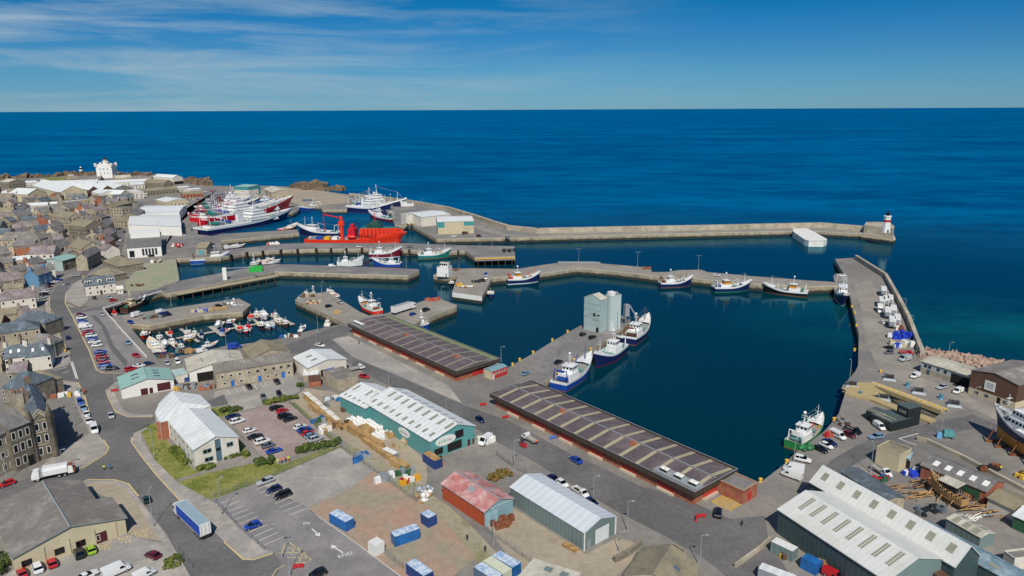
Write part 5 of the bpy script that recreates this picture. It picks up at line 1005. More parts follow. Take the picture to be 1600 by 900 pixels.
artic(616, 491.5, 640, 484, M_trim, 'white articulated lorry with an orange cab end parked on the market spur pier', 12)
# refuse lorry
a, c = G(117, 739), G(52, 752); e = empty('refuse_lorry', ((a.x + c.x) / 2, (a.y + c.y) / 2, .03), head(a, c), 'white refuse lorry with an open rusty tailgate in the side street mouth', 'refuse lorry')
b = loft_body([(3.1, 1.2, .7, 1.8, 2.9, 1.1), (3.4, 1.22, .6, 1.8, 3.0, 1.12), (4.5, 1.22, .6, 1.7, 2.9, 1.1), (4.9, 1.15, .6, 1.5, 1.8, 1.05)], PAINT['w'], M_plastic); b.build('cab', e)
g = MB(); g.face([(4.62, -1.02, 2.8), (4.62, 1.02, 2.8), (4.95, 1.02, 1.85), (4.95, -1.02, 1.85)], M_cglass); g.build('window_glass', e)
b = loft_body([(-3.3, 1.2, 1.1, 2.6, 3.3, .9), (2.3, 1.22, 1.1, 2.6, 3.4, .95)], PAINT['w'], M_grey); b.box(2.3, 3.0, -1.1, 1.1, 1, 2.6, M_grey); b.box(-4, 3, -.5, .5, .6, 1.1, M_plastic); b.build('hopper_body', e)
M_rust = mat('rust', '#6e3a22', .9, .3, 1.5, col2='#8a5a3a', mscale=.8)
b = MB(); b.box(-4.6, -3.35, -1.15, 1.15, .8, 2.9, PAINT['w'], top=M_rust, taper=.12); b.box(-5.0, -4.6, -1.05, 1.05, .7, 1.9, M_rust); b.tube((-4.2, -1.1, 2.9), (-5.2, -1.1, 3.4), .12, M_rust); b.tube((-4.2, 1.1, 2.9), (-5.2, 1.1, 3.4), .12, M_rust); b.build('tailgate', e)
wd = wheel_data(.5, .35)
for xx in (-2.6, -1.3, 3.6):
    for s in (-1, 1): part('wheel', wd, e, (xx, s * 1.0, .47))
def forklift(x, y, dx, dy, label):
    e = empty('forklift', G(x, y) + Vector((0, 0, .03)), head(G(x, y), G(x + dx, y + dy)), label, 'forklift')
    b = MB(); b.box(-1.2, .8, -.6, .6, .3, 1.1, PAINT['r'], taper=.08); b.box(-1.25, -.6, -.6, .6, .4, 1.35, PAINT['r'], taper=.1); b.build('body', e)
    b = MB(); [b.tube((x_, y_, 1.1), (x_ * .8, y_ * .9, 2.1), .05, M_plastic) for x_ in (-.7, .6) for y_ in (-.5, .5)]; b.box(-.7, .6, -.55, .55, 2.1, 2.18, M_plastic); b.build('overhead_guard', e)
    b = MB(); [b.box(.9, 1.05, y_ - .06, y_ + .06, .1, 2.6, M_plastic) for y_ in (-.4, .4)]; b.box(.9, 1.05, -.34, .34, 2.45, 2.6, M_plastic); b.build('mast', e)
    b = MB(); [b.box(1.06, 2.1, y_ - .07, y_ + .07, .12, .18, M_steel) for y_ in (-.3, .3)]; b.build('fork', e)
    for xx in (-.8, .5):
        for s in (-1, 1): part('wheel', wheel_data(.28, .2), e, (xx, s * .5, .25))
forklift(817, 698, -8, -6, 'red forklift standing on the harbour road beside the teal sided flatbed')
forklift(688, 725, -2, -8, 'red forklift carrying a load at the merchant shed doorway')
# ---------------------------------------------------------------- boats
HC = {}
def hullc(n, c): HC[n] = mat('hull_' + n, c, 0.4, 0.08, 0.6); return HC[n]
for n, c in (('navy', '#14214f'), ('white', '#dcdcd8'), ('red', '#c2142a'), ('darkred', '#6e1426'), ('blue', '#1a4596'), ('teal', '#1d6f66'), ('green', '#2c7a42'), ('orange', '#e0381c'), ('black', '#17181c'), ('rust', '#7a4a2c'), ('grey', '#7c8488'), ('cream', '#cdbd98'), ('brown', '#4c372a'), ('paleblue', '#6aa0c4'), ('yellow', '#d7a628'), ('deckgreen', '#5f8f88'), ('deckgrey', '#8b8c88'), ('buff', '#c98a3a'), ('wood', '#a8804e'), ('magenta', '#a02a58')): hullc(n, c)
M_wh = MATS['hull_white']
def hull(b, L_, B, f, hc, band, boot, fine=1.0, transom=.86, bul=.9, ns=15, z0=-.9, deck=None, camber=0):
    """round bilged hull, waterline at z=0: boot top, topsides, sheer band / bulwark, deck"""
    rows = []; xs = [-.5 + i / (ns - 1) for i in range(ns)]
    def hb(t):          # half breadth at deck
        if t < -.1: return transom + (1 - transom) * min(1, (t + .5) / .35)
        u = (t + .1) / .6; return max(0.0, 1 - u ** (2.4 * fine)) ** .75
    def sh(t): return f * (1 + .25 * max(0, -t * 2 - .3) ** 2 + 1.15 * max(0, t * 2 + .15) ** 2.0)
    R = []
    for t in xs:
        w = hb(t) * B / 2; wl = (w * (.93 if t < .1 else .93 - .62 * ((t - .1) / .4) ** 1.2)); d = sh(t); rake = L_ * .045 * max(0, (t - .25) / .25) ** 2; x = t * L_
        x0 = min(x, L_ * .46 + (t - .5) * .2) if t > .4 else x
        k = [(x0 - rake * .3, wl * .55, z0), (x0, wl, 0.0), (x0 + rake * .1, wl + (w - wl) * .12, .38), (x0 + rake * .5, wl + (w - wl) * .55, d * .58), (x + rake * .9, w, d), (x + rake, w * 1.015, d + bul)]
        R.append((k, d, x, w))
    ms = [boot, boot, hc, hc, band]
    for i in range(ns - 1):
        for s in (1, -1):
            for j in range(5):
                p = [R[i][0][j], R[i + 1][0][j], R[i + 1][0][j + 1], R[i][0][j + 1]]
                b.mesh([(x, s * y, z) for x, y, z in p], [(0, 1, 2, 3)], ms[j], True)
            # inside of the bulwark
            p = [R[i][0][4], R[i + 1][0][4], R[i + 1][0][5], R[i][0][5]]; b.mesh([(x, s * max(0, y - .14), z) for x, y, z in p], [(0, 1, 2, 3)], M_wh)
            p = [R[i][0][5], R[i + 1][0][5]]; b.mesh([(x, s * y, z) for x, y, z in p] + [(p[1][0], s * max(0, p[1][1] - .14), p[1][2]), (p[0][0], s * max(0, p[0][1] - .14), p[0][2])], [(0, 1, 2, 3)], band)
    k = R[0][0]
    for j in range(5): p = [(k[j][0], -k[j][1], k[j][2]), (k[j][0], k[j][1], k[j][2]), (k[j + 1][0], k[j + 1][1], k[j + 1][2]), (k[j + 1][0], -k[j + 1][1], k[j + 1][2])]; b.mesh(p, [(0, 1, 2, 3)], ms[j])
    D = MB()
    for i in range(ns - 1):
        a, c = R[i], R[i + 1]; D.mesh([(a[0][4][0], -a[3], a[1]), (c[0][4][0], -c[3], c[1]), (c[0][4][0], c[3], c[1]), (a[0][4][0], a[3], a[1])], [(0, 1, 2, 3)], deck or HC['deckgrey'])
    return D, sh, hb
def house(b, x0, x1, w, z0, z1, m, win=True, slope=.35, wz=None, top=None):
    """deckhouse with a raked front and a dark window band"""
    vs = [(x0, -w, z0), (x1, -w, z0), (x1, w, z0), (x0, w, z0), (x0 + slope * .3, -w * .95, z1), (x1 - slope, -w * .95, z1), (x1 - slope, w * .95, z1), (x0 + slope * .3, w * .95, z1)]
    b.mesh(vs, [(0, 1, 5, 4), (1, 2, 6, 5), (2, 3, 7, 6), (3, 0, 4, 7)], m); b.mesh(vs, [(4, 5, 6, 7)], top or m)
    g = MB()
    if win:
        h = z1 - z0; a, c = (wz or (.52, .82)); lerp = lambda p, q, t: tuple(p[k] + (q[k] - p[k]) * t for k in range(3)); e = 1.012
        for i, j, ti, tj in ((0, 1, 4, 5), (1, 2, 5, 6), (2, 3, 6, 7), (3, 0, 7, 4)):
            n = max(2, int((Vector(vs[i]) - Vector(vs[j])).length / 1.1))
            for k in range(n):
                u0, u1 = (k + .18) / n, (k + .82) / n; P = [lerp(lerp(vs[i], vs[j], u0), lerp(vs[ti], vs[tj], u0), a), lerp(lerp(vs[i], vs[j], u1), lerp(vs[ti], vs[tj], u1), a), lerp(lerp(vs[i], vs[j], u1), lerp(vs[ti], vs[tj], u1), c), lerp(lerp(vs[i], vs[j], u0), lerp(vs[ti], vs[tj], u0), c)]
                cx = ((x0 + x1) / 2, 0); nrm = Vector((0, 0, 0)); q = [Vector(v) for v in P]; nn = (q[1] - q[0]).cross(q[3] - q[0]).normalized() * .03
                mid = (q[0] + q[2]) / 2 - Vector((cx[0], 0, (z0 + z1) / 2)); nn = nn if nn.dot(mid) > 0 else -nn
                g.face([v + nn for v in q], M_glass)
    return g
def mast(e, x, z0, h, m=M_wh, dome=True, rake=0.0, radar=True, r=.14, name='mast'):
    b = MB(); t = (x + rake, 0, z0 + h); b.tube((x, 0, z0), t, r, m, r * .5, n=6)
    b.tube((x + rake * .6, -1.0, z0 + h * .62), (x + rake * .6, 1.0, z0 + h * .62), .06, m, n=4)
    b.tube((x - .9, 0, z0), (x + rake * .8, 0, z0 + h * .75), .06, m, n=4)
    o = b.build(name, e)
    if radar: q = MB(); q.box(x + rake * .7 - .12, x + rake * .7 + .12, -.9, .9, z0 + h * .8, z0 + h * .8 + .18, m); q.build('radar_scanner', o)
    if dome: q = MB(); q.ball((x + rake, 0, z0 + h + .4), .55, m); q.build('satellite_dome', o)
    return o
def gantry(e, x, w, z0, h, m, name='stern_gantry', lean=0.0):
    b = MB()
    for s in (-1, 1): b.tube((x, s * w, z0), (x + lean, s * w * .85, z0 + h), .16, m, n=6); b.tube((x + 1.2, s * w, z0), (x + lean, s * w * .85, z0 + h), .1, m, n=5)
    b.tube((x + lean, -w * .9, z0 + h), (x + lean, w * .9, z0 + h), .2, m, n=6); b.box(x + lean - .25, x + lean + .25, -w * .5, w * .5, z0 + h - .6, z0 + h - .15, m); return b.build(name, e)
def rig(e, pts, m=None, r=.045):
    b = MB()
    for p, q in pts: b.tube(p, q, r, m or M_steel, n=4, cap=False)
    return b.build('rigging', e)
def boat_empty(name, st, bw, label, group=None, cat='fishing boat', z=WATER):
    a, c = G(st[0], st[1], z), G(bw[0], bw[1], z); rz = head(a, c); L_ = (c - a).length; e = empty(name, ((a.x + c.x) / 2, (a.y + c.y) / 2, z), rz, label, cat, group); return e, L_
def trawler(st, bw, label, hc='navy', band='white', boot='darkred', hse='white', acc=None, aft=True, beam=None, gant='white', deck='deckgrey', name='fishing_boat', group=None, z=WATER, gear=None, f=None, marks=None, whale=True):
    e, L_ = boat_empty(name, st, bw, label, group, z=z); B = beam or min(8.2, max(3.4, L_ * .29)); f = f or max(.9, min(2.3, L_ * .075)); s = L_ / 24
    H = HC[hc]; hm = HC[hse]; ac = HC[acc] if acc else hm; gm = HC[gant]
    b = MB(); D, sh, hb = hull(b, L_, B, f, H, HC[band], HC[boot], deck=HC[deck], bul=.55 + .35 * s); b.build('hull', e); D.build('deck', e)
    if whale:
        q = MB(); n = 6; xs = [L_ * (.24 + .26 * i / n) for i in range(n + 1)]
        for i in range(n):
            t0, t1 = xs[i] / L_, xs[i + 1] / L_; w0, w1 = hb(t0) * B / 2 * 1.0, hb(t1) * B / 2 * 1.0; za, zb = sh(t0) + .6 + .4 * s, sh(t1) + .55 + .35 * s; x0_, x1_ = xs[i] + L_ * .03 * max(0, t0 - .3), xs[i + 1] + L_ * .04 * max(0, t1 - .25)
            q.mesh([(x0_, -w0, za - .1), (x1_, -w1, zb - .1), (x1_, 0, zb + .25), (x0_, 0, za + .25), (x0_, w0, za - .1), (x1_, w1, zb - .1)], [(0, 1, 2, 3), (3, 2, 5, 4)], M_wh)
        q.build('whaleback', e)
    if aft: hx0, hx1 = -L_ * .33, -L_ * .07
    else: hx0, hx1 = L_ * .02, L_ * .27
    zd = sh(0) if not aft else sh(-.2); w = B * .33
    b = MB(); house(b, hx0, hx1, w, zd, zd + 2.2 * max(.75, s ** .5), hm, win=False, slope=.2); b.build('deckhouse', e); z1 = zd + 2.2 * max(.75, s ** .5); h2 = 2.2 * max(.8, s ** .4)
    b = MB(); x2 = hx0 + (hx1 - hx0) * (.35 if aft else .12); g = house(b, x2, hx1 - .1, w * .82, z1, z1 + h2, ac if acc else hm, slope=.5, top=hm); wh = b.build('wheelhouse', e); g.build('window_glass', wh)
    q = MB(); q.box(x2 - .3, hx1 - .3, -w * .9, w * .9, z1 + h2, z1 + h2 + .15, hm); q.build('wheelhouse_roof', wh)
    mast(e, (x2 + hx1) / 2, z1 + h2, 3.8 * max(.7, s ** .7), hm, rake=-.4)
    zb = sh(.35); mast(e, L_ * .33, zb, 6.5 * s ** .8, hm if gant == 'white' else gm, dome=False, radar=False, r=.13, name='foremast')
    gx = -L_ * .44 if aft else -L_ * .42; gantry(e, gx, B * .36, sh(-.45), 4.2 * s ** .8, gm)
    q = MB(); q.tube((gx + L_ * .07, -B * .26, sh(-.4) + .9), (gx + L_ * .07, B * .26, sh(-.4) + .9), .75 * s ** .5, HC['teal'] if gear is None else HC[gear], n=10); q.build('net_drum', e)
    wx = L_ * .08 if aft else -L_ * .12; q = MB()
    for y in (-1, 1): q.tube((wx, y * .3, sh(0) + .7), (wx, y * B * .28, sh(0) + .7), .55 * s ** .5, HC['deckgreen'], n=8)
    q.build('winch', e)
    q = MB(); q.tube((wx + 1.2, B * .2, sh(0)), (wx + 2.6 * s, B * .2, sh(0) + 4.6 * s), .12, gm, n=5); q.tube((wx + 2.6 * s, B * .2, sh(0) + 4.6 * s), (wx - 1.5 * s, B * .1, sh(0) + 3.6 * s), .09, gm, n=5); q.build('derrick', e)
    rr = rnd; q = MB()
    for k in range(7): x, y = rr.uniform(-.3, .28) * L_, rr.uniform(-.3, .3) * B; q.box(x - .35, x + .35, y - .3, y + .3, sh(x / L_), sh(x / L_) + rr.uniform(.4, .9), HC[rr.choice(['blue', 'orange', 'yellow', 'grey', 'teal', 'white', 'cream'])])
    for f_, m_ in ((0, 0),): pass
    q.build('deck_gear', e)
    rig(e, [((L_ * .33, 0, zb + 6 * s ** .8), (L_ * .52, 0, sh(.5) + .9)), ((L_ * .33, 0, zb + 6 * s ** .8), ((x2 + hx1) / 2, 0, z1 + h2 + 2.5)), ((gx, 0, sh(-.45) + 4.2 * s ** .8), ((x2 + hx1) / 2, 0, z1 + h2 + 2.5))])
    q = MB()
    for sd in (-1, 1):
        n = 9
        for i in range(n):
            t0, t1 = -.1 + .55 * i / n, -.1 + .55 * (i + 1) / n; y0, y1 = hb(t0) * B / 2 * .97, hb(t1) * B / 2 * .97; q.tube((t0 * L_, sd * y0, sh(t0) + 1.5 + .2 * s), (t1 * L_, sd * y1, sh(t1) + 1.5 + .2 * s), .04, M_wh, n=4, cap=False); q.tube((t0 * L_, sd * y0, sh(t0) + .5), (t0 * L_, sd * y0, sh(t0) + 1.5 + .2 * s), .035, M_wh, n=4, cap=False)
    q.build('rail', e)
    if marks:
        for sd in (-1, 1): text('registration', marks, (L_ * .3, sd * (hb(.3) * B / 2 * .9 + .12), sh(.3) * .82), (math.pi / 2, 0, 0 if sd < 0 else math.pi), f * .55, M_wh, e)
    return e
def pelagic(st, bw, label, hc='navy', band='white', boot='darkred', f=4.6, beam=None, acc='white', bridge=.08, group='big pelagic trawlers', crane=None):
    e, L_ = boat_empty('pelagic_trawler', st, bw, label, None); B = beam or L_ * .2; b = MB(); D, sh, hb = hull(b, L_, B, f, HC[hc], HC[band], HC[boot], bul=1.6, ns=19, transom=.93, z0=-1.2); b.build('hull', e); D.build('deck', e)
    q = MB(); house(q, -L_ * .42, L_ * .3, B * .38, f, f + 2.6, M_wh, slope=1.2, win=False, top=HC['deckgrey']); q.build('shelter_deck', e); z = f + 2.6; x = L_ * bridge
    for k, (w, h, ln) in enumerate(((.4, 2.6, .22), (.36, 2.5, .18), (.34, 2.7, .13))):
        q = MB(); g = house(q, x - L_ * ln * .5, x + L_ * ln * .5, B * w, z, z + h, HC[acc] if k == 1 else M_wh, slope=.9, top=M_wh); o = q.build('wheelhouse' if k == 2 else 'accommodation', e); g.build('window_glass', o); z += h
    mast(e, x, z, 9, M_wh, rake=-.8, r=.35)
    for k, y in enumerate((-1.6, 1.6)): q = MB(); q.ball((x - 2.5 + k, y, z + 1.6), 1.1, M_wh); q.tube((x - 2.5 + k, y, z), (x - 2.5 + k, y, z + 1), .3, M_wh); q.build('satellite_dome', e)
    q = MB(); q.box(-L_ * .15, -L_ * .09, -B * .3, -B * .12, f + 2.6, f + 9.5, HC[crane or acc]); q.build('funnel', e)
    gantry(e, -L_ * .45, B * .36, f, 8.5, HC[crane or 'white']); gantry(e, -L_ * .3, B * .36, f + 2.6, 5.5, M_wh)
    mast(e, L_ * .36, f * 1.7, 11, M_wh, dome=False, radar=False, r=.3, name='foremast')
    q = MB(); q.tube((-L_ * .25, B * .2, f + 2.6), (-L_ * .25, B * .2, f + 9), .5, HC[crane or 'white']); q.tube((-L_ * .25, B * .2, f + 9), (-L_ * .05, B * .1, f + 12), .3, HC[crane or 'white']); q.build('deck_crane', e)
    mast(e, -L_ * .22, f + 2.6, 12, M_wh, dome=False, r=.28, rake=-.5); mast(e, L_ * .22, f + 2.6, 8, M_wh, radar=False, r=.25)
    T_ = ((L_ * .36, 0, f * 1.7 + 10.5), (x - .6, 0, z + 8), (-L_ * .22, 0, f + 14), (-L_ * .45, 0, f + 8.4)); rig(e, [(T_[i], T_[i + 1]) for i in range(3)] + [(T_[0], (L_ * .5, 0, f * 2.2)), (T_[2], (-L_ * .3, B * .36, f + 8)), (T_[2], (-L_ * .3, -B * .36, f + 8))], r=.12)
    q = MB()
    for k in range(3): q.tube((-L_ * (.36 - .06 * k), -B * .3, f + 4), (-L_ * (.36 - .06 * k), B * .3, f + 4), 1.3, HC[('teal', 'grey', 'blue')[k]], n=10)
    q.build('net_drum', e)
    q = MB(); rr = rnd
    for k in range(16): xx, y = rr.uniform(-.4, .28) * L_, rr.uniform(-.3, .3) * B; q.box(xx - .8, xx + .8, y - .7, y + .7, f + 2.6, f + 2.6 + rr.uniform(.6, 1.8), HC[rr.choice(['white', 'grey', 'deckgreen', 'cream', 'white'])])
    q.build('deck_gear', e); return e
def creel(x, y, L_, hd, label, hc='blue', hse='white', kind='creel', acc=None, group='small boats at the pontoons', deck='cream'):
    """small harbour boat: hull, deck, cabin forward or aft, mast"""
    p = G(x, y, WATER); rz = head(p, G(x + hd[0], y + hd[1], WATER)); e = empty('small_boat', p, rz, label, 'boat', group); B = L_ * .36; f = max(.55, L_ * .085); b = MB(); D, sh, hb = hull(b, L_, B, f, HC[hc], HC[acc or 'white'], HC['darkred'] if hc != 'red' else HC['black'], bul=.32, ns=9, z0=-.5, deck=HC[deck]); b.build('hull', e); D.build('deck', e)
    x0, x1 = (.02, .26) if kind == 'creel' else ((-.3, .0) if kind == 'aft' else (-.22, .3)); w = B * .3; hh = 1.7 if kind != 'cruiser' else 1.15
    b = MB(); g = house(b, x0 * L_, x1 * L_, w, sh(0), sh(0) + hh, HC[hse], slope=.45); c = b.build('cabin', e); g.build('window_glass', c)
    if kind == 'cruiser': b = MB(); g = house(b, -.16 * L_, .1 * L_, w * .85, sh(0) + hh, sh(0) + hh + .9, HC[hse], slope=.5); c = b.build('flybridge', e); g.build('window_glass', c)
    q = MB(); xm = (x0 + x1) / 2 * L_; q.tube((xm, 0, sh(0) + hh), (xm - .2, 0, sh(0) + hh + L_ * .22), .05, M_wh, n=5); q.tube((xm - .1, -.5, sh(0) + hh + L_ * .13), (xm - .1, .5, sh(0) + hh + L_ * .13), .04, M_wh, n=4); q.build('mast', e)
    if kind != 'cruiser':
        q = MB(); rr = rnd
        for k in range(6): xx = rr.uniform(-.42, -.05) * L_ if kind == 'creel' else rr.uniform(.05, .3) * L_; yy = rr.uniform(-.3, .3) * B; q.box(xx - .3, xx + .3, yy - .25, yy + .25, sh(0), sh(0) + rr.uniform(.3, .7), HC[rr.choice(['orange', 'blue', 'cream', 'black', 'red', 'grey', 'yellow'])])
        q.build('creel_stack', e)
    q = MB()
    for s in (-1, 1): q.tube((-L_ * .3, s * (hb(-.3) * B / 2 + .12), f * .5), (-L_ * .3, s * (hb(-.3) * B / 2 + .12), f * 1.2), .12, HC['black'], n=6); q.tube((L_ * .1, s * (hb(.1) * B / 2 + .1), f * .5), (L_ * .1, s * (hb(.1) * B / 2 + .1), f * 1.2), .12, HC['black'], n=6)
    q.build('fender', e); return e
# pelagic fleet at the north quay
pelagic((314, 366.5), (452, 342), 'big pelagic trawler with white sides and a dark blue bow, nearest of the northern raft', 'navy', 'white', 'darkred', 3.4)
pelagic((309, 355), (455, 331), 'big crimson hulled pelagic trawler with red gantry, second in the northern raft', 'red', 'red', 'darkred', 6.0, crane='red', bridge=-.1)
pelagic((309, 346.5), (430, 329), 'white pelagic trawler moored outside the crimson one in the northern raft', 'white', 'red', 'darkred', 4.2, crane='red', bridge=-.12)
pelagic((309, 338.5), (405, 325.5), 'white hulled trawler with a dark rust funnel, fourth in the northern raft', 'white', 'navy', 'darkred', 4.0, crane='rust', bridge=.1)
pelagic((309, 331), (392, 320.5), 'farthest grey and white trawler of the northern raft, against the north quay', 'grey', 'white', 'darkred', 3.6, bridge=.15, crane='darkred')
pelagic((545, 330), (612, 334.5), 'navy and white pelagic trawler with a pale tower mast beside the curving sea wall', 'navy', 'white', 'darkred', 4.4, bridge=.02)
pelagic((556, 324.5), (633, 329.5), 'second navy pelagic trawler, its bow showing beyond the first by the sea wall', 'navy', 'white', 'darkred', 4.8, bridge=-.05)
trawler((395, 317), (426, 323), 'bright blue trawler with a white wheelhouse lying under the teal ice house', 'blue', 'blue', 'darkred', aft=False, f=3.0)
trawler((453, 312.2), (429, 310), 'white trawler in front of the pale tan quay shed', 'white', 'white', 'navy', aft=False, f=2.6)
trawler((500, 325.5), (468, 331), 'blue and white trawler at the round ended quay, beyond the navy trawlers', 'blue', 'white', 'darkred', f=2.0)
trawler((614, 347), (577, 339.5), 'dark red trawler with white gantries right of the navy trawlers', 'darkred', 'white', 'black', aft=False, f=2.4)
trawler((646, 322.5), (626, 323.5), 'white topped trawler half hidden behind the cream block store', 'white', 'white', 'darkred', aft=False, f=2.4, z=0)
trawler((532, 371), (467, 367), 'navy hulled guard ship with a white bridge behind the orange ship', 'navy', 'white', 'darkred', aft=False, f=3.4, beam=9)
# orange standby ship
e, L_ = boat_empty('support_ship', (480, 381.5), (630, 382), 'bright orange support ship with a black name on its side and a tall red crane', None, 'ship'); B = 13; b = MB(); O = HC['orange']; f = 3.6
D, sh, hb = hull(b, L_, B, f, O, O, HC['darkred'], bul=1.0, ns=19, transom=.95, fine=1.25); b.build('hull', e); D.build('deck', e)
q = MB(); n = 8
for i in range(n):
    t0, t1 = .06 + .43 * i / n, .06 + .43 * (i + 1) / n; w0, w1 = hb(t0) * B / 2 * 1.005, hb(t1) * B / 2 * 1.005; za, zb = sh(t0) + .9, sh(t1) + .9; h0, h1 = f + 9.6, f + 9.6
    for s in (-1, 1): q.mesh([(t0 * L_, s * w0, za), (t1 * L_ + (1.5 if i == n - 1 else 0), s * w1, zb), (t1 * L_ + 1.2, s * w1 * .97, max(h1 - (i == n - 1) * 1.5, zb)), (t0 * L_ + 1.2, s * w0 * .97, h0)], [(0, 1, 2, 3)], O)
    q.mesh([(t0 * L_ + 1.2, -w0 * .97, h0), (t1 * L_ + 1.2, -w1 * .97, h1 - (i == n - 1) * 1.5), (t1 * L_ + 1.2, w1 * .97, h1 - (i == n - 1) * 1.5), (t0 * L_ + 1.2, w0 * .97, h0)], [(0, 1, 2, 3)], HC['teal'])
w0 = hb(.06) * B / 2; q.mesh([(.06 * L_, -w0, f + .9), (.06 * L_, w0, f + .9), (.06 * L_ + 1.2, w0, f + 9.6), (.06 * L_ + 1.2, -w0, f + 9.6)], [(0, 1, 2, 3)], O); q.build('forecastle', e)
M_dk = mat('helideck_green', '#1f4a3c', .6, .15, .6)
q = MB(); g = house(q, L_ * .14, L_ * .3, B * .42, f + 9.6, f + 12.2, M_dk, slope=1.2); o = q.build('wheelhouse', e); g.build('window_glass', o)
q = MB(); g = house(q, L_ * .18, L_ * .27, B * .3, f + 12.2, f + 14.4, M_dk, slope=.8); q.build('upper_bridge', e); mast(e, L_ * .22, f + 14.4, 5, HC['orange'], r=.25)
for i in range(7):
    for zz in (f + 5.8, f + 7.6):
        x = L_ * (.12 + .04 * i); y = -(hb(.12 + .04 * i) * B / 2 * 1.0 + .06); q = MB(); q.box(x - .5, x + .5, y - .05, y + .08, zz, zz + .7, M_glass); q.build('porthole', e)
text('lettering', 'ESVAGT', (L_ * .155, -(B / 2 + .3), f + 3.9), (math.pi / 2, 0, 0), 3.4, HC['black'], e, sx=1.15)
q = MB(); q.tube((-L_ * .13, 0, f), (-L_ * .13, 0, f + 18), 1.5, O, 1.1, n=10); q.box(-L_ * .13 - 2, -L_ * .13 + 2, -1.6, 1.6, f + 11, f + 14, O); cr = q.build('crane_tower', e)
q = MB(); q.tube((-L_ * .13, 0, f + 16.5), (-L_ * .32, 2, f + 19), .55, HC['red']); q.tube((-L_ * .32, 2, f + 19), (-L_ * .32, 2, f + 6), .3, HC['red']); q.build('crane_jib', cr)
q = MB(); q.box(-L_ * .05, L_ * .02, -B * .4, B * .4, f, f + 9, HC['red']); q.box(-L_ * .03, 0, -B * .2, B * .2, f + 9, f + 12, HC['red']); q.build('gangway_tower', e)
for x, c in ((-.36, 'blue'), (-.28, 'yellow'), (-.2, 'white'), (-.42, 'grey')): q = MB(); q.box(L_ * x - 2, L_ * x + 2, -3, 3, f, f + 2.4, HC[c]); q.build('deck_container', e)
q = MB(); q.ball((-L_ * .02, -B * .42, f + 3), 1.2, HC['orange'], sq=(3.5, 1, 1)); q.build('rescue_boat', e)
# middle harbour
T = trawler
T((577, 402.5), (627, 401), 'maroon trawler with white rails moored to the timber fendered pier', 'darkred', 'white', 'white', aft=True, f=2.6, whale=True)
T((653, 404.5), (704, 402), 'dark green trawler with a white sheer stripe below the orange ship', 'teal', 'white', 'rust', f=2.4, marks='BF')
T((527, 416.5), (568, 415), 'white and cream trawler behind the narrow pier', 'white', 'white', 'navy', f=2.4)
T((627, 417.5), (583, 416.8), 'blue and white trawler at the outer end of the narrow pier', 'blue', 'white', 'darkred', aft=True, f=2.2)
T((298, 412.5), (358, 408), 'blue hulled trawler with wooden deck gear at the root of the fendered pier', 'blue', 'white', 'grey', aft=False, f=2.4, gear='buff', deck='wood', gant='rust')
T((393, 418), (407, 415), 'small pink and white trawler behind the bright green skip', 'magenta', 'white', 'darkred', f=1.6)
T((792, 443.5), (843, 440), 'royal blue trawler with an orange wheelhouse and a low white mast on the curved pier', 'navy', 'white', 'white', acc='buff', gant='orange', f=2.3, gear='orange')
T((1030, 449), (1081, 446.5), 'violet blue trawler with a rusty stern, left of the three on the curved pier', 'navy', 'white', 'rust', f=2.2, gear='rust', gant='rust')
T((1114, 456), (1172, 453.5), 'navy trawler with a green waterline and orange deckhouse, middle of the curved pier', 'navy', 'white', 'green', acc='buff', f=2.2, gear='blue')
T((1262, 463.5), (1193, 456), 'dark wooden trawler with a brown waterline and tan wheelhouse, right of the curved pier', 'black', 'white', 'rust', acc='buff', f=1.9, gear='teal')
T((1313, 452.5), (1316, 479.5), 'blue and white trawler seen bow on at the corner of the lorry pier', 'navy', 'white', 'white', aft=False, f=2.6, beam=7.5)
T((872, 611), (922, 575), 'blue trawler with bright blue stern gantry beside the ice plant jetty', 'blue', 'white', 'rust', gant='blue', gear='blue', f=2.4)
T((971, 549), (929, 576), 'navy trawler with white bulwarks and a pale green deck, middle of the ice plant jetty', 'navy', 'white', 'darkred', deck='deckgreen', f=2.6)
T((982, 539), (1012, 513), 'trawler with a rusty brown stern at the outer end of the ice plant jetty', 'navy', 'white', 'rust', gant='rust', gear='brown', f=2.6)
T((1238, 703.5), (1282, 668), 'bright green and white trawler moored by the row of quayside cars', 'green', 'green', 'rust', gear='deckgreen', aft=True, f=1.7, beam=6.4)
T((591, 492), (562, 478), 'orange red trawler with a white wheelhouse moored to the angled pier', 'orange', 'white', 'black', gear='rust', f=1.8, deck='wood')
T((194, 489), (229, 474.5), 'old brown wooden fishing boat in the corner of the inner harbour', 'brown', 'brown', 'rust', hse='cream', gant='rust', deck='wood', f=1.7)
T((346, 495), (380, 489), 'red hulled boat with a white wheelhouse alongside the short stone pier', 'red', 'white', 'darkred', f=1.5, aft=False)
T((654, 509), (670, 518), 'blue boat half hidden behind the roof of the first fish market', 'blue', 'white', 'darkred', f=1.5)
T((497, 472), (477, 467.5), 'dark blue boat at the blunt tip of the angled pier', 'navy', 'white', 'darkred', f=1.5)
C = creel
C(490, 483, 11, (12, 3), 'black hulled creel boat with white cabin on the west side of the angled pier', 'black', group=None)
C(470, 474, 10, (-6, -6), 'blue creel boat at the western corner of the angled pier', 'blue', group=None)
C(519, 462, 12, (-8, -4), 'white creel boat behind the angled pier, beside the silver pickup', 'white', group=None)
C(528, 500, 9, (-2, -8), 'red and white boat under the angled pier root', 'red', kind='aft', group=None)
C(513, 507, 9, (4, -8), 'white boat with a tall mast where the angled pier meets the quay', 'white', kind='aft', group=None)
C(473, 516, 7, (6, -5), 'little white boat with a leaning pole at the asphalt quay', 'white', kind='aft', group=None)
C(766.5, 462, 11, (0, 9), 'blue and white boat beside the whitewashed end of the curved pier', 'blue', group=None)
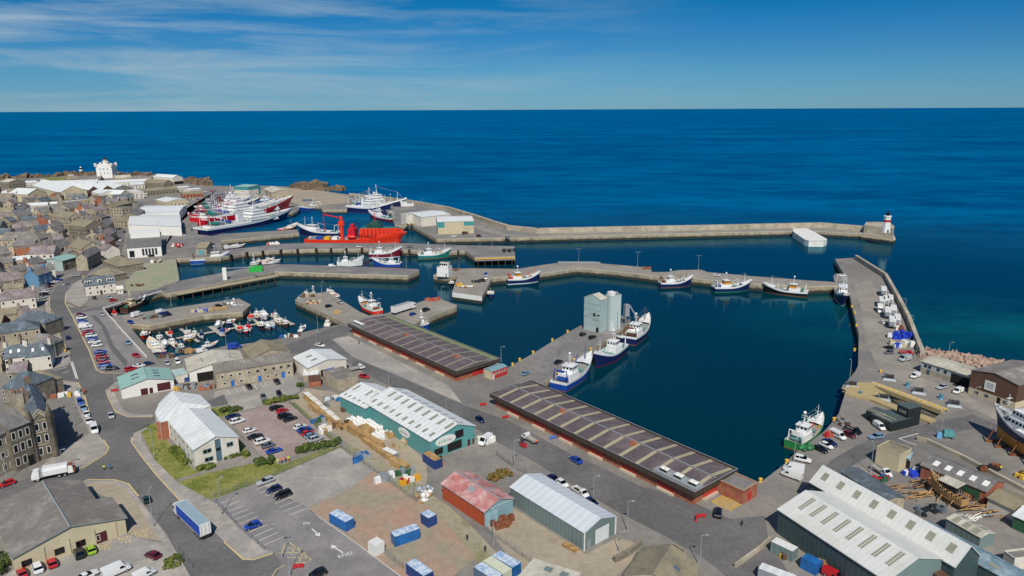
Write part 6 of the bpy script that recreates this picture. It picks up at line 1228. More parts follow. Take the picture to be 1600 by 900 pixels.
C(705.5, 445, 9, (1, 8), 'white and black boat on the inner side of the curved pier spur', 'black', group=None)
C(299, 502, 14, (14, -3), 'long white motor boat alongside the short stone pier', 'white', kind='cruiser', group=None)
C(244.5, 507.5, 9, (9, -2), 'dark hulled boat under the wall of the short stone pier', 'navy', group=None)
C(226, 512, 9, (8, -2), 'blue and white boat nearest the short stone pier root', 'blue', group=None)
C(417, 375.5, 13, (10, 0), 'small teal boat in the strip of water by the blue bowed trawler', 'teal', group=None)
C(375, 377, 8, (8, 0), 'small dark boat in the strip of water below the northern raft', 'brown', group=None)
C(354, 389, 12, (8, -1), 'small white boat at the inner end of the strip of water', 'white', kind='cruiser', group=None)
C(371, 387.5, 12, (8, -1), 'small grey boat near the inner end of the strip of water', 'grey', kind='cruiser', group=None)
C(452, 359, 22, (12, -3), 'red and blue boat tucked under the bow of the nearest pelagic trawler', 'red', group=None)
C(424, 412, 12, (10, -1), 'white boat right of the pink trawler', 'white', group=None)
C(415, 409.5, 12, (10, -1), 'maroon boat behind the pink trawler', 'darkred', group=None)
for s in '''227 526 13 -4 9 creel orange white orange covered rescue boat at the head of the pontoons
241 544 17 -11 -12 cruiser white white large white cruiser nearest the quay railing
250 530.5 9 2 9 creel white white white boat left of the central pontoon finger
258 541 10 2 9 cruiser white white white cruiser with a low cabin at the near pontoon
266 524.5 9 6 6 creel white orange white boat with an orange cabin by itself
271 539 10 8 5 aft cream white cream boat moored at the near pontoon
281 545 10 9 4 creel black white dark hulled boat under the quay wall by the workshop
293 523 9 -2 8 creel red white red boat left of the pontoon cross
298 531 11 -2 10 creel yellow white yellow and black creel boat at the pontoon cross
304 524 9 5 7 creel white white white boat at the top of the pontoon cross
291 533 8 -3 8 aft grey white grey boat under the pontoon cross
342 511 11 -7 6 cruiser white white white cruiser on the left of the second finger
350 521 10 -8 5 creel white blue white boat with a blue cabin at the foot of the second finger
360 506.5 11 -6 7 creel blue white blue hulled boat above the second finger
375 517 11 5 8 creel grey orange grey boat with an orange cabin below the walkway
384 519 9 6 7 creel red white red boat under the middle of the walkway
389 516 9 6 7 aft white red white boat with a red cabin under the walkway
393 499 12 -5 8 creel white orange white boat with an orange cabin above the walkway
401 495 10 2 -9 creel navy white navy boat at the top of the walkway
412 496 15 9 9 cruiser white white big white cruiser above the outer walkway
409 511 12 7 8 creel black white black and white boat below the outer walkway
418 513 10 8 6 cruiser grey white grey cruiser below the outer walkway
425 511 10 8 6 creel paleblue white pale blue boat next to the grey cruiser
430 495.5 9 6 7 creel white white white boat near the outer pontoon end
436 505 11 7 8 creel cream white cream boat at the outer pontoon end
446 508 11 7 8 creel brown white brown boat at the last outer finger
172.5 488 8 -3 -4 creel red white little red boat in the tight corner of the inner quay
180 493 8 5 4 aft white orange white boat with an orange cabin by the inner quay corner
329 541 8 8 -2 aft white white white boat against the quay behind the tan roofed store
253 551 8 9 3 aft blue white blue boat in the near corner under the railing
315 527 9 5 6 creel white navy white boat with a navy cabin between two fingers'''.split('\n'):
    x, y, L_, a, c, k, h, hs, lab = s.split(' ', 8); C(float(x), float(y), float(L_) * .88, (float(a), float(c)), lab, h, hs, k, None, None)
# the hull on the slipway cradle (right edge) and the half planked wooden hull
SL = G(1574, 702, 0)
e, L_ = boat_empty('slipped_trawler', (1644, 733), (1574, 694), 'white and blue trawler standing high on the slipway cradle at the frame edge', None, 'fishing boat', 0); e.location.z = 4.0; L_ = 26; B = 7.6; b = MB()
D, sh, hb = hull(b, L_, B, 2.2, HC['navy'], M_wh, HC['buff'], bul=.7, z0=-3.4); b.build('hull', e); D.build('deck', e)
q = MB(); g = house(q, 0, 6.5, 2.6, 3.0, 5.6, M_wh); o = q.build('deckhouse', e); g.build('window_glass', o); q = MB(); g = house(q, .8, 5.8, 2.2, 5.6, 8.0, M_wh); o = q.build('wheelhouse', e); g.build('window_glass', o)
mast(e, 3, 8, 5, M_wh); mast(e, 9.5, 3.8, 7, M_wh, dome=False, name='foremast'); gantry(e, -10, 2.8, 2.4, 4.5, M_wh)
q = MB(); q.box(-2, 2, -B / 2 - .3, B / 2 + .3, 2.8, 3.6, M_wh); q.build('side_shelter', e)
e2 = empty('slipway_cradle', (e.location.x, e.location.y, 0), e.rotation_euler.z, 'rusty timber cradle propping the white and blue trawler on the slip', 'cradle')
for x in (-9, -4, 1, 6, 9.5):
    for s in (-1, 1): q = MB(); q.tube((x, s * 5.2, 0), (x, s * 3.2, 4.2), .22, M_rust); q.build('prop', e2)
    q = MB(); q.box(x - .25, x + .25, -5, 5, .05, .5, M_rust); q.box(x - .3, x + .3, -.5, .5, .5, 1.3, M_rust); q.build('beam', e2)
a, c = G(1507, 793, 1.0), G(1452, 760, 1.0); rz = head(a, c); L_ = (c - a).length; e = empty('wooden_hull', ((a.x + c.x) / 2, (a.y + c.y) / 2, 1.0), rz, 'half built wooden boat with bare ribs in the boatyard', 'boat'); B = L_ * .28; b = MB()
M_wood = mat('raw_timber', '#b08a58', .85, .2, 1.5, col2='#8c6c44', mscale=.6); D, sh, hb = hull(b, L_, B, 1.8, M_wood, M_wood, HC['brown'], bul=.2, z0=-.8, deck=HC['brown']); b.build('hull', e)
for i in range(15):
    t = -.45 + .88 * i / 14; q = MB(); w = hb(t) * B / 2
    for s in (-1, 1): q.tube((t * L_, s * w * .97, sh(t) - .4), (t * L_, s * w, sh(t) + 1.1), .11, M_wood, n=4)
    if i % 2 == 0: q.box(t * L_ - .12, t * L_ + .12, -w * .95, w * .95, sh(t) - .3, sh(t) - .1, M_wood)
    q.build('rib', e)
q = MB(); q.box(-L_ * .46, L_ * .4, -.12, .12, .3, .5, M_wood); q.build('keelson', e)
for x in (-.3, 0, .3):
    for s in (-1, 1): q = MB(); q.tube((x * L_, s * (B / 2 + 1.6), -.95), (x * L_, s * B / 2 * .95, 1.0), .12, M_wood, n=5); q.build('shore', e)
# a tender waiting to be built on: flat roof shelter over the wooden hull
K = shed('boat_shelter', 'black sided open shelter with a flat pale roof beside the wooden hull', 'shelter', (1467, 750), (1495, 763), (1475, 744), 4.2, 4.6, M_cabin, M_creamroof, kind='mono', over=.2)
# floating pontoons
M_pont = mat('pontoon_deck', '#a8a294', .85, .12, 1.0)
def pont(p0, p1, w, lab=None, par=None):
    a, c = G(*p0, WATER), G(*p1, WATER); d = c - a; e = par; b = MB(); L_ = d.length; M = Matrix.Translation((a.x, a.y, WATER)) @ Matrix.Rotation(math.atan2(d.y, d.x), 4, 'Z'); b.box(0, L_, -w / 2, w / 2, -.3, .5, M_plastic, M, top=M_pont); return b
q = lambda x, y: (150 + x / 5.293, 500 + y / 5.293)
e = empty('pontoon', (0, 0, 0), 0, 'long floating walkway of the small boat harbour with cross fingers', 'pontoon')
for i, (a, c, w) in enumerate(((q(665, 160), q(1500, 10), 2.4), (q(700, 80), q(850, 190), 1.6), (q(945, 60), q(1055, 140), 2.2), (q(1120, 25), q(1200, 80), 1.4), (q(1290, -10), q(1350, 40), 1.4), (q(480, 190), q(560, 180), 1.4))): b = pont(a, c, w); b.v = [(x, y, z + .004 * i) for x, y, z in b.v]; b.build('walkway' if i == 0 else 'finger', e)
e = empty('pontoon', (0, 0, 0), 0, 'broad floating pontoon at the seaward end of the small boat harbour', 'pontoon')
b = pont((425, 494), (457, 509), 3.2); b.build('walkway', e)
# ---------------------------------------------------------------- the old town, the far headland and the big sheds
RM = dict(s=M_slate, b=M_slate2, p=M_slate3, t=M_tanroof, w=M_whiteroof, c=M_creamroof, g=M_greyroof, e=M_greenroof)
WM = dict(s=M_stone, p=M_stone2, h=M_harl, c=M_cream, b=M_obrick, r=M_brick, u=M_bluepaint, g=M_palegreen)
RN = dict(s='grey slate', b='blue slate', p='purple slate', t='tan', w='white', c='cream', g='grey sheet', e='pale green'); WN = dict(s='granite', p='pale stone', h='white', c='cream', b='orange brick', r='red brick', u='blue painted', g='pale green')
def h_(spec, single):
    for ln in spec.strip().split('\n'):
        a = ln.split(None, 10); x0, y0, x1, y1, W_, ev, rg = map(float, a[:7]); rm, wm, op, lab = RM[a[7]], WM[a[8]], a[9], a[10]
        hip = tuple(i for i, c in ((0, 'L'), (1, 'R')) if c in op); ch = [(.03, .5), (.97, .5)] if 'c' in op else ([(.5, .5)] if 'm' in op else ([(.03, .5)] if 'l' in op else []))
        feats = []
        if not single:
            ln_ = (G(x1, y1, ev) - G(x0, y0, ev)).length; n = max(2, int(ln_ / 3.2)); feats = row('win', 'a', n, ev - 2.1, .95, 1.4, M_frame)
            if ev > 5: feats += row('win', 'a', n, ev - 4.9, .95, 1.4, M_frame)
            if 'k' in op: feats += [('sky', 'a', u, (.35, .6), .8, 0, M_trim) for u in (.3, .7)]
        kind = 'flat' if 'f' in op else 'gable'
        K = shed('house', lab, 'house', (x0, y0), (x1, y1), W_, ev, rg, wm, rm, feats, hip=hip, chim=ch, single=single, kind=kind, over=.2, gm=wm)
        if single:
            # windows are part of the one far mesh
            pass
h_('''39.5 559 78.5 554 9 5.6 9.4 b h Rck white walled house with a hipped blue slate roof at the side street corner
7 561 38.5 557 9 5.5 9.2 b h ck white walled house with blue slate roof left of the corner house
13 583.5 41 580.5 7 4.0 6.8 p s l low purple slate cottage in front of the white corner house
36 597 62 603 8 5.0 8.4 t s LR hipped tan roofed stone house above the stone hall
2 606 34 610 12 6.5 10.5 b s LR big glossy blue slate roofed house behind the stone hall
0 522 62 513 12 6.8 9.6 b p R long house with a streaked blue sheet roof and a pale ridge strip
18 503.5 70 506 10 6.2 10.0 b s LR hipped blue slate house facing the road bend
0 470.5 55 464 10 5.6 9.0 p h c long white harled house with a plum slate roof and chimneys
38 497 52 494 8 5 9.5 p p l narrow pale stone house with a tall chimney by the bend
0 440.5 34 436 9 5.5 9.3 p s c plum slate terrace above the long white harled house
6 452 36 449 6 4.0 6.0 t p m tan roofed back building between two plum slate terraces
59 431 80 424 8 6.2 9.2 s u c blue painted house with white gable edges on the kerb row
52 414.5 72 408 9 6.0 9.0 s b l slate roofed house with an orange brick gable behind the blue house
17 408 46 405 12 6.0 7.5 w p x long white roofed stone building behind the orange brick gable
22 389.5 72 384.5 9 6.5 6.7 g b f flat roofed orange brick block in the old town
0 376 63 374.5 16 8.0 12.5 g p R large hall with a grey hipped roof and pale stone walls
2 548 30 545 8 5.5 8.6 t s c tan roofed stone house between the streaked roof and the white houses
50 540 76 541 8 5.2 8.8 s s R grey slate house turned to the road, behind the white corner house
0 494 34 489 8 4.5 6.8 t p x low pale stone back building under the streaked blue roof''', False)
# shop with the pale green roof, dark merchant house beside it
K = shed('shop', 'pale green roofed shop with an open dark garage front on the road bend', 'shop', (97, 408), (122, 401), (74.5, 404.5), 6.2, 7.6, M_stone, M_greenroof, [('panel', 'a', .2, 0, 1.2, 3, M_door, 'doorway'), ('win', 'a', .45, 3.3, 2.0, 1.6), ('win', 'a', .8, .6, 2.2, 2.0)], gm=M_palegreen)
K = shed('merchant_house', 'tall dark fronted granite house with a tan gable beside the green roofed shop', 'house', (135.5, 402.5), (157, 391), (126, 399), 8.0, 11.0, M_stone, M_slate, row('win', 'a', 5, 5.2, .9, 1.5) + row('win', 'a', 5, 2.0, .9, 1.5), gm=M_stone2, chim=((.03, .5), (.97, .5)))
K = shed('corner_house', 'little white gabled house with a dark shopfront in the old town street', 'house', (151, 388), (164, 391.5), 9, 6.5, 9.5, M_harl, M_slate3, row('win', 'a', 2, 3.6, 1, 1.4) + [('panel', 'a', .5, .3, 5, 2.2, M_door, 'shopfront')], chim=((.03, .5),))
# stone hall (tall, bottom left)
e12 = 12.0; M_dstone = mat('dark_granite', '#716858', .92, .28, 1.1, col2='#5d5649', mscale=.5)
K = shed('stone_hall', 'tall dark stone hall with stepped gables and slate roofs over the side street', 'hall', (46, 659), (31, 612), (75.5, 648), e12, 14.6, M_dstone, M_slate2, [('win', 'b', u, z, 1.0, 2.2) for u in (.3, .7) for z in (1.5, 5.2, 8.8)] + [('win', 'd', .08 + .13 * i, z, 1.0, 2.2) for i in range(7) for z in (1.5, 5.2, 8.8)], chim=((.5, .12), (.97, .5)))
for u in (.18, .5, .82):
    q = MB(); p = K.X(K.L * u, K.W, 0); q.box(p.x - 1.4, p.x + 1.4, p.y - 1.2, p.y + 1.0 * 1, 0, e12 - .6, M_stone, top=M_slate); b_ = q.build('bay', K.e)
q = MB()
for i in range(6):
    for s in (-1, 1): w = K.W / 2; y = w * (1 - i / 6); pz = e12 + .2 + 2.4 * i / 6; q.box(-K.L / 2 - .25, -K.L / 2 + .35, *sorted((s * y, s * (y - w / 6 - .05))), pz - .5, pz + .75, M_stone2)
q.build('stepped_gable', K.e)
for z in (4.4, 8.1, 11.6): q = MB(); q.box(-K.L / 2 - .14, -K.L / 2 - .005, -K.W / 2, K.W / 2, z, z + .25, M_stone2); q.build('string_course', K.e)
for s in (-1, 1): q = MB(); q.lathe([(.9, 0), (.9, 12.5), (1.1, 12.7), (.1, 16)], M_dstone, (-K.L / 2, s * K.W / 2, 0), 8); q.build('turret', K.e)
K = shed('stone_wing', 'recessed wing of the stone hall with tall white windows', 'hall', (14, 671.5), (45, 659.5), 11, 12.4, 15.0, M_dstone, M_slate, row('win', 'a', 3, 9.0, 1.1, 2.2, M_frame, .15, .85) + row('win', 'a', 3, 5.2, 1.2, 2.4, M_frame, .15, .85) + row('win', 'a', 2, 1.4, 1.2, 2.4, M_frame, .15, .5) + [('panel', 'a', .8, 0, 1.6, 3, M_door, 'door'), ('panel', 'a', .55, 8.4, 4.5, .4, M_tanroof, 'ledge')])
K = shed('stone_gable', 'sunlit stone gable wing with white sash windows at the frame edge', 'hall', (-25, 690), (13, 672), 9, 11.5, 15.5, M_stone2, M_slate, row('win', 'a', 3, 8, 1.1, 2.0, M_frame, .3, .9) + row('win', 'a', 3, 4.3, 1.1, 2.0, M_frame, .3, .9) + row('win', 'a', 3, .8, 1.1, 2.0, M_frame, .3, .9))
K = shed('stone_tower', 'square chimney like stone tower rising among the roofs of the stone hall', 'hall', (23, 618), (35.5, 615.5), 5, 16.0, 16.4, M_stone2, M_slate, kind='flat'); 
for s in (-1, 0, 1): q = MB(); q.lathe([(.25, 0), (.2, 1.0)], M_pot, (s * 1.2, 0, 16.1), 7); q.build('chimney_pot', K.e)
# middle town, seen smaller
h_('''56 361.5 87 357.5 10 6 9.5 b p c green slate house with a row of white dormers behind the big hall
78 337.5 106 342 14 11 15 t p l tall narrow tan gabled house in the middle of the old town
107 352 133 355 16 10 14 t s l long lichen roofed church hall running towards the shop
106 385 127 390 14 8 12 t p c stone church house with cream gable behind the pale green shop
128 382 152 387 10 7 10 s s c grey slate terrace left of the little white gabled house
62 333 80 331 12 7 11 s c l cream gabled house left of the tall tan gable
27 339 54 335 12 6.5 10 s p c pale stone house with a wide slate roof by the shadowed street
50 346 62 342 12 8 12 s r l brick gabled house in the shade of the tall tan gable
31 322 92 319 9 4.5 6.5 w h x long white low building across the old town
108 327 134 323 14 8 13 s p l large pale gable with small windows near the round bush
135 328 149 325 12 8 12 p b l orange brick house behind the large pale gable
148 330 166 328 14 8 11 p p c plum slate house near the street, above the steep gable
126 346 145 343 10 7 10.5 p s c plum slate house with a shadowed gable in the middle of the old town
142 357 156 348 10 7 10.5 s p l pale gable end turned to the old town street
146 370 160 362 10 6 9.5 p s l plum roofed house lower down the old town street
133 369 146 363 10 6 9.0 b p c blue slate house behind the plum roofed street house
150 380 160 374 8 6 9.5 p r l brick house above the little white gabled house
64 372 88 372 8 6 9 s p c stone house between the big hall and the tall tan gable
0 350 14 348 14 5 8 t c c cream cottage at the left edge behind the big hall
15 346 27 344 12 5 8 b p c small blue slate cottage beside the cream cottage
100 319 128 316 14 6 9 b h c blue slate roofed house with a white wall strip behind the large pale gable
33 317 50 313 10 5 9 s s c stone house with a dark slate gable near the long sheds
50 317 66 313 10 6 10 b s c stone house with a blue slate gable near the long sheds
66 315 98 311 10 6 9 t c c cream stone terrace in front of the brown gabled shed
140 341 150 338 10 6 9 s s c small slate house by the steep plum gable
172 325 190 326 12 9 9.4 g p f flat topped yellowish stone block by the town street
175 342 191 345 10 6 8 t p x tan roofed store at the bend of the town street
190 338 203 330 12 9 12 s s c tall dark granite terrace along the town street
183 322 206 317 12 8 11 t s c lichen roofed terrace above the fish factory
95 398 104 399 8 5 8 s p c small slate cottage beside the pale green shop roof
73 384 90 380 10 7 10 s s c slate house in the lane right of the orange brick block
80 376 100 374 10 6 9.5 p s c plum slate house behind the lane beside the orange brick block
0 398 16 396 14 6 10 s s c dark stone house at the left edge below the orange brick block
0 412 20 410 10 6 9 s p c slate terrace at the left edge below the dark stone house
20 426 45 421 8 5 8 s p c slate house with a small yard above the plum terrace''', True)
# steady infill of the town between the street and the frame edge
def inside(p, poly):
    c = False; n = len(poly)
    for i in range(n):
        (x0, y0), (x1, y1) = poly[i], poly[(i + 1) % n]
        if (y0 > p[1]) != (y1 > p[1]) and p[0] < (x1 - x0) * (p[1] - y0) / (y1 - y0) + x0: c = not c
    return c
def clash(cx, cy, rz, L_, W_, pad=1.0):
    r = math.hypot(L_, W_) / 2
    for (x, y, a, l, w) in PLAN:
        d = math.hypot(cx - x, cy - y)
        if d > r + math.hypot(l, w) / 2: continue
        # separating axes
        sep = False
        for ang in (rz, rz + math.pi / 2, a, a + math.pi / 2):
            ux, uy = math.cos(ang), math.sin(ang)
            ra = abs(L_ / 2 * math.cos(ang - rz)) + abs(W_ / 2 * math.sin(ang - rz)); rb = abs(l / 2 * math.cos(ang - a)) + abs(w / 2 * math.sin(ang - a))
            if abs((cx - x) * ux + (cy - y) * uy) > ra + rb + pad: sep = True; break
        if not sep: return True
    return False
roadW = [(G(*p)[0], G(*p)[1]) for p in ROAD]
town = [(-60, 590), (-60, 300), (10, 300), (30, 310), (150, 316), (215, 316), (168, 357), (155, 392), (128, 420), (92, 433), (72, 450), (66, 480), (78, 520), (84, 575)]
r2 = random.Random(3); used = {}
size_w = ('small', 'long', 'tall', 'low', 'wide', 'narrow'); k = 0
for t in range(2600):
    x, y = r2.uniform(-50, 215), 300 + 290 * r2.random() ** 1.5
    if not inside((x, y), town): continue
    p = G(x, y); a = 0.12 + (0.5 if r2.random() < .35 else 0) + r2.uniform(-.08, .08) + (math.pi / 2 if r2.random() < .4 else 0); L_, W_ = r2.uniform(9, 19), r2.uniform(7, 10)
    if clash(p.x, p.y, a, L_, W_, .6): continue
    if any(inside((p.x + u * math.cos(a) * L_ * .6 - v * math.sin(a) * W_ * .6, p.y + u * math.sin(a) * L_ * .6 + v * math.cos(a) * W_ * .6), roadW) for u in (-1, 0, 1) for v in (-1, 0, 1)): continue
    if k >= 85: break
    rc = r2.choice('sssbpptg'); wc = r2.choice('sspppchr'); ev = r2.uniform(4.5, 7); ch = r2.choice(['both', 'one', 'no'])
    dx, nl = Vector((math.cos(a), math.sin(a), 0)), Vector((-math.sin(a), math.cos(a), 0)); P0 = p - dx * L_ / 2 - nl * W_ / 2
    where = 'behind the white corner house' if y > 540 else 'above the white corner house' if y > 490 else 'near the road bend' if y > 430 else 'around the orange brick block' if y > 385 else 'around the big grey hall' if y > 350 and x < 90 else 'along the town street' if y > 335 and x > 130 else 'in the middle of the old town' if y > 325 else 'near the long white sheds'
    lab = f"{RN[rc]} roofed {WN[wc]} house with {ch.replace('both', 'two chimneys').replace('one', 'one chimney') if ch != 'no' else 'no chimney'} {where}"
    K = shed('house', lab, 'house', P0, P0 + dx * L_, W_ if nl.y > 0 else -W_, ev, ev + W_ * .42, WM[wc], RM[rc], single=True, chim={'both': ((.03, .5), (.97, .5)), 'one': ((.03, .5),), 'no': ()}[ch], over=.2, group=lab if lab in used else None)
    if lab in used: used[lab]['group'] = lab
    used[lab] = K.o; k += 1
# long white sheds near the headland
for a in (((43, 304), (13, 302.5), (92, 301.5), 8, 13, M_cream, 'brown gabled shed with a long white roof, leftmost of the long sheds'), ((93, 301), (50, 290), (139, 298.5), 7, 13.5, M_tan if False else M_cream, 'widest tan gabled shed with a long white roof'),
          ((139, 297), (108, 290.5), (160, 297), 7, 11, M_brown, 'dark gabled white roofed shed beside the widest tan one'), ((160, 296), (132, 289.5), (178, 295), 7, 11, M_brown, 'second dark gabled white roofed shed of the long row'), ((178, 295), (150, 288.5), (205, 292.5), 7, 10.5, M_slate, 'last slate gabled white roofed shed of the long row')):
    A, B, C = a[0], a[1], a[2]; K = shed('long_shed', a[6], 'factory', A, B, C, a[3], a[4], a[5], M_whiteroof, single=False)
h_('''97 316 141 312 12 9 9.4 c p f wide beige flat roofed store in front of the tan gabled shed
143 300 158 303 16 7 10 w h x bright white roofed shed behind the beige store
158 303 188 304 14 6 10 w c x white gabled shed with a cream front by the town street
224 285 256 287 14 7 11 t s x brown roofed block in front of the white fish shed
205 289 226 287.5 12 6 8 w h x low white shed left of the brown roofed block
196 297 209 300 10 8 8.3 w h f white cube building by the town street end
218 300 278 295 8 5 8 t s x tan terrace behind the white roofed square shed
210 302 230 300 8 5 7 s h x white fronted slate row by the white cube
243 312 259 316 22 5 7 w c x square white roofed shed above the fish factory
276 294 296 292 12 5 6 w h x long white sheet covered stack near the far shore
296 297 314 295 10 4 5 w h x second white sheet covered stack near the far shore
285 304 318 302 14 4 6 t r x orange roofed row near the far shore
0 301 13 302 20 6 9 w h x white roofed shed at the left edge of the far town
16 288 60 285 20 5 7 w h x far white roof strip left of the headland grass
60 292 150 288.5 26 5 7.5 w h x broad white roof behind the tan gabled shed
62 287.5 150 285 26 5 7.5 w h x second broad white roof nearest the headland grass
150 287 236 283 24 5 7.5 w h x long white roof below the castle tower
0 284 13 285 20 8 11 c s x big grey shed on the left edge of the headland''', True)
# headland lighthouse castle
p = G(168, 277.5); e = empty('lighthouse_castle', (p.x, p.y, 0), .1, 'square white castle tower with a lighthouse lantern on the headland', 'lighthouse')
b = MB(); b.box(-11, 11, -8, 8, 0, 19.5, M_trim); b.build('wall', e)
b = MB()
for x, y in ((-11, -8), (11, -8), (-11, 8), (11, 8)): b.lathe([(1.2, 16), (2, 17.5), (2, 21.5)], M_trim, (x, y, 0), 8)
b.build('turret', e)
b = MB(); b.lathe([(4.2, 19.5), (4.0, 22.5), (4.6, 23), (4.6, 23.6), (3, 23.7)], M_trim, (0, 0, 0), 14); b.build('lamp_base', e)
b = MB(); b.lathe([(2.9, 23.7), (2.9, 26.5)], M_cream, (0, 0, 0), 12); b.lathe([(3.1, 26.5), (2.2, 28.4), (.4, 29.2), (.2, 30.5)], M_door, (0, 0, 0), 12); b.build('lantern', e)
for x in (-5, 0, 5): b = MB(); b.box(x - .5, x + .5, -8.08, -8, 6, 8.2, M_glass); b.box(x - .5, x + .5, -8.08, -8, 12, 14.2, M_glass); b.build('window', e)
p = G(127.5, 272.7); e = empty('beacon', (p.x, p.y, 0), 0, 'small black and white banded beacon tower on the headland', 'beacon'); b = MB()
for i, m in enumerate((M_trim, M_door, M_trim, M_door)): b.lathe([(3.2 - .3 * i, 2.6 * i), (3.0 - .3 * i, 2.6 * i + 2.6)], m, (0, 0, 0), 10)
b.build('tower', e); b = MB(); b.lathe([(1.6, 10.4), (.3, 12.4)], M_trim, (0, 0, 0), 8); b.build('lantern', e)
h_('''181 278.5 206 277 14 6 9 c c c cream keepers' cottages right of the white castle tower
206 279 236 279 14 5 8 g s x brown roofed keepers' store with a wide low roof
138 281 156 281 10 5 9 s s c dark slate cottages left of the white castle tower
104 281 122 280 10 6 10 t s c stone cottages beside the headland grass
109 273 115 272.6 6 4 5 w h f little white hut on the headland edge''', True)
# pier lighthouse with a red band
p = G(1384, 362.8, 6.2); p.z = 6.2; e = empty('lighthouse', p, 0, 'white lighthouse with one red band on the breakwater head', 'lighthouse'); M_redband = mat('red_band', '#b5262a', .6, .05, 1)
b = MB(); b.lathe([(3.0, 0), (2.35, 7.6)], M_trim, (0, 0, 0), 8, False); b.lathe([(2.36, 9.4), (2.2, 10.8), (2.7, 11.2), (2.7, 12.2), (2.3, 12.3)], M_trim, (0, 0, 0), 8, False); b.build('tower', e)
b = MB(); b.lathe([(2.38, 7.6), (2.36, 9.4)], M_redband, (0, 0, 0), 8, False); b.build('red_band', e)
b = MB(); b.lathe([(1.25, 12.3), (1.25, 14.0)], M_glass, (0, 0, 0), 8); b.lathe([(1.5, 14.0), (.9, 15.0), (.2, 15.4), (.12, 16.6)], M_door, (0, 0, 0), 8); b.build('lantern', e)
b = MB(); b.box(-.55, .55, -3.05, -2.6, 0, 2.2, M_slate2); b.build('door', e)
# ---------------------------------------------------------------- street furniture, stores, walls, people, planting
M_pole = mat('lamp_post_paint', '#969c9c', .5, .05, 1)
def lamp(x, y, h, label, a=0.0, twin=False, z=0.0):
    p = G(x, y, z); e = empty('street_lamp', p, a, label, 'street lamp'); b = MB(); b.tube((0, 0, 0), (0, 0, 1.2), .16, M_pole); b.tube((0, 0, 1.2), (0, 0, h), .1, M_pole, .06); b.build('post', e)
    for s in ((1, -1) if twin else (1,)):
        q = MB(); q.tube((0, 0, h), (s * 1.1, 0, h + .12), .05, M_pole, n=5); q.box(*sorted((s * .8, s * 1.5)), -.16, .16, h + .08, h + .24, M_pole); q.build('lamp_head', e)
for s in '''240 823 9.5 90 by the main road across from the blue lorry
346.5 805 9.5 60 standing in the strip left of the lower car park
441 872 8.5 200 at the lower car park entrance
453 900 8 60 at the bottom beside the yellow hatching
241 714 8.5 180 on the lawn left of the white office
116 667 8 0 among the shadows of the stone hall
99 648 6 0 beside the stepped gable of the stone hall
99 734 6 0 at the mouth of the side street
12 752 7 0 next to the red car in the side street
180 596 8 180 at the left corner of the green roofed white shed
88 557 9 0 by the yellow van further down the kerb
101 571 7 0 beside the white house at the side street
76 509 8 0 behind the upper yellow van
66 465 7 0 by the kerb row under the blue house
102 574 6 0 at the give way lines
771 853 8.5 90 in front of the red roofed shed gable
645 778 8 90 beside the heaped bags left of the red shed
551 727 7 90 in the scrub by the merchant fence
804 733 8.5 0 at the gate beside the harbour road
698 655 7 0 behind the white merchant roof ridge
608 603 7 0 behind the merchant roof near its far end
549 576 7 0 beside the white flatbed by the cream shed
494 543 7 0 on the open asphalt by a white car
927 787 7.5 0 right of the pale grey shed
980 829 7.5 0 at the roadside right of the pale grey shed door
1093 885 7.5 0 at the bottom road junction
814 591 7 0 at the ice plant jetty root by a pale blue car
783 565 6 0 at the corner of the first market roof
967 862 5 0 by the fenced bay of the pale grey shed
1316 652 9 90 on the quay edge near the green trawler
1360 738 8.5 90 left of the beige winch house
1240 723 9 90 on the quay edge by the white off-roader
1327 597 8 90 at the mouth of the ship lift
1390 589 8 0 on a dark block by the ship lift
1519 644 8.5 0 at the harbour entrance road bend
1470 679 8 0 on the slip by the blue compressor
1482 554 5 0 on the rock armour
1413 493 8 180 along the harbour parapet, outer one
1424 521 8 180 along the harbour parapet, middle one
1436 556 7 180 along the harbour parapet, inner one
591 492 8 0 beside the orange red trawler
503 460 7 0 on the angled pier by its north corner
497 518 8 0 on the asphalt quay behind the little white boat
268 479 8 0 on a concrete base on the short stone pier
354 543 7 0 on the quay behind the tan roofed store
307 411 8 0 behind the dredged berth near the wooden geared trawler
380 412 8 0 at the root of the narrow pier
428 409 7 0 on the narrow pier right of the green skip
635 419 8 0 at the outer end of the narrow pier
717 424 8 0 at the west end of the curved pier
690 469 7 0 on the market spur pier
748 397 7 0 on the timber fendered pier end
769 383 6 0 on the far side of the timber fendered pier
659 322 7 0 on the sea wall behind the long low store
1196 600 5 0 floating mark'''.split('\n'):
    x, y, h, a, pl = s.split(' ', 4)
    if 'floating' in pl: continue
    lamp(float(x), float(y), float(h), 'pale grey street lamp ' + pl, math.radians(float(a)))
for x, y, h, pl in ((904, 411, 9, 'on the highest part of the curved pier'), (996, 416, 9, 'on the bulge of the curved pier by a small red boat'), (1091, 421, 8.5, 'on the curved pier beside a small dark boat')): lamp(x, y, h, 'twin headed lamp ' + pl, 0, True)
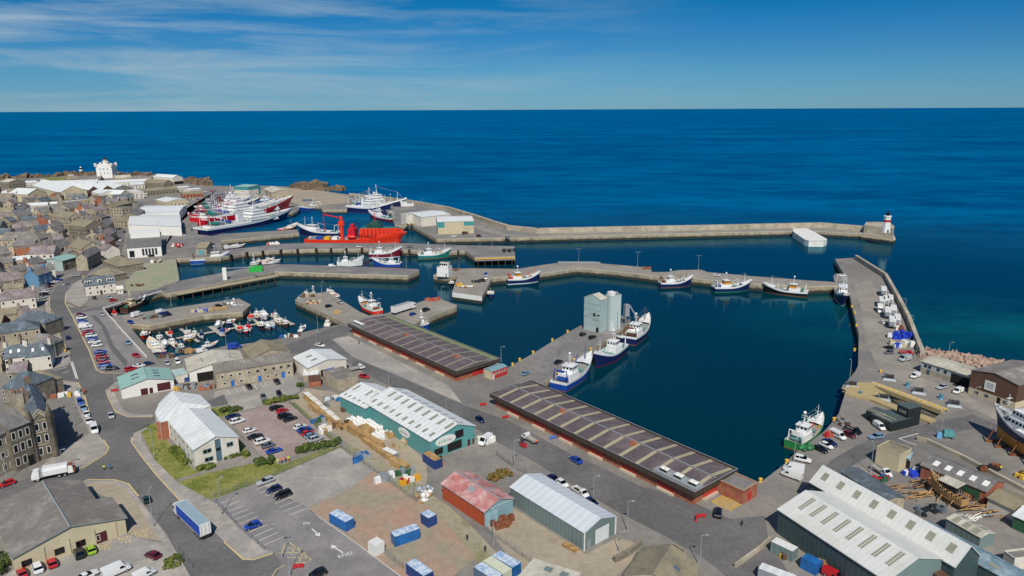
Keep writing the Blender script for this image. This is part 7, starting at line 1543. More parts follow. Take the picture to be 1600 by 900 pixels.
# containers
M_cb = mat('blue_container', '#1f66a8', .55, .12, .6, wave=(1.6, 0, .14), col2='#1a5488', mscale=.4); M_ct = mat('container_roof', '#8aa6c4', .6, .25, 1.5, col2='#c9d2d8', mscale=.9, mask=(.42, .58)); M_cw = mat('white_container', '#d9d8d2', .6, .06, .8, wave=(1.6, 0, .08)); M_cg = mat('grey_container', '#5c6e80', .6, .1, .8, wave=(1.6, 0, .14)); M_cc = mat('cream_container', '#c9cdb2', .6, .08, .8, wave=(1.6, 0, .08)); M_cn = mat('navy_container', '#1d3f78', .55, .1, .8, wave=(1.6, 0, .14))
def container(P0, P1, label, side, top, L_=None, w=2.44, h=2.6, z=0.0, name='shipping_container', door=True):
    """P0-P1: top near edge in pixels (at height z+h)"""
    a, c = G(*P0, z + h), G(*P1, z + h); d = c - a; l = L_ or d.length; dx = d.normalized(); n = Vector((-dx.y, dx.x, 0)); n = n if n.y > 0 else -n; ctr = a + dx * l / 2 + n * w / 2; e = empty(name, (ctr.x, ctr.y, z + .02), math.atan2(dx.y, dx.x), label, 'container')
    b = MB(); b.box(-l / 2, l / 2, -w / 2, w / 2, 0, h, side, top=top)
    for x in (-l / 2 - .03, l / 2 - .1):
        for y in (-w / 2 - .03, w / 2 - .1): b.box(x, x + .13, y, y + .13, 0, h + .03, side)
    b.build('body', e)
    if door:
        q = MB()
        for s in (-1, 1):
            q.box(-l / 2 - .06, -l / 2 - .003, *sorted((s * .06, s * w * .46)), .15, h - .15, side)
            for k in (.3, .75): q.tube((-l / 2 - .1, s * k, .2), (-l / 2 - .1, s * k, h - .2), .03, M_steel, n=4)
        q.build('door', e)
    return e
for P0, P1, l, lab, s_, t in (((514, 802), (536, 814), 6.1, 'bright blue container with a worn roof at the white line of the car park', M_cb, M_ct), ((617, 839), (661, 824), 6.1, 'blue ribbed container alone in the middle of the bare red ground', M_cb, M_ct),
    ((634, 880), (660, 899), 6.1, 'dark blue container with a worn roof at the bottom edge', M_cn, M_ct), ((657, 802), (669, 810), 3.0, 'short navy container near the scrub strip', M_cn, M_ct), ((740, 886), (770, 905), 6.1, 'grey blue container, left one of three side by side', M_cg, M_ct), ((755, 876), (787, 897), 6.1, 'pale cream container between a grey and a blue one', M_cc, M_cc), ((769, 868), (803, 888), 6.1, 'bright blue container, right one of three side by side', M_cb, M_ct),
    ((1252, 871), (1266, 878), 3.4, 'blue container with double doors against the dark green boat shed', M_cb, M_cb), ((1205, 846), (1226, 856), 5, 'grey sided container with a white roof by the corner of the boat shed', M_greygreen, M_cw), ((660, 708), (672, 716), 6.1, 'open topped navy container full of boards at the merchant gable', M_cn, M_wood), ((1185, 888), (1214, 899), 7, 'pale grey cabin with roof lights at the bottom road corner', M_steel, M_whiteroof)): container(P0, P1, lab, s_, t, l)
e = container((575, 846), (586, 853), 'white cube shaped tank container at the edge of the car park', M_cw, M_cw, 2.6)
# reefer trailers on the lorry pier
for i, (x, y, lab) in enumerate(((1380, 461, 'topmost single white reefer trailer on the lorry pier'), (1377, 478, 'left white reefer trailer of the upper trio'), (1383.5, 476.5, 'middle white reefer trailer of the upper trio'), (1390, 475, 'right white reefer trailer of the upper trio'), (1386, 495, 'left white reefer trailer of the middle pair'), (1395, 492, 'right white reefer trailer of the middle pair'), (1393, 510, 'lower white reefer trailer with a dirty roof'), (1401, 507, 'lower white reefer trailer next to the parapet'))):
    p = G(x, y); q = G(x + 1.2, y + 10); e = empty('reefer_trailer', (p.x, p.y, .03), head(p, q), lab, 'trailer'); b = MB(); L_ = 9; b.box(-L_ / 2, L_ / 2, -1.25, 1.25, 1.1, 3.9, M_cw, top=M_cw); b.build('body', e); b = MB(); b.box(L_ / 2 + .003, L_ / 2 + .6, -1, 1, 1.8, 3.4, M_grey); b.build('cooling_unit', e); b = MB(); b.box(-L_ / 2, L_ / 2, -.5, .5, .7, 1.097, M_plastic); b.build('chassis', e)
    for xx in (-3.2, -1.9):
        for s in (-1, 1): part('wheel', wheel_data(.5, .35), e, (xx, s * 1.05, .47))
    for s in (-1, 1): b = MB(); b.box(2.6, 2.8, s * .9 - .1, s * .9 + .1, -.02, 1.097, M_steel); b.build('support_leg', e)
M_tarp = mat('blue_tarpaulin', '#2440b8', .6, .12, 1.2)
def heap(name, label, cat, x, y, sx, sy, h, m, n=10, rz=0.0, kind='box', seed=1, cols=None, z0=0.0):
    """a pile of stacked goods, one irregular mesh"""
    r = random.Random(seed); p = G(x, y); b = MB()
    for i in range(n):
        u, v = r.uniform(-.5, .5) * sx, r.uniform(-.5, .5) * sy; w, d, hh = r.uniform(.25, .5) * min(sx, 4), r.uniform(.25, .5) * min(sy, 4), h * r.uniform(.4, 1); a = r.uniform(-.3, .3); mm = r.choice(cols) if cols else m
        M = Matrix.Translation((u, v, 0)) @ Matrix.Rotation(a, 4, 'Z')
        if kind == 'box': b.box(-w / 2, w / 2, -d / 2, d / 2, z0, z0 + hh, mm, M, taper=.06)
        elif kind == 'bag': b.ball((u, v, z0 + hh * .45), max(w, d) * .5, mm, 8, (1, 1, hh / max(w, d) * .95))
        else: b.tube(M @ Vector((-w * 2, 0, z0 + hh * r.uniform(.1, 1))), M @ Vector((w * 2, 0, z0 + hh * r.uniform(.1, 1))), .12, mm, n=5)
    o = b.build(name); o.location = p + Vector((0, 0, .02)); o.rotation_euler.z = rz; return tag(o, label, cat)
heap('fish_crate_stack', 'stack of fish crates under a bright blue tarpaulin on the lorry pier', 'crate stack', 1407, 527, 9, 5, 2.6, M_tarp, 14, .2, seed=4)
heap('box_stack', 'white and blue box stack below the tarpaulin on the lorry pier', 'crate stack', 1411, 540, 10, 4, 2.4, M_trim, 14, .2, cols=[M_trim, M_trim, M_tarp, M_cream], seed=5)
heap('crate_stack', 'brown and white crates behind the lower reefer trailers', 'crate stack', 1402, 514, 5, 8, 1.8, M_brown, 14, .2, cols=[M_brown, M_trim, M_rust], seed=6)
# timber yard
M_tim = mat('fresh_timber', '#b3925f', .8, .16, 1.2, col2='#94754a', mscale=.4); M_tim2 = mat('wrapped_timber', '#d8d4c6', .6, .08, 1.0)
def timber(P0, P1, label, h, w, m, top=None, z=0.0):
    a, c = G(*P0), G(*P1); d = c - a; e = empty('timber_stack', (a + c) / 2, math.atan2(d.y, d.x), label, 'timber stack'); L_ = d.length; n = max(1, int(L_ / 4.6)); r = random.Random(int(P0[0]))
    for i in range(n):
        x0, x1 = -L_ / 2 + L_ * i / n + .12, -L_ / 2 + L_ * (i + 1) / n - .12; q = MB(); k = 3
        for j in range(k): hz = h * r.uniform(.85, 1.05) / k; q.box(x0 + r.uniform(0, .2), x1 - r.uniform(0, .3), -w / 2 + r.uniform(0, .15), w / 2 - r.uniform(0, .15), j * h / k + .1, (j + 1) * h / k - .04, m, top=top if j == k - 1 and top else m); q.box(x0 + .5, x0 + .7, -w / 2, w / 2, j * h / k, j * h / k + .097, M_wood); q.box(x1 - .7, x1 - .5, -w / 2, w / 2, j * h / k, j * h / k + .097, M_wood)
        q.build('bundle', e)
    return e
timber((478, 622), (530, 667), 'long row of white wrapped planks on the timber yard', 2.3, 1.9, M_tim, M_tim2)
timber((484, 636), (516, 660), 'low timber row in front of the white wrapped planks', 2.0, 1.4, M_tim)
timber((545, 672), (598, 703), 'honey coloured sawn timber row in the middle of the yard', 2.2, 2.0, M_tim)
timber((570, 690), (612, 720), 'lower honey coloured timber row by the yard drive', 1.6, 1.8, M_tim)
timber((612, 724), (638, 737), 'last timber bundles at the lower end of the yard', 2.0, 2.2, M_tim)
timber((566, 672), (580, 682), 'short timber stack near the white bags', 2.0, 3.0, M_tim)
timber((600, 708), (620, 718), 'grey wrapped boards beside the honey coloured timber', 1.8, 1.8, M_grey, M_trim)
M_bag = mat('white_bulk_bag', '#dcdbd6', .8, .08, 1.4)
r = random.Random(9); gb = None; bags = []
A, B_ = G(549, 655), G(600, 687); du = (B_ - A); nu = Vector((-du.y, du.x, 0)).normalized()
bm_ = MB(); bm_.ball((0, 0, .62), .62, M_bag, 8, (1, 1, 1.0)); bm_.box(-.52, .52, -.52, .52, 0, .95, M_bag, taper=.07); bm_.tube((0, 0, 1.1), (0, 0, 1.4), .16, M_bag, .24, n=6); bd = bm_.data('bulk_bag'); k = 0
for i in range(17):
    for j in range(4):
        if r.random() < .14: continue
        o = bpy.data.objects.new('bulk_bag', bd); COL.objects.link(o); o.location = A + du * ((i + .5 + r.uniform(-.12, .12)) / 17) + nu * (j * 1.35 - 1.2 + r.uniform(-.15, .15)) + Vector((0, 0, .02)); o.rotation_euler.z = r.uniform(0, 1.5); o.scale.z = r.uniform(.9, 1.25)
        tag(o, 'white bulk bag in the packed block beside the teal merchant shed', 'bulk bag', 'white bulk bags in the merchant yard')
for x, y, lab, c in ((617, 681, 'pallets of tan boards near the merchant side sign', [M_tim, M_wood, M_strip]), (627, 697, 'tan sand bag pallets under the merchant wall', [M_strip, M_wood]), (518, 626, 'blue and white banding stack near the rubble store', [M_cb, M_trim, M_grey]), (558, 634, 'mixed pallets with red and blue drums by the rear store', [M_brick, M_trim, M_cb, M_brown]), (540, 640, 'brown pallet heap beside the white wrapped planks', [M_brown, M_wood]), (505, 640, 'dark tarpaulined stack behind the timber row', [M_brown, M_greygreen]), (640, 690, 'white plastic reels near the open container', [M_trim, M_bag]), (512, 672, 'white wrapped insulation packs by the office car park fence', [M_trim, M_tim]), (538, 667, 'stack of tall brown board packs at the yard middle', [M_brown, M_tim]), (500, 660, 'green and blue odds by the office car park fence', [M_cb, M_grn, M_grey]), (634, 741, 'green steel rack at the lower end of the timber yard', [M_grn, M_steel]), (640, 752, 'red white and blue boat shaped pile at the yard foot', [M_cn, M_trim, PAINT['r'], PAINT['y']]), (668, 768, 'heap of grey plastic and white bags against the red shed', [M_bag, M_grey, M_steel]), (663, 779, 'white and orange rubbish bags at the scrub edge', [M_bag, M_tim]), (760, 690, 'white plasterboard stack outside the merchant gable', [M_trim]), (563, 716, 'pale blue pallet line along the merchant fence', [M_cb, M_steel]), (600, 748, 'grey stone blocks along the merchant fence', [M_steel, M_bag])):
    heap('pallet_stack', lab, 'pallet stack', x, y, 4.5, 3.2, 1.7, M_trim, 12, .6, cols=c, seed=int(x), kind='bag' if 'bags' in lab or 'reels' in lab else 'box')
heap('pallet_stack', 'dark brown pallets stacked by the blue green gable of the red roofed shed', 'pallet stack', 791, 817, 3.5, 2.5, 1.6, M_rust, 10, .3, seed=2); heap('pallet_stack', 'second dark brown pallet stack in front of the red roofed shed', 'pallet stack', 783, 822, 3.8, 2.0, 1.5, M_rust, 10, .3, seed=3)
timber((880, 851), (903, 863), 'weathered planks lying beside the grey green shed', .7, 1.6, M_wood)
# boatyard clutter
for x, y, lab, sx, sy, c, kd in ((1418, 762, 'rough log and plank pile along the boatyard track', 14, 3, [M_wood, M_brown, M_wood], 'log'), (1440, 775, 'second plank pile beside the wooden hull', 10, 3, [M_wood, M_tim], 'log'), (1535, 790, 'tangle of sawn offcuts in the boatyard', 12, 6, [M_wood, M_tim, M_brown], 'log'), (1550, 802, 'grey scrap and timber heap by the brown roofed shed', 8, 5, [M_wood, M_grey, M_wood], 'log'), (1428, 742, 'blue and white drums beside the open fronted hut', 4, 3, [M_cb, M_trim, M_tarp], 'box'), (1374, 752, 'green and red tubs along the boatyard track', 6, 1.6, [M_grn, PAINT['r'], M_cb], 'box'), (1517, 775, 'dark machinery heap outside the green doors', 6, 4, [M_plastic, M_grey, M_rust], 'box'), (1440, 800, 'dark blue steel tanks in front of the long lean-to', 12, 3, [M_slate2, M_cabin], 'box'), (1510, 815, 'long pale mast lying on the yard', 8, .6, [M_trim], 'log'), (1230, 869, 'yellow and dark scrap between boards by the boat shed wall', 3, 2, [M_yell2, M_brown, M_strip], 'box'), (1280, 885, 'brown boards and rubble by the dark green boat shed', 5, 2, [M_wood, M_brick], 'box'), (1597, 745, 'workers gear under the slipped trawler', 3, 2, [M_brown, M_yell2], 'box'), (1545, 735, 'rusty chain and blocks at the foot of the slip', 5, 2, [M_rust, M_plastic], 'box'),
    (1316, 663, 'net bin and brown nets on the quay edge', 3, 2.5, [M_brown, M_steel], 'box'), (1297, 681, 'red fish tubs behind the white minibus', 3, 1.5, [M_redband, M_brick], 'box'), (1260, 702, 'green net heap beside the green trawler', 4, 2, [M_grn, HC['green']], 'bag'),
    (747, 440, 'dark net heap on the spur of the curved pier', 8, 6, [M_cabin, M_plastic], 'bag'), (728, 449, 'white sacks along the spur edge of the curved pier', 8, 2, [M_trim, M_tim], 'bag'), (717, 446, 'yellow winch on the spur of the curved pier', 3, 2, [M_yell2, HC['buff']], 'box'), (703, 423, 'rust red net pile on the end of the curved pier', 12, 4, [M_rust, M_brick], 'bag'), (678, 470, 'red nets and rails at the tip of the market spur pier', 8, 3, [M_redband, M_brick], 'box'), (480, 463, 'brown creels at the tip of the angled pier', 8, 4, [M_brown, M_strip], 'box'), (490, 474, 'cream boxes on the angled pier', 6, 3, [M_cream, M_rust], 'box'), (528, 489, 'tan crates at the angled pier root', 4, 3, [M_tim, M_strip], 'box'), (455, 527, 'blue sacks and creels along the asphalt quay', 10, 2, [M_cb, M_brown, M_trim], 'box'), (283, 549, 'wooden crate pallet on the quay by the workshop', 3, 3, [M_brown, M_greygreen], 'box'), (298, 550, 'orange tan crate stack on the quay by the workshop', 3, 3, [M_tim], 'box'), (262, 558, 'creels at the end of the white railing', 6, 3, [M_brown, M_greygreen, M_strip], 'box'),
    (388, 557, 'sky blue skip cover behind the stone offices', 3, 3, [M_cb], 'box'), (326, 607, 'bright blue tarpaulined heap by the brown yard wall', 5, 3, [mat('sky_tarpaulin', '#4aa0d8', .6, .08, 1), M_brick, M_stone], 'box'), (290, 606, 'scaffold and yellow gear between the two workshops', 6, 4, [M_brown, M_steel, M_wood, M_greygreen, M_yell2], 'box'), (285, 594, 'dark blue skip behind the green roofed shed', 5, 3, [M_cn, M_plastic], 'box'), (312, 487, 'blue tarp and boxes on the short stone pier', 6, 3, [M_tarp, M_cream, M_greygreen], 'box'), (338, 484, 'tan net boxes on the middle of the short stone pier', 9, 3, [M_tim, M_strip], 'box'), (357, 475, 'big white buoy and gear on the outer short pier', 4, 3, [M_trim, M_slate2], 'bag'), (240, 497, 'green creels on the short stone pier', 8, 2, [M_greygreen, M_brown], 'box'),
    (428, 382, 'orange and white crates on the timber fendered pier', 9, 3, [M_trim, HC['orange'], M_trim], 'box'), (243, 410, 'white hut like box stack in front of the white hall', 6, 4, [M_trim, M_strip, M_brown], 'box'), (214, 447, 'brown net rolls on the net drying ground', 7, 3, [M_brown, M_rust], 'bag'), (277, 385, 'red trucks stack beside the white hall', 8, 5, [PAINT['r'], M_redband, M_trim], 'box'), (1010, 420, 'pink rope pile on the curved pier', 5, 3, [M_brick, M_rust], 'bag'),
    (795, 393, 'pile of dark piling on the square end of the fendered pier', 8, 4, [M_plastic, M_slate2], 'box'), (640, 353, 'brown crates left of the net shed gable', 8, 5, [M_brown, M_strip], 'box'), (726, 366, 'dark pallets in front of the net shed', 5, 2, [M_plastic, M_brown], 'box'), (108, 618, 'market style rubbish and red skips on the hall forecourt', 9, 3, [M_trim, M_brick, M_greygreen, M_yell2], 'box'), (302, 335, 'colourful net stacks behind the trawler sterns', 12, 14, [M_brick, M_cb, M_trim, M_brown, HC['magenta']], 'box'), (293, 312, 'brown and blue fish boxes on the north quay', 22, 10, [M_brick, M_cb, M_greygreen, M_strip], 'box'), (350, 305, 'dark blue skip stack north of the trawler raft', 16, 8, [M_slate2, M_cn], 'box'), (478, 314, 'blue tarpaulin covers on the northern jetty', 16, 6, [M_cb, M_slate2], 'box'), (50, 283, 'coloured lorry bodies beyond the far white roofs', 40, 8, [PAINT['r'], M_trim, M_grn, M_cb], 'box'), (318, 287, 'dark blue stacked tanks on the far shore', 30, 8, [M_cn], 'box')):
    heap('gear_pile', lab, 'gear pile', x, y, sx, sy, 1.6 if y > 400 else 2.2, M_wood, 16, .3, kind=kd, cols=c, seed=int(x + y))
# green skip on the narrow pier, white crane arm beside it
p = G(400, 424); e = empty('skip', (p.x, p.y, .0), .25, 'bright green open skip on the narrow pier', 'skip'); b = MB(); gg = mat('skip_green', '#1fa23c', .6, .06, .6); b.box(-4, 4, -2, 2, 0, 3.4, gg, taper=.2); b.build('body', e)
p = G(352, 437); e = empty('white_hoist', (p.x, p.y, 0), .3, 'white post hoist with a long arm on the narrow pier', 'hoist'); b = MB(); b.box(-1.1, 1.1, -1.1, 1.1, 0, 7, M_trim); b.build('post', e); b = MB(); b.box(1.103, 16, -.2, .2, 6.4, 6.8, M_grey); b.build('arm', e)
# jetty with a pale timber deck under the narrow pier
def tjetty(name, label, P, w, m, zt, post=6.0):
    e = empty(name, G(*P[0]), 0, label, 'jetty'); o = G(*P[0]); o.z = 0; b = line(P, w, m, zt, ''); b.v = [tuple(Vector(v) - o) for v in b.v]
    lo = MB(); lo.mesh(b.v, b.f, m)
    for f in b.f:
        p = [b.v[i] for i in f]; k = [(x, y, z - .5) for x, y, z in p]
        for i in range(4): lo.face([k[i], k[(i + 1) % 4], p[(i + 1) % 4], p[i]], m)
    lo.build('deck', e)
    for i in range(len(P) - 1):
        a, c = G(*P[i]), G(*P[i + 1]); n = max(2, int((c - a).length / post))
        for j in range(n): t = (j + .5) / n; q = a + (c - a) * t - o; d = (c - a).normalized(); s = Vector((-d.y, d.x, 0)) * w * .42; k = MB(); k.tube((q - s) + Vector((0, 0, -9)), (q - s) + Vector((0, 0, zt - .5)), .22, M_brown, n=5); k.build('pile', e)
    return e
tjetty('timber_jetty', 'long pale decked timber jetty on dark piles beside the narrow pier', [(275, 459.5), (352, 445), (433, 430)], 4.0, M_strip, -.8, 5)
tjetty('timber_jetty', 'square timber jetty with a yellow rail at the end of the fendered pier', [(741, 405), (804, 403)], 9, M_pierdark, -.3, 4)
wall_line('yellow_rail', [(742, 405.5), (805, 403.5)], .7, .4, M_yell2, None, 'yellow kerb rail along the square end of the fendered pier', 'kerb rail')
# fender timbers on the dark pier
M_fend = mat('timber_fender', '#25201a', .9, .2, 1)
pts = [(362, 398.5), (387, 394.5), (412, 392.4), (440, 390.3), (466, 389.6), (495, 388.8), (518, 388.6), (542, 388.4), (566, 388.4), (640, 390.5), (665, 391.4), (716, 392)]
for x, y in pts: q = MB(); p = G(x, y); q.box(-.6, .6, -3.0, -.05, -5.5, .5, M_fend); o = q.build('timber_fender'); o.location = p; tag(o, 'black timber fender on the long grey quay arm', 'fender', 'black fenders of the long quay arm')
# railings / white quay edge at the small boat harbour
wall_line('quay_railing', [(253, 455.6), (161, 482), (172, 495), (184, 508)], .7, .25, M_trim, None, 'low white quay edge wall round the inner corner of the small harbour', 'quay wall', side=-1)
wall_line('quay_railing', [(184, 510.5), (229, 560)], 1.0, .2, M_trim, None, 'straight white railing along the quay above the big white cruiser', 'railing')
tjetty('boardwalk', 'grey boardwalk below the straight white railing', [(192, 508), (238, 560)], 3.0, M_pont, -.6)
wall_line('quay_railing', [(872, 411.5), (926, 411.5), (938, 412.5)], 1.2, .2, M_grey, None, 'grey railing along the top of the curved pier', 'railing')
# yellow quay ladders and bollards
yb = MB(); yb.lathe([(.35, 0), (.25, .35), (.4, .6), (.1, .7)], M_yell2, (0, 0, 0), 8); yd = yb.data('bollard')
for x, y in ((887, 519.5), (863, 532.5), (833, 552), (812, 563.5), (801, 571), (923, 547), (897, 564), (871, 583), (1188, 752.5), (1229, 723), (1303, 657), (1335, 548), (1338, 510), (1335, 490), (1376, 582), (1331, 480)):
    o = bpy.data.objects.new('bollard', yd); COL.objects.link(o); o.location = G(x, y); o.scale = (1.6, 1.6, 1.6); tag(o, 'yellow mooring bollard on a quay edge', 'bollard', 'yellow quay bollards')
# ship lift beams
M_beam = mat('lift_walkway', '#a8966a', .85, .14, .8)
for P, w, lab in (([(1326, 600), (1368, 600), (1412, 616), (1476, 640)], 3.4, 'northern concrete beam of the ship lift with yellow edging'), ([(1322, 612), (1362, 621), (1402, 637), (1458, 657)], 3.4, 'southern concrete beam of the ship lift')):
    b = line(P, w, M_beam, .8, ''); k = MB()
    for f in b.f:
        p = [b.v[i] for i in f]; k.face(p, M_beam); lo = [(x, y, z - 1.4) for x, y, z in p]
        for i in range(4): k.face([lo[i], lo[(i + 1) % 4], p[(i + 1) % 4], p[i]], M_beam)
    tag(k.build('lift_beam'), lab, 'ship lift')
k = MB(); a, c = G(1338, 604, .5), G(1362, 618, .5); d = (c - a).normalized(); n = Vector((-d.y, d.x, 0)) * 6; k.face([a - n, c - n, c + n, a + n], M_beam); tag(k.build('lift_platform'), 'timber platform bridging the mouth of the ship lift', 'ship lift')
for i in range(26): t = i / 25; p = G(1366 + 112 * t, 598.5 + 41.5 * t, .8); p.z = .803; q = MB(); q.box(-.7, .7, -.35, .35, 0, .35, M_yell2 if i % 2 else M_sill, taper=.05); o = q.build('kerb_block'); o.location = p; o.rotation_euler.z = -.5; tag(o, 'yellow and pale kerb block along the ship lift edge', 'kerb block', 'kerb blocks of the ship lift')
for x, y, lab in ((1389, 593, 'dark winch block with a lamp by the ship lift'), (1435, 614, 'second dark winch block by the ship lift'), (1490, 634, 'third dark winch block near the road bend'), (1380, 624, 'small dark winch on the south side of the ship lift'), (1331, 604, 'dark winch at the mouth of the ship lift')):
    e = empty('winch_block', G(x, y) + Vector((0, 0, .02)), -.4, lab, 'winch'); q = MB(); q.box(-2.2, 2.2, -1.6, 1.6, 0, .7, M_steel, taper=.3); q.build('base', e); q = MB(); q.tube((-1.2, 0, 1.2), (1.2, 0, 1.2), .7, M_plastic, n=10); q.box(-1.5, -1.2, -.8, .8, .7, 1.9, M_slate2); q.box(1.2, 1.5, -.8, .8, .7, 1.9, M_slate2); q.build('drum', e)
for x, y, lab in ((1418, 604, 'small blue capstan on the road side of the ship lift'), (1470, 623, 'second small blue capstan by the entrance road'), (1344, 618, 'blue capstan south of the ship lift mouth')): e = empty('capstan', G(x, y) + Vector((0, 0, .02)), 0, lab, 'capstan'); q = MB(); q.lathe([(.9, 0), (.6, .4), (.45, 1.2), (.7, 1.5), (.2, 1.7)], mat('capstan_blue', '#3f7f96', .5), (0, 0, 0), 10); q.build('drum', e)
e = empty('compressor', G(1482, 684) + Vector((0, 0, .02)), -.3, 'turquoise wheeled compressor on the slipway ground', 'compressor'); q = MB(); q.box(-1.6, 1.3, -1, 1, .6, 2.3, M_teal, taper=.15); q.build('body', e)
for xx in (-.9, .9):
    for s in (-1, 1): part('wheel', wheel_data(.4, .25), e, (xx, s * .95, .38))
e = empty('control_box', G(1467, 684) + Vector((0, 0, .02)), -.3, 'blue upright control box left of the turquoise compressor', 'control box'); q = MB(); q.box(-.7, .7, -.6, .6, 0, 1.7, HC['paleblue'], taper=.1); q.build('body', e)
wall_line('slip_wall', [(1432, 688), (1448, 692), (1500, 716), (1552, 744), (1610, 775)], 1.1, 1.0, M_conc, None, 'low concrete wall along the slipway lane', 'wall')
wall_line('yard_wall', [(1205, 845), (1186, 862), (1150, 888)], 1.0, .5, M_conc, None, 'low rubble wall at the bottom road corner', 'wall', side=-1)
wall_line('garden_wall', [(104, 474), (124, 483), (137, 480)], 1.0, .4, M_stone, None, 'curving stone garden wall beside the white harbour house', 'wall')
wall_line('rubble_wall', [(962, 880), (985, 868), (1004, 852)], 1.4, .8, M_stone, None, 'old rubble wall beside the stone yard buildings', 'wall')
# tan stone buildings at the bottom
K = shed('stone_store', 'tan roofed stone store with three dark roof lights at the bottom edge', 'store', (975, 899), (1005, 855.5), (1075, 915), 3.6, 6.2, M_stone2, M_tanroof, [('sky', 'd', .5, (.4, .6), 1.2, 0, M_slate2)], over=.2)
K = shed('flat_store', 'small flat roofed stone store with a white roof strip beside the tan roofed one', 'store', (1024, 864), (1051, 849), (1048, 876), 4.0, 4.2, M_stone2, M_tanroof, kind='flat')
K = shed('bottom_shed', 'cream sheet roofed shed with moss coloured roof lights at the bottom edge', 'shed', (835, 875), (905, 897), (775, 912), 3.6, 3.9, M_greygreen, M_creamroof, [('sky', 'a', u, (.2, .5), 1.6, 0, M_greygreen) for u in (.4, .75)], kind='mono')
# fences
def fence(P, h, label, m=M_steel, sp=2.6, name='mesh_fence'):
    e = empty(name, G(*P[0]), 0, label, 'fence'); o = G(*P[0])
    for i in range(len(P) - 1):
        a, c = G(*P[i]) - o, G(*P[i + 1]) - o; n = max(1, int((c - a).length / sp))
        for j in range(n + (i == len(P) - 2)): p = a + (c - a) * (j / n); k = MB(); k.tube(p, p + Vector((0, 0, h)), .05, m, n=4); k.build('post', e)
        k = MB()
        for z in (h * .1, h * .37, h * .64, h * .95): k.tube(a + Vector((0, 0, z)), c + Vector((0, 0, z)), .025, m, n=3, cap=False)
        L_ = (c - a).length; nn = int(L_ / .5)
        for j in range(nn): p = a + (c - a) * ((j + .5) / nn); k.tube(p, p + Vector((0, 0, h * .95)), .012, m, n=3, cap=False)
        k.build('mesh_panel', e)
fence([(318, 783), (402, 756), (532, 700)], 1.8, 'long wire fence between the verge and the lower car park')
fence([(532, 700), (600, 748), (652, 786)], 2.0, 'wire fence along the lower side of the timber yard')
fence([(452, 630), (520, 690)], 1.8, 'wire fence between the office cars and the timber yard')
fence([(601, 866), (630, 890)], 2.0, 'short grey fence beside the white cube tank')
fence([(776, 712), (805, 733), (822, 741)], 1.8, 'dark gate fence by the harbour road lamp', M_slate2)
fence([(757, 828), (830, 880)], 1.6, 'low wire fence below the red roofed shed')
fence([(336, 784), (372, 826), (412, 860)], 1.6, 'wire fence along the strip left of the parking bays')
fence([(276, 860), (300, 888)], 1.4, 'grey railing at the warehouse yard gateway')
# planting
M_leaf = mat('shrub_leaf', '#5a6a22', .9, .35, 2.0, col2='#83833a', mscale=.7); M_leaf2 = mat('dark_leaf', '#3d4f1e', .9, .35, 2.0, col2='#5c6a2c', mscale=.7)
def shrub(name, label, x, y, sx, sy, h, rz=0.0, n=900, m=None, seed=1, leaf=.21):
    n = int(n * 1.7); r = random.Random(seed); b = MB(); cl = [(r.uniform(-.5, .5) * sx, r.uniform(-.5, .5) * sy, r.uniform(.25, .75) * h, r.uniform(.5, 1.0)) for _ in range(max(6, int(sx * sy * 1.1)))]
    for i in range(n):
        cx, cy, cz, cr = r.choice(cl); d = Vector((r.gauss(0, 1), r.gauss(0, 1), r.gauss(0, 1))).normalized(); p = Vector((cx, cy, cz)) + Vector((d.x * cr * .9, d.y * cr * .9, d.z * h * .38)); p.z = max(.05, p.z)
        u = Vector((r.gauss(0, 1), r.gauss(0, 1), r.gauss(0, 1))).normalized(); v = u.cross(d).normalized() if u.cross(d).length > .01 else Vector((1, 0, 0)); s = leaf * r.uniform(.6, 1.2)
        b.face([p - u * s - v * s * .6, p + u * s - v * s * .6, p + u * s * .6 + v * s, p - u * s * .6 + v * s], r.choice([m or M_leaf, m or M_leaf, M_leaf2]))
    o = b.build(name); o.location = G(x, y); o.rotation_euler.z = rz; return tag(o, label, 'shrub')
for a in (('hedge', 'long uneven hedge between the lawn and the white office wall', 284, 712, 3, 13, 1.0, .75, 2600, None, 1), ('hedge', 'low clipped hedge right of the white office door', 365, 714, 8, 1.6, 1.1, .3, 900, None, 2), ('hedge', 'small clipped hedge left of the white office door', 321, 732, 6, 1.5, 1.1, .3, 700, None, 3), ('shrub', 'dense round shrub on the verge near the hi-vis group', 413, 723, 4.5, 3.6, 1.6, .2, 1300, M_leaf2, 4), ('hedge', 'broad dark hedge at the lower end of the office car park', 498, 700, 12, 3, 1.7, .42, 2400, M_leaf2, 5), ('shrub', 'dark shrub on the grass island by the navy office cars', 362, 642, 6, 2.6, 1.3, .3, 1100, M_leaf2, 6), ('hedge', 'straggly hedge between the stone office yard and the office cars', 438, 627, 11, 2.4, 1.5, .5, 1700, None, 7), ('shrub', 'brown green bush by the gate of the merchant yard', 776, 748, 3.5, 2.5, 1.5, 0, 700, mat('dry_leaf', '#8a6a32', .9, .3, 2), 8), ('shrub', 'ochre bush beside the blue barrel at the gate', 789, 741, 4, 2.5, 1.5, 0, 700, MATS['dry_leaf'], 9), ('shrub', 'dark bush at the left edge beside the corner warehouse', 4, 888, 3, 6, 2.6, 0, 900, M_leaf2, 10), ('shrub', 'round green bush in the old town below the large pale gable', 102, 334, 10, 8, 6, 0, 700, M_leaf2, 11), ('shrub', 'dark hedge patch in front of the cream stone terrace', 74, 319, 14, 4, 3, 0, 500, M_leaf2, 12), ('shrub', 'grass and weeds along the yard gateway', 270, 880, 3, 5, .8, .6, 500, None, 13), ('shrub', 'small bush by the pale cream shed annexe', 471, 604, 2.5, 2, 1.4, 0, 400, M_leaf2, 14)): shrub(*a)
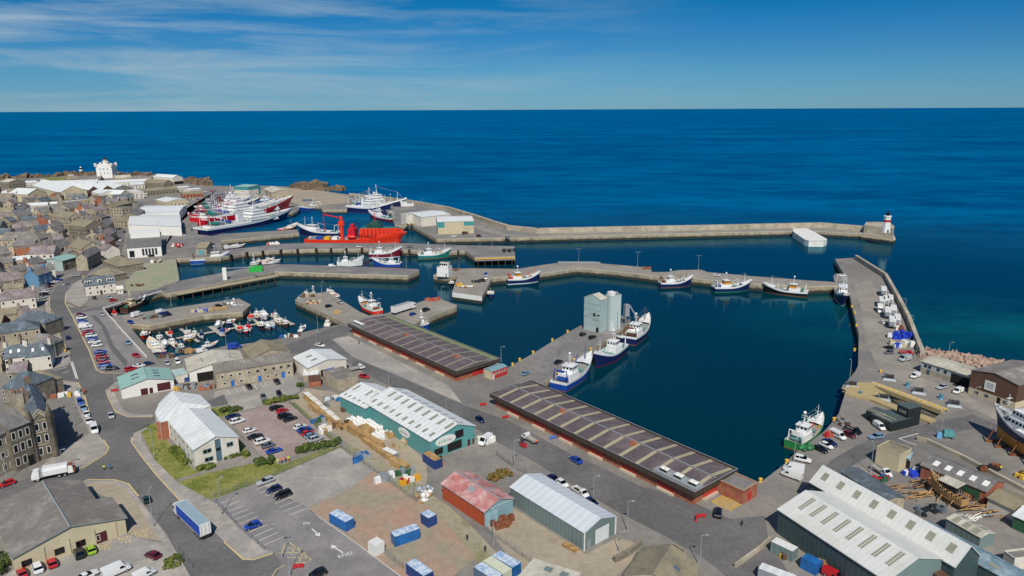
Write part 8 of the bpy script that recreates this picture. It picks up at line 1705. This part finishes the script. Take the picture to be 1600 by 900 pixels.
# rock armour and skerries
def rocks(name, label, pts, m, n, r0, r1, seed, z=0.0, kind='stuff'):
    r = random.Random(seed); b = MB(); W_ = [G(*p) for p in pts]; x0, x1 = min(p.x for p in W_), max(p.x for p in W_); y0, y1 = min(p.y for p in W_), max(p.y for p in W_); poly = [(p.x, p.y) for p in W_]; k = 0
    while k < n:
        p = (r.uniform(x0, x1), r.uniform(y0, y1))
        if not inside(p, poly): continue
        k += 1; s = r.uniform(r0, r1); vs = []; q = Matrix.Rotation(r.uniform(0, 6), 3, 'Z') @ Matrix.Rotation(r.uniform(0, 6), 3, 'X')
        for c in ((-1, -1, -1), (1, -1, -1), (1, 1, -1), (-1, 1, -1), (-1, -1, 1), (1, -1, 1), (1, 1, 1), (-1, 1, 1)): vs.append(q @ (Vector(c) * s * r.uniform(.6, 1)) + Vector((p[0], p[1], z + r.uniform(-.3, .6) * s)))
        b.mesh(vs, [(0, 3, 2, 1), (4, 5, 6, 7), (0, 1, 5, 4), (1, 2, 6, 5), (2, 3, 7, 6), (3, 0, 4, 7)], m)
    return tag(b.build(name), label, None, None, kind)
M_rock = mat('pink_rock', '#a68d7a', .9, .3, .8, col2='#8c7c70', mscale=.3); M_skerry = mat('dark_skerry', '#5e5142', .95, .35, .5, col2='#7c6a50', mscale=.15)
rocks('rock_armour', None, [(1437, 553), (1448, 549), (1500, 556), (1560, 566), (1572, 573), (1530, 576), (1470, 563), (1442, 560)], M_rock, 420, .9, 1.9, 3, -.8)
rocks('skerry_rock', None, [(455, 293), (470, 288.5), (495, 286.5), (507, 290), (503, 297), (480, 296)], M_skerry, 160, 3, 7, 5, -4.5)
rocks('skerry_rock', None, [(512, 292), (525, 289.5), (542, 291), (530, 293.5)], M_skerry, 40, 2, 5, 6, -5.5)
rocks('shore_rock', None, [(292, 283), (310, 281.5), (330, 287), (325, 291), (300, 287)], M_skerry, 70, 3, 6, 8, -2)
rocks('shore_rock', None, [(0, 279), (130, 272.5), (240, 273), (240, 274.2), (130, 274), (0, 280.5)], M_skerry, 150, 3, 7, 9, -3)
rocks('shallow_reef', None, [(1448, 548), (1500, 546), (1552, 558), (1562, 566), (1500, 555)], M_skerry, 60, .8, 1.6, 11, -4.9)
# traffic things
def barrier(x, y, rz, m, label):
    e = empty('road_barrier', G(x, y) + Vector((0, 0, .02)), rz, label, 'barrier'); q = MB(); q.box(-1.1, 1.1, -.12, .12, .25, 1.0, m); q.build('panel', e)
    for s in (-.9, .9): q = MB(); q.box(s - .08, s + .08, -.35, .35, 0, .25, m); q.build('foot', e)
barrier(1096, 809, .2, M_redband, 'red and white plastic barrier near the market corner'); barrier(1088, 812, 1.2, M_redband, 'red barrier end on beside the market corner'); barrier(755, 634, .2, M_redband, 'red plastic barrier at the near end of the second market'); barrier(790, 654, .5, M_redband, 'orange red barrier lying along the second market kerb'); barrier(864, 686, .4, mat('blue_sign', '#4a6ab0', .6), 'blue and white road sign board beside the teal sided flatbed'); barrier(179, 612, .5, M_redband, 'red and white barrier at the corner of the green roofed white shed')
barrier(466, 888, .3, M_redband, 'red cone like barrier in the lower car park hatching')
# people
M_skin = mat('skin', '#b98a6c', .7); M_hv = mat('hi_vis_orange', '#e06a28', .7, .05, 1); M_hy = mat('hi_vis_yellow', '#c8d43a', .7, .05, 1); M_cl = mat('dark_clothes', '#1f2430', .85, .1, 1); M_cb2 = mat('blue_clothes', '#2f5ca0', .85, .1, 1); M_hr = mat('red_jacket', '#c03828', .8, .05, 1)
def skin_body(step, arm, bend=0.0):
    V = [(0, 0, .95), (0, bend * .12, 1.2), (0, bend * .3, 1.42), (0, bend * .38, 1.53), (0, bend * .42, 1.66), (0, bend * .42, 1.76), (-.1, 0, .9), (-.12, step * .5, .5), (-.12, step, .06), (-.12, step + .16, .03), (.1, 0, .9), (.12, -step * .5 + .05, .5), (.12, -step, .06), (.12, -step + .16, .03), (-.2, bend * .3, 1.4), (-.26, arm * .5 + bend * .3, 1.13), (-.24, arm + bend * .4, .88), (.2, bend * .3, 1.4), (.26, -arm * .4 + bend * .3, 1.13), (.24, -arm * .5 + bend * .4, .88)]
    E = [(0, 1), (1, 2), (2, 3), (3, 4), (4, 5), (0, 6), (6, 7), (7, 8), (8, 9), (0, 10), (10, 11), (11, 12), (12, 13), (2, 14), (14, 15), (15, 16), (2, 17), (17, 18), (18, 19)]
    R = [.15, .145, .16, .065, .1, .085, .1, .075, .055, .045, .1, .075, .055, .045, .075, .055, .042, .075, .055, .042]
    me = bpy.data.meshes.new('person_base'); me.from_pydata(V, E, []); o = bpy.data.objects.new('person_base', me); COL.objects.link(o); md = o.modifiers.new('skin', 'SKIN')
    for v, r_ in zip(me.skin_vertices[0].data, R): v.radius = (r_, r_)
    me.skin_vertices[0].data[0].use_root = True; sb = o.modifiers.new('sub', 'SUBSURF'); sb.levels = 1
    dg = bpy.context.evaluated_depsgraph_get(); out = bpy.data.meshes.new_from_object(o.evaluated_get(dg)); bpy.data.objects.remove(o); out.name = 'person'; return out
BD = [skin_body(.18, .2), skin_body(.05, .05), skin_body(.08, .3, .6)]
def person(x, y, rz, top, legs, label, kind=0):
    me = BD[kind].copy(); me.materials.clear()
    for m in (top, legs, M_skin, M_cl): me.materials.append(m)
    for p in me.polygons: c = p.center; p.material_index = 2 if c.z > 1.5 and not (c.z > 1.68 or c.y < -.02 + (.25 if kind == 2 else 0)) else 3 if c.z > 1.55 else 0 if c.z > .93 or abs(c.x) > .19 else 1; p.use_smooth = True
    o = bpy.data.objects.new('person', me); COL.objects.link(o); o.location = G(x, y) + Vector((0, 0, .02)); o.rotation_euler.z = rz; return tag(o, label, 'person')
for a in ((163, 735, .5, M_hy, M_cl, 'person in a yellow hi-vis top crossing the side street mouth'), (172.5, 734, .8, M_cb2, M_cl, 'person in blue bending over in the side street mouth', 2), (434, 725, 0, M_hy, M_trim, 'person in a lime hi-vis top, leftmost of the crew on the verge', 1), (440, 724, .3, M_hv, M_brown, 'person in an orange hi-vis top in the crew on the verge', 1), (446, 722, -.3, M_hr, M_cl, 'person in a red jacket among the crew on the verge', 1), (451, 721, .2, M_hy, M_hv, 'person in lime and orange, rightmost of the crew on the verge', 1), (1159, 822, 2.4, M_cl, M_cl, 'person in dark clothes walking over the junction towards the market'), (838, 695, 0, M_hv, M_cl, 'person in orange behind the teal sided flatbed'), (561, 538, 0, M_cl, M_cl, 'person in dark clothes outside the first fish market', 1), (734, 840, .2, M_cl, M_cl, 'person in dark clothes standing in the scrub below the red shed', 1) if False else (730, 845, .4, M_cl, M_cl, 'person in black walking on the bare ground below the red shed'), (758, 863, .4, M_cl, M_cl, 'second person in black on the bare ground near the lamp'), (1563, 736, 0, M_hy, M_cl, 'person in a yellow helmet and vest under the slipped trawler', 1), (81, 490, 0, M_hr, M_cl, 'person in a red top on the kerb by the hipped slate house', 1)): person(*a)
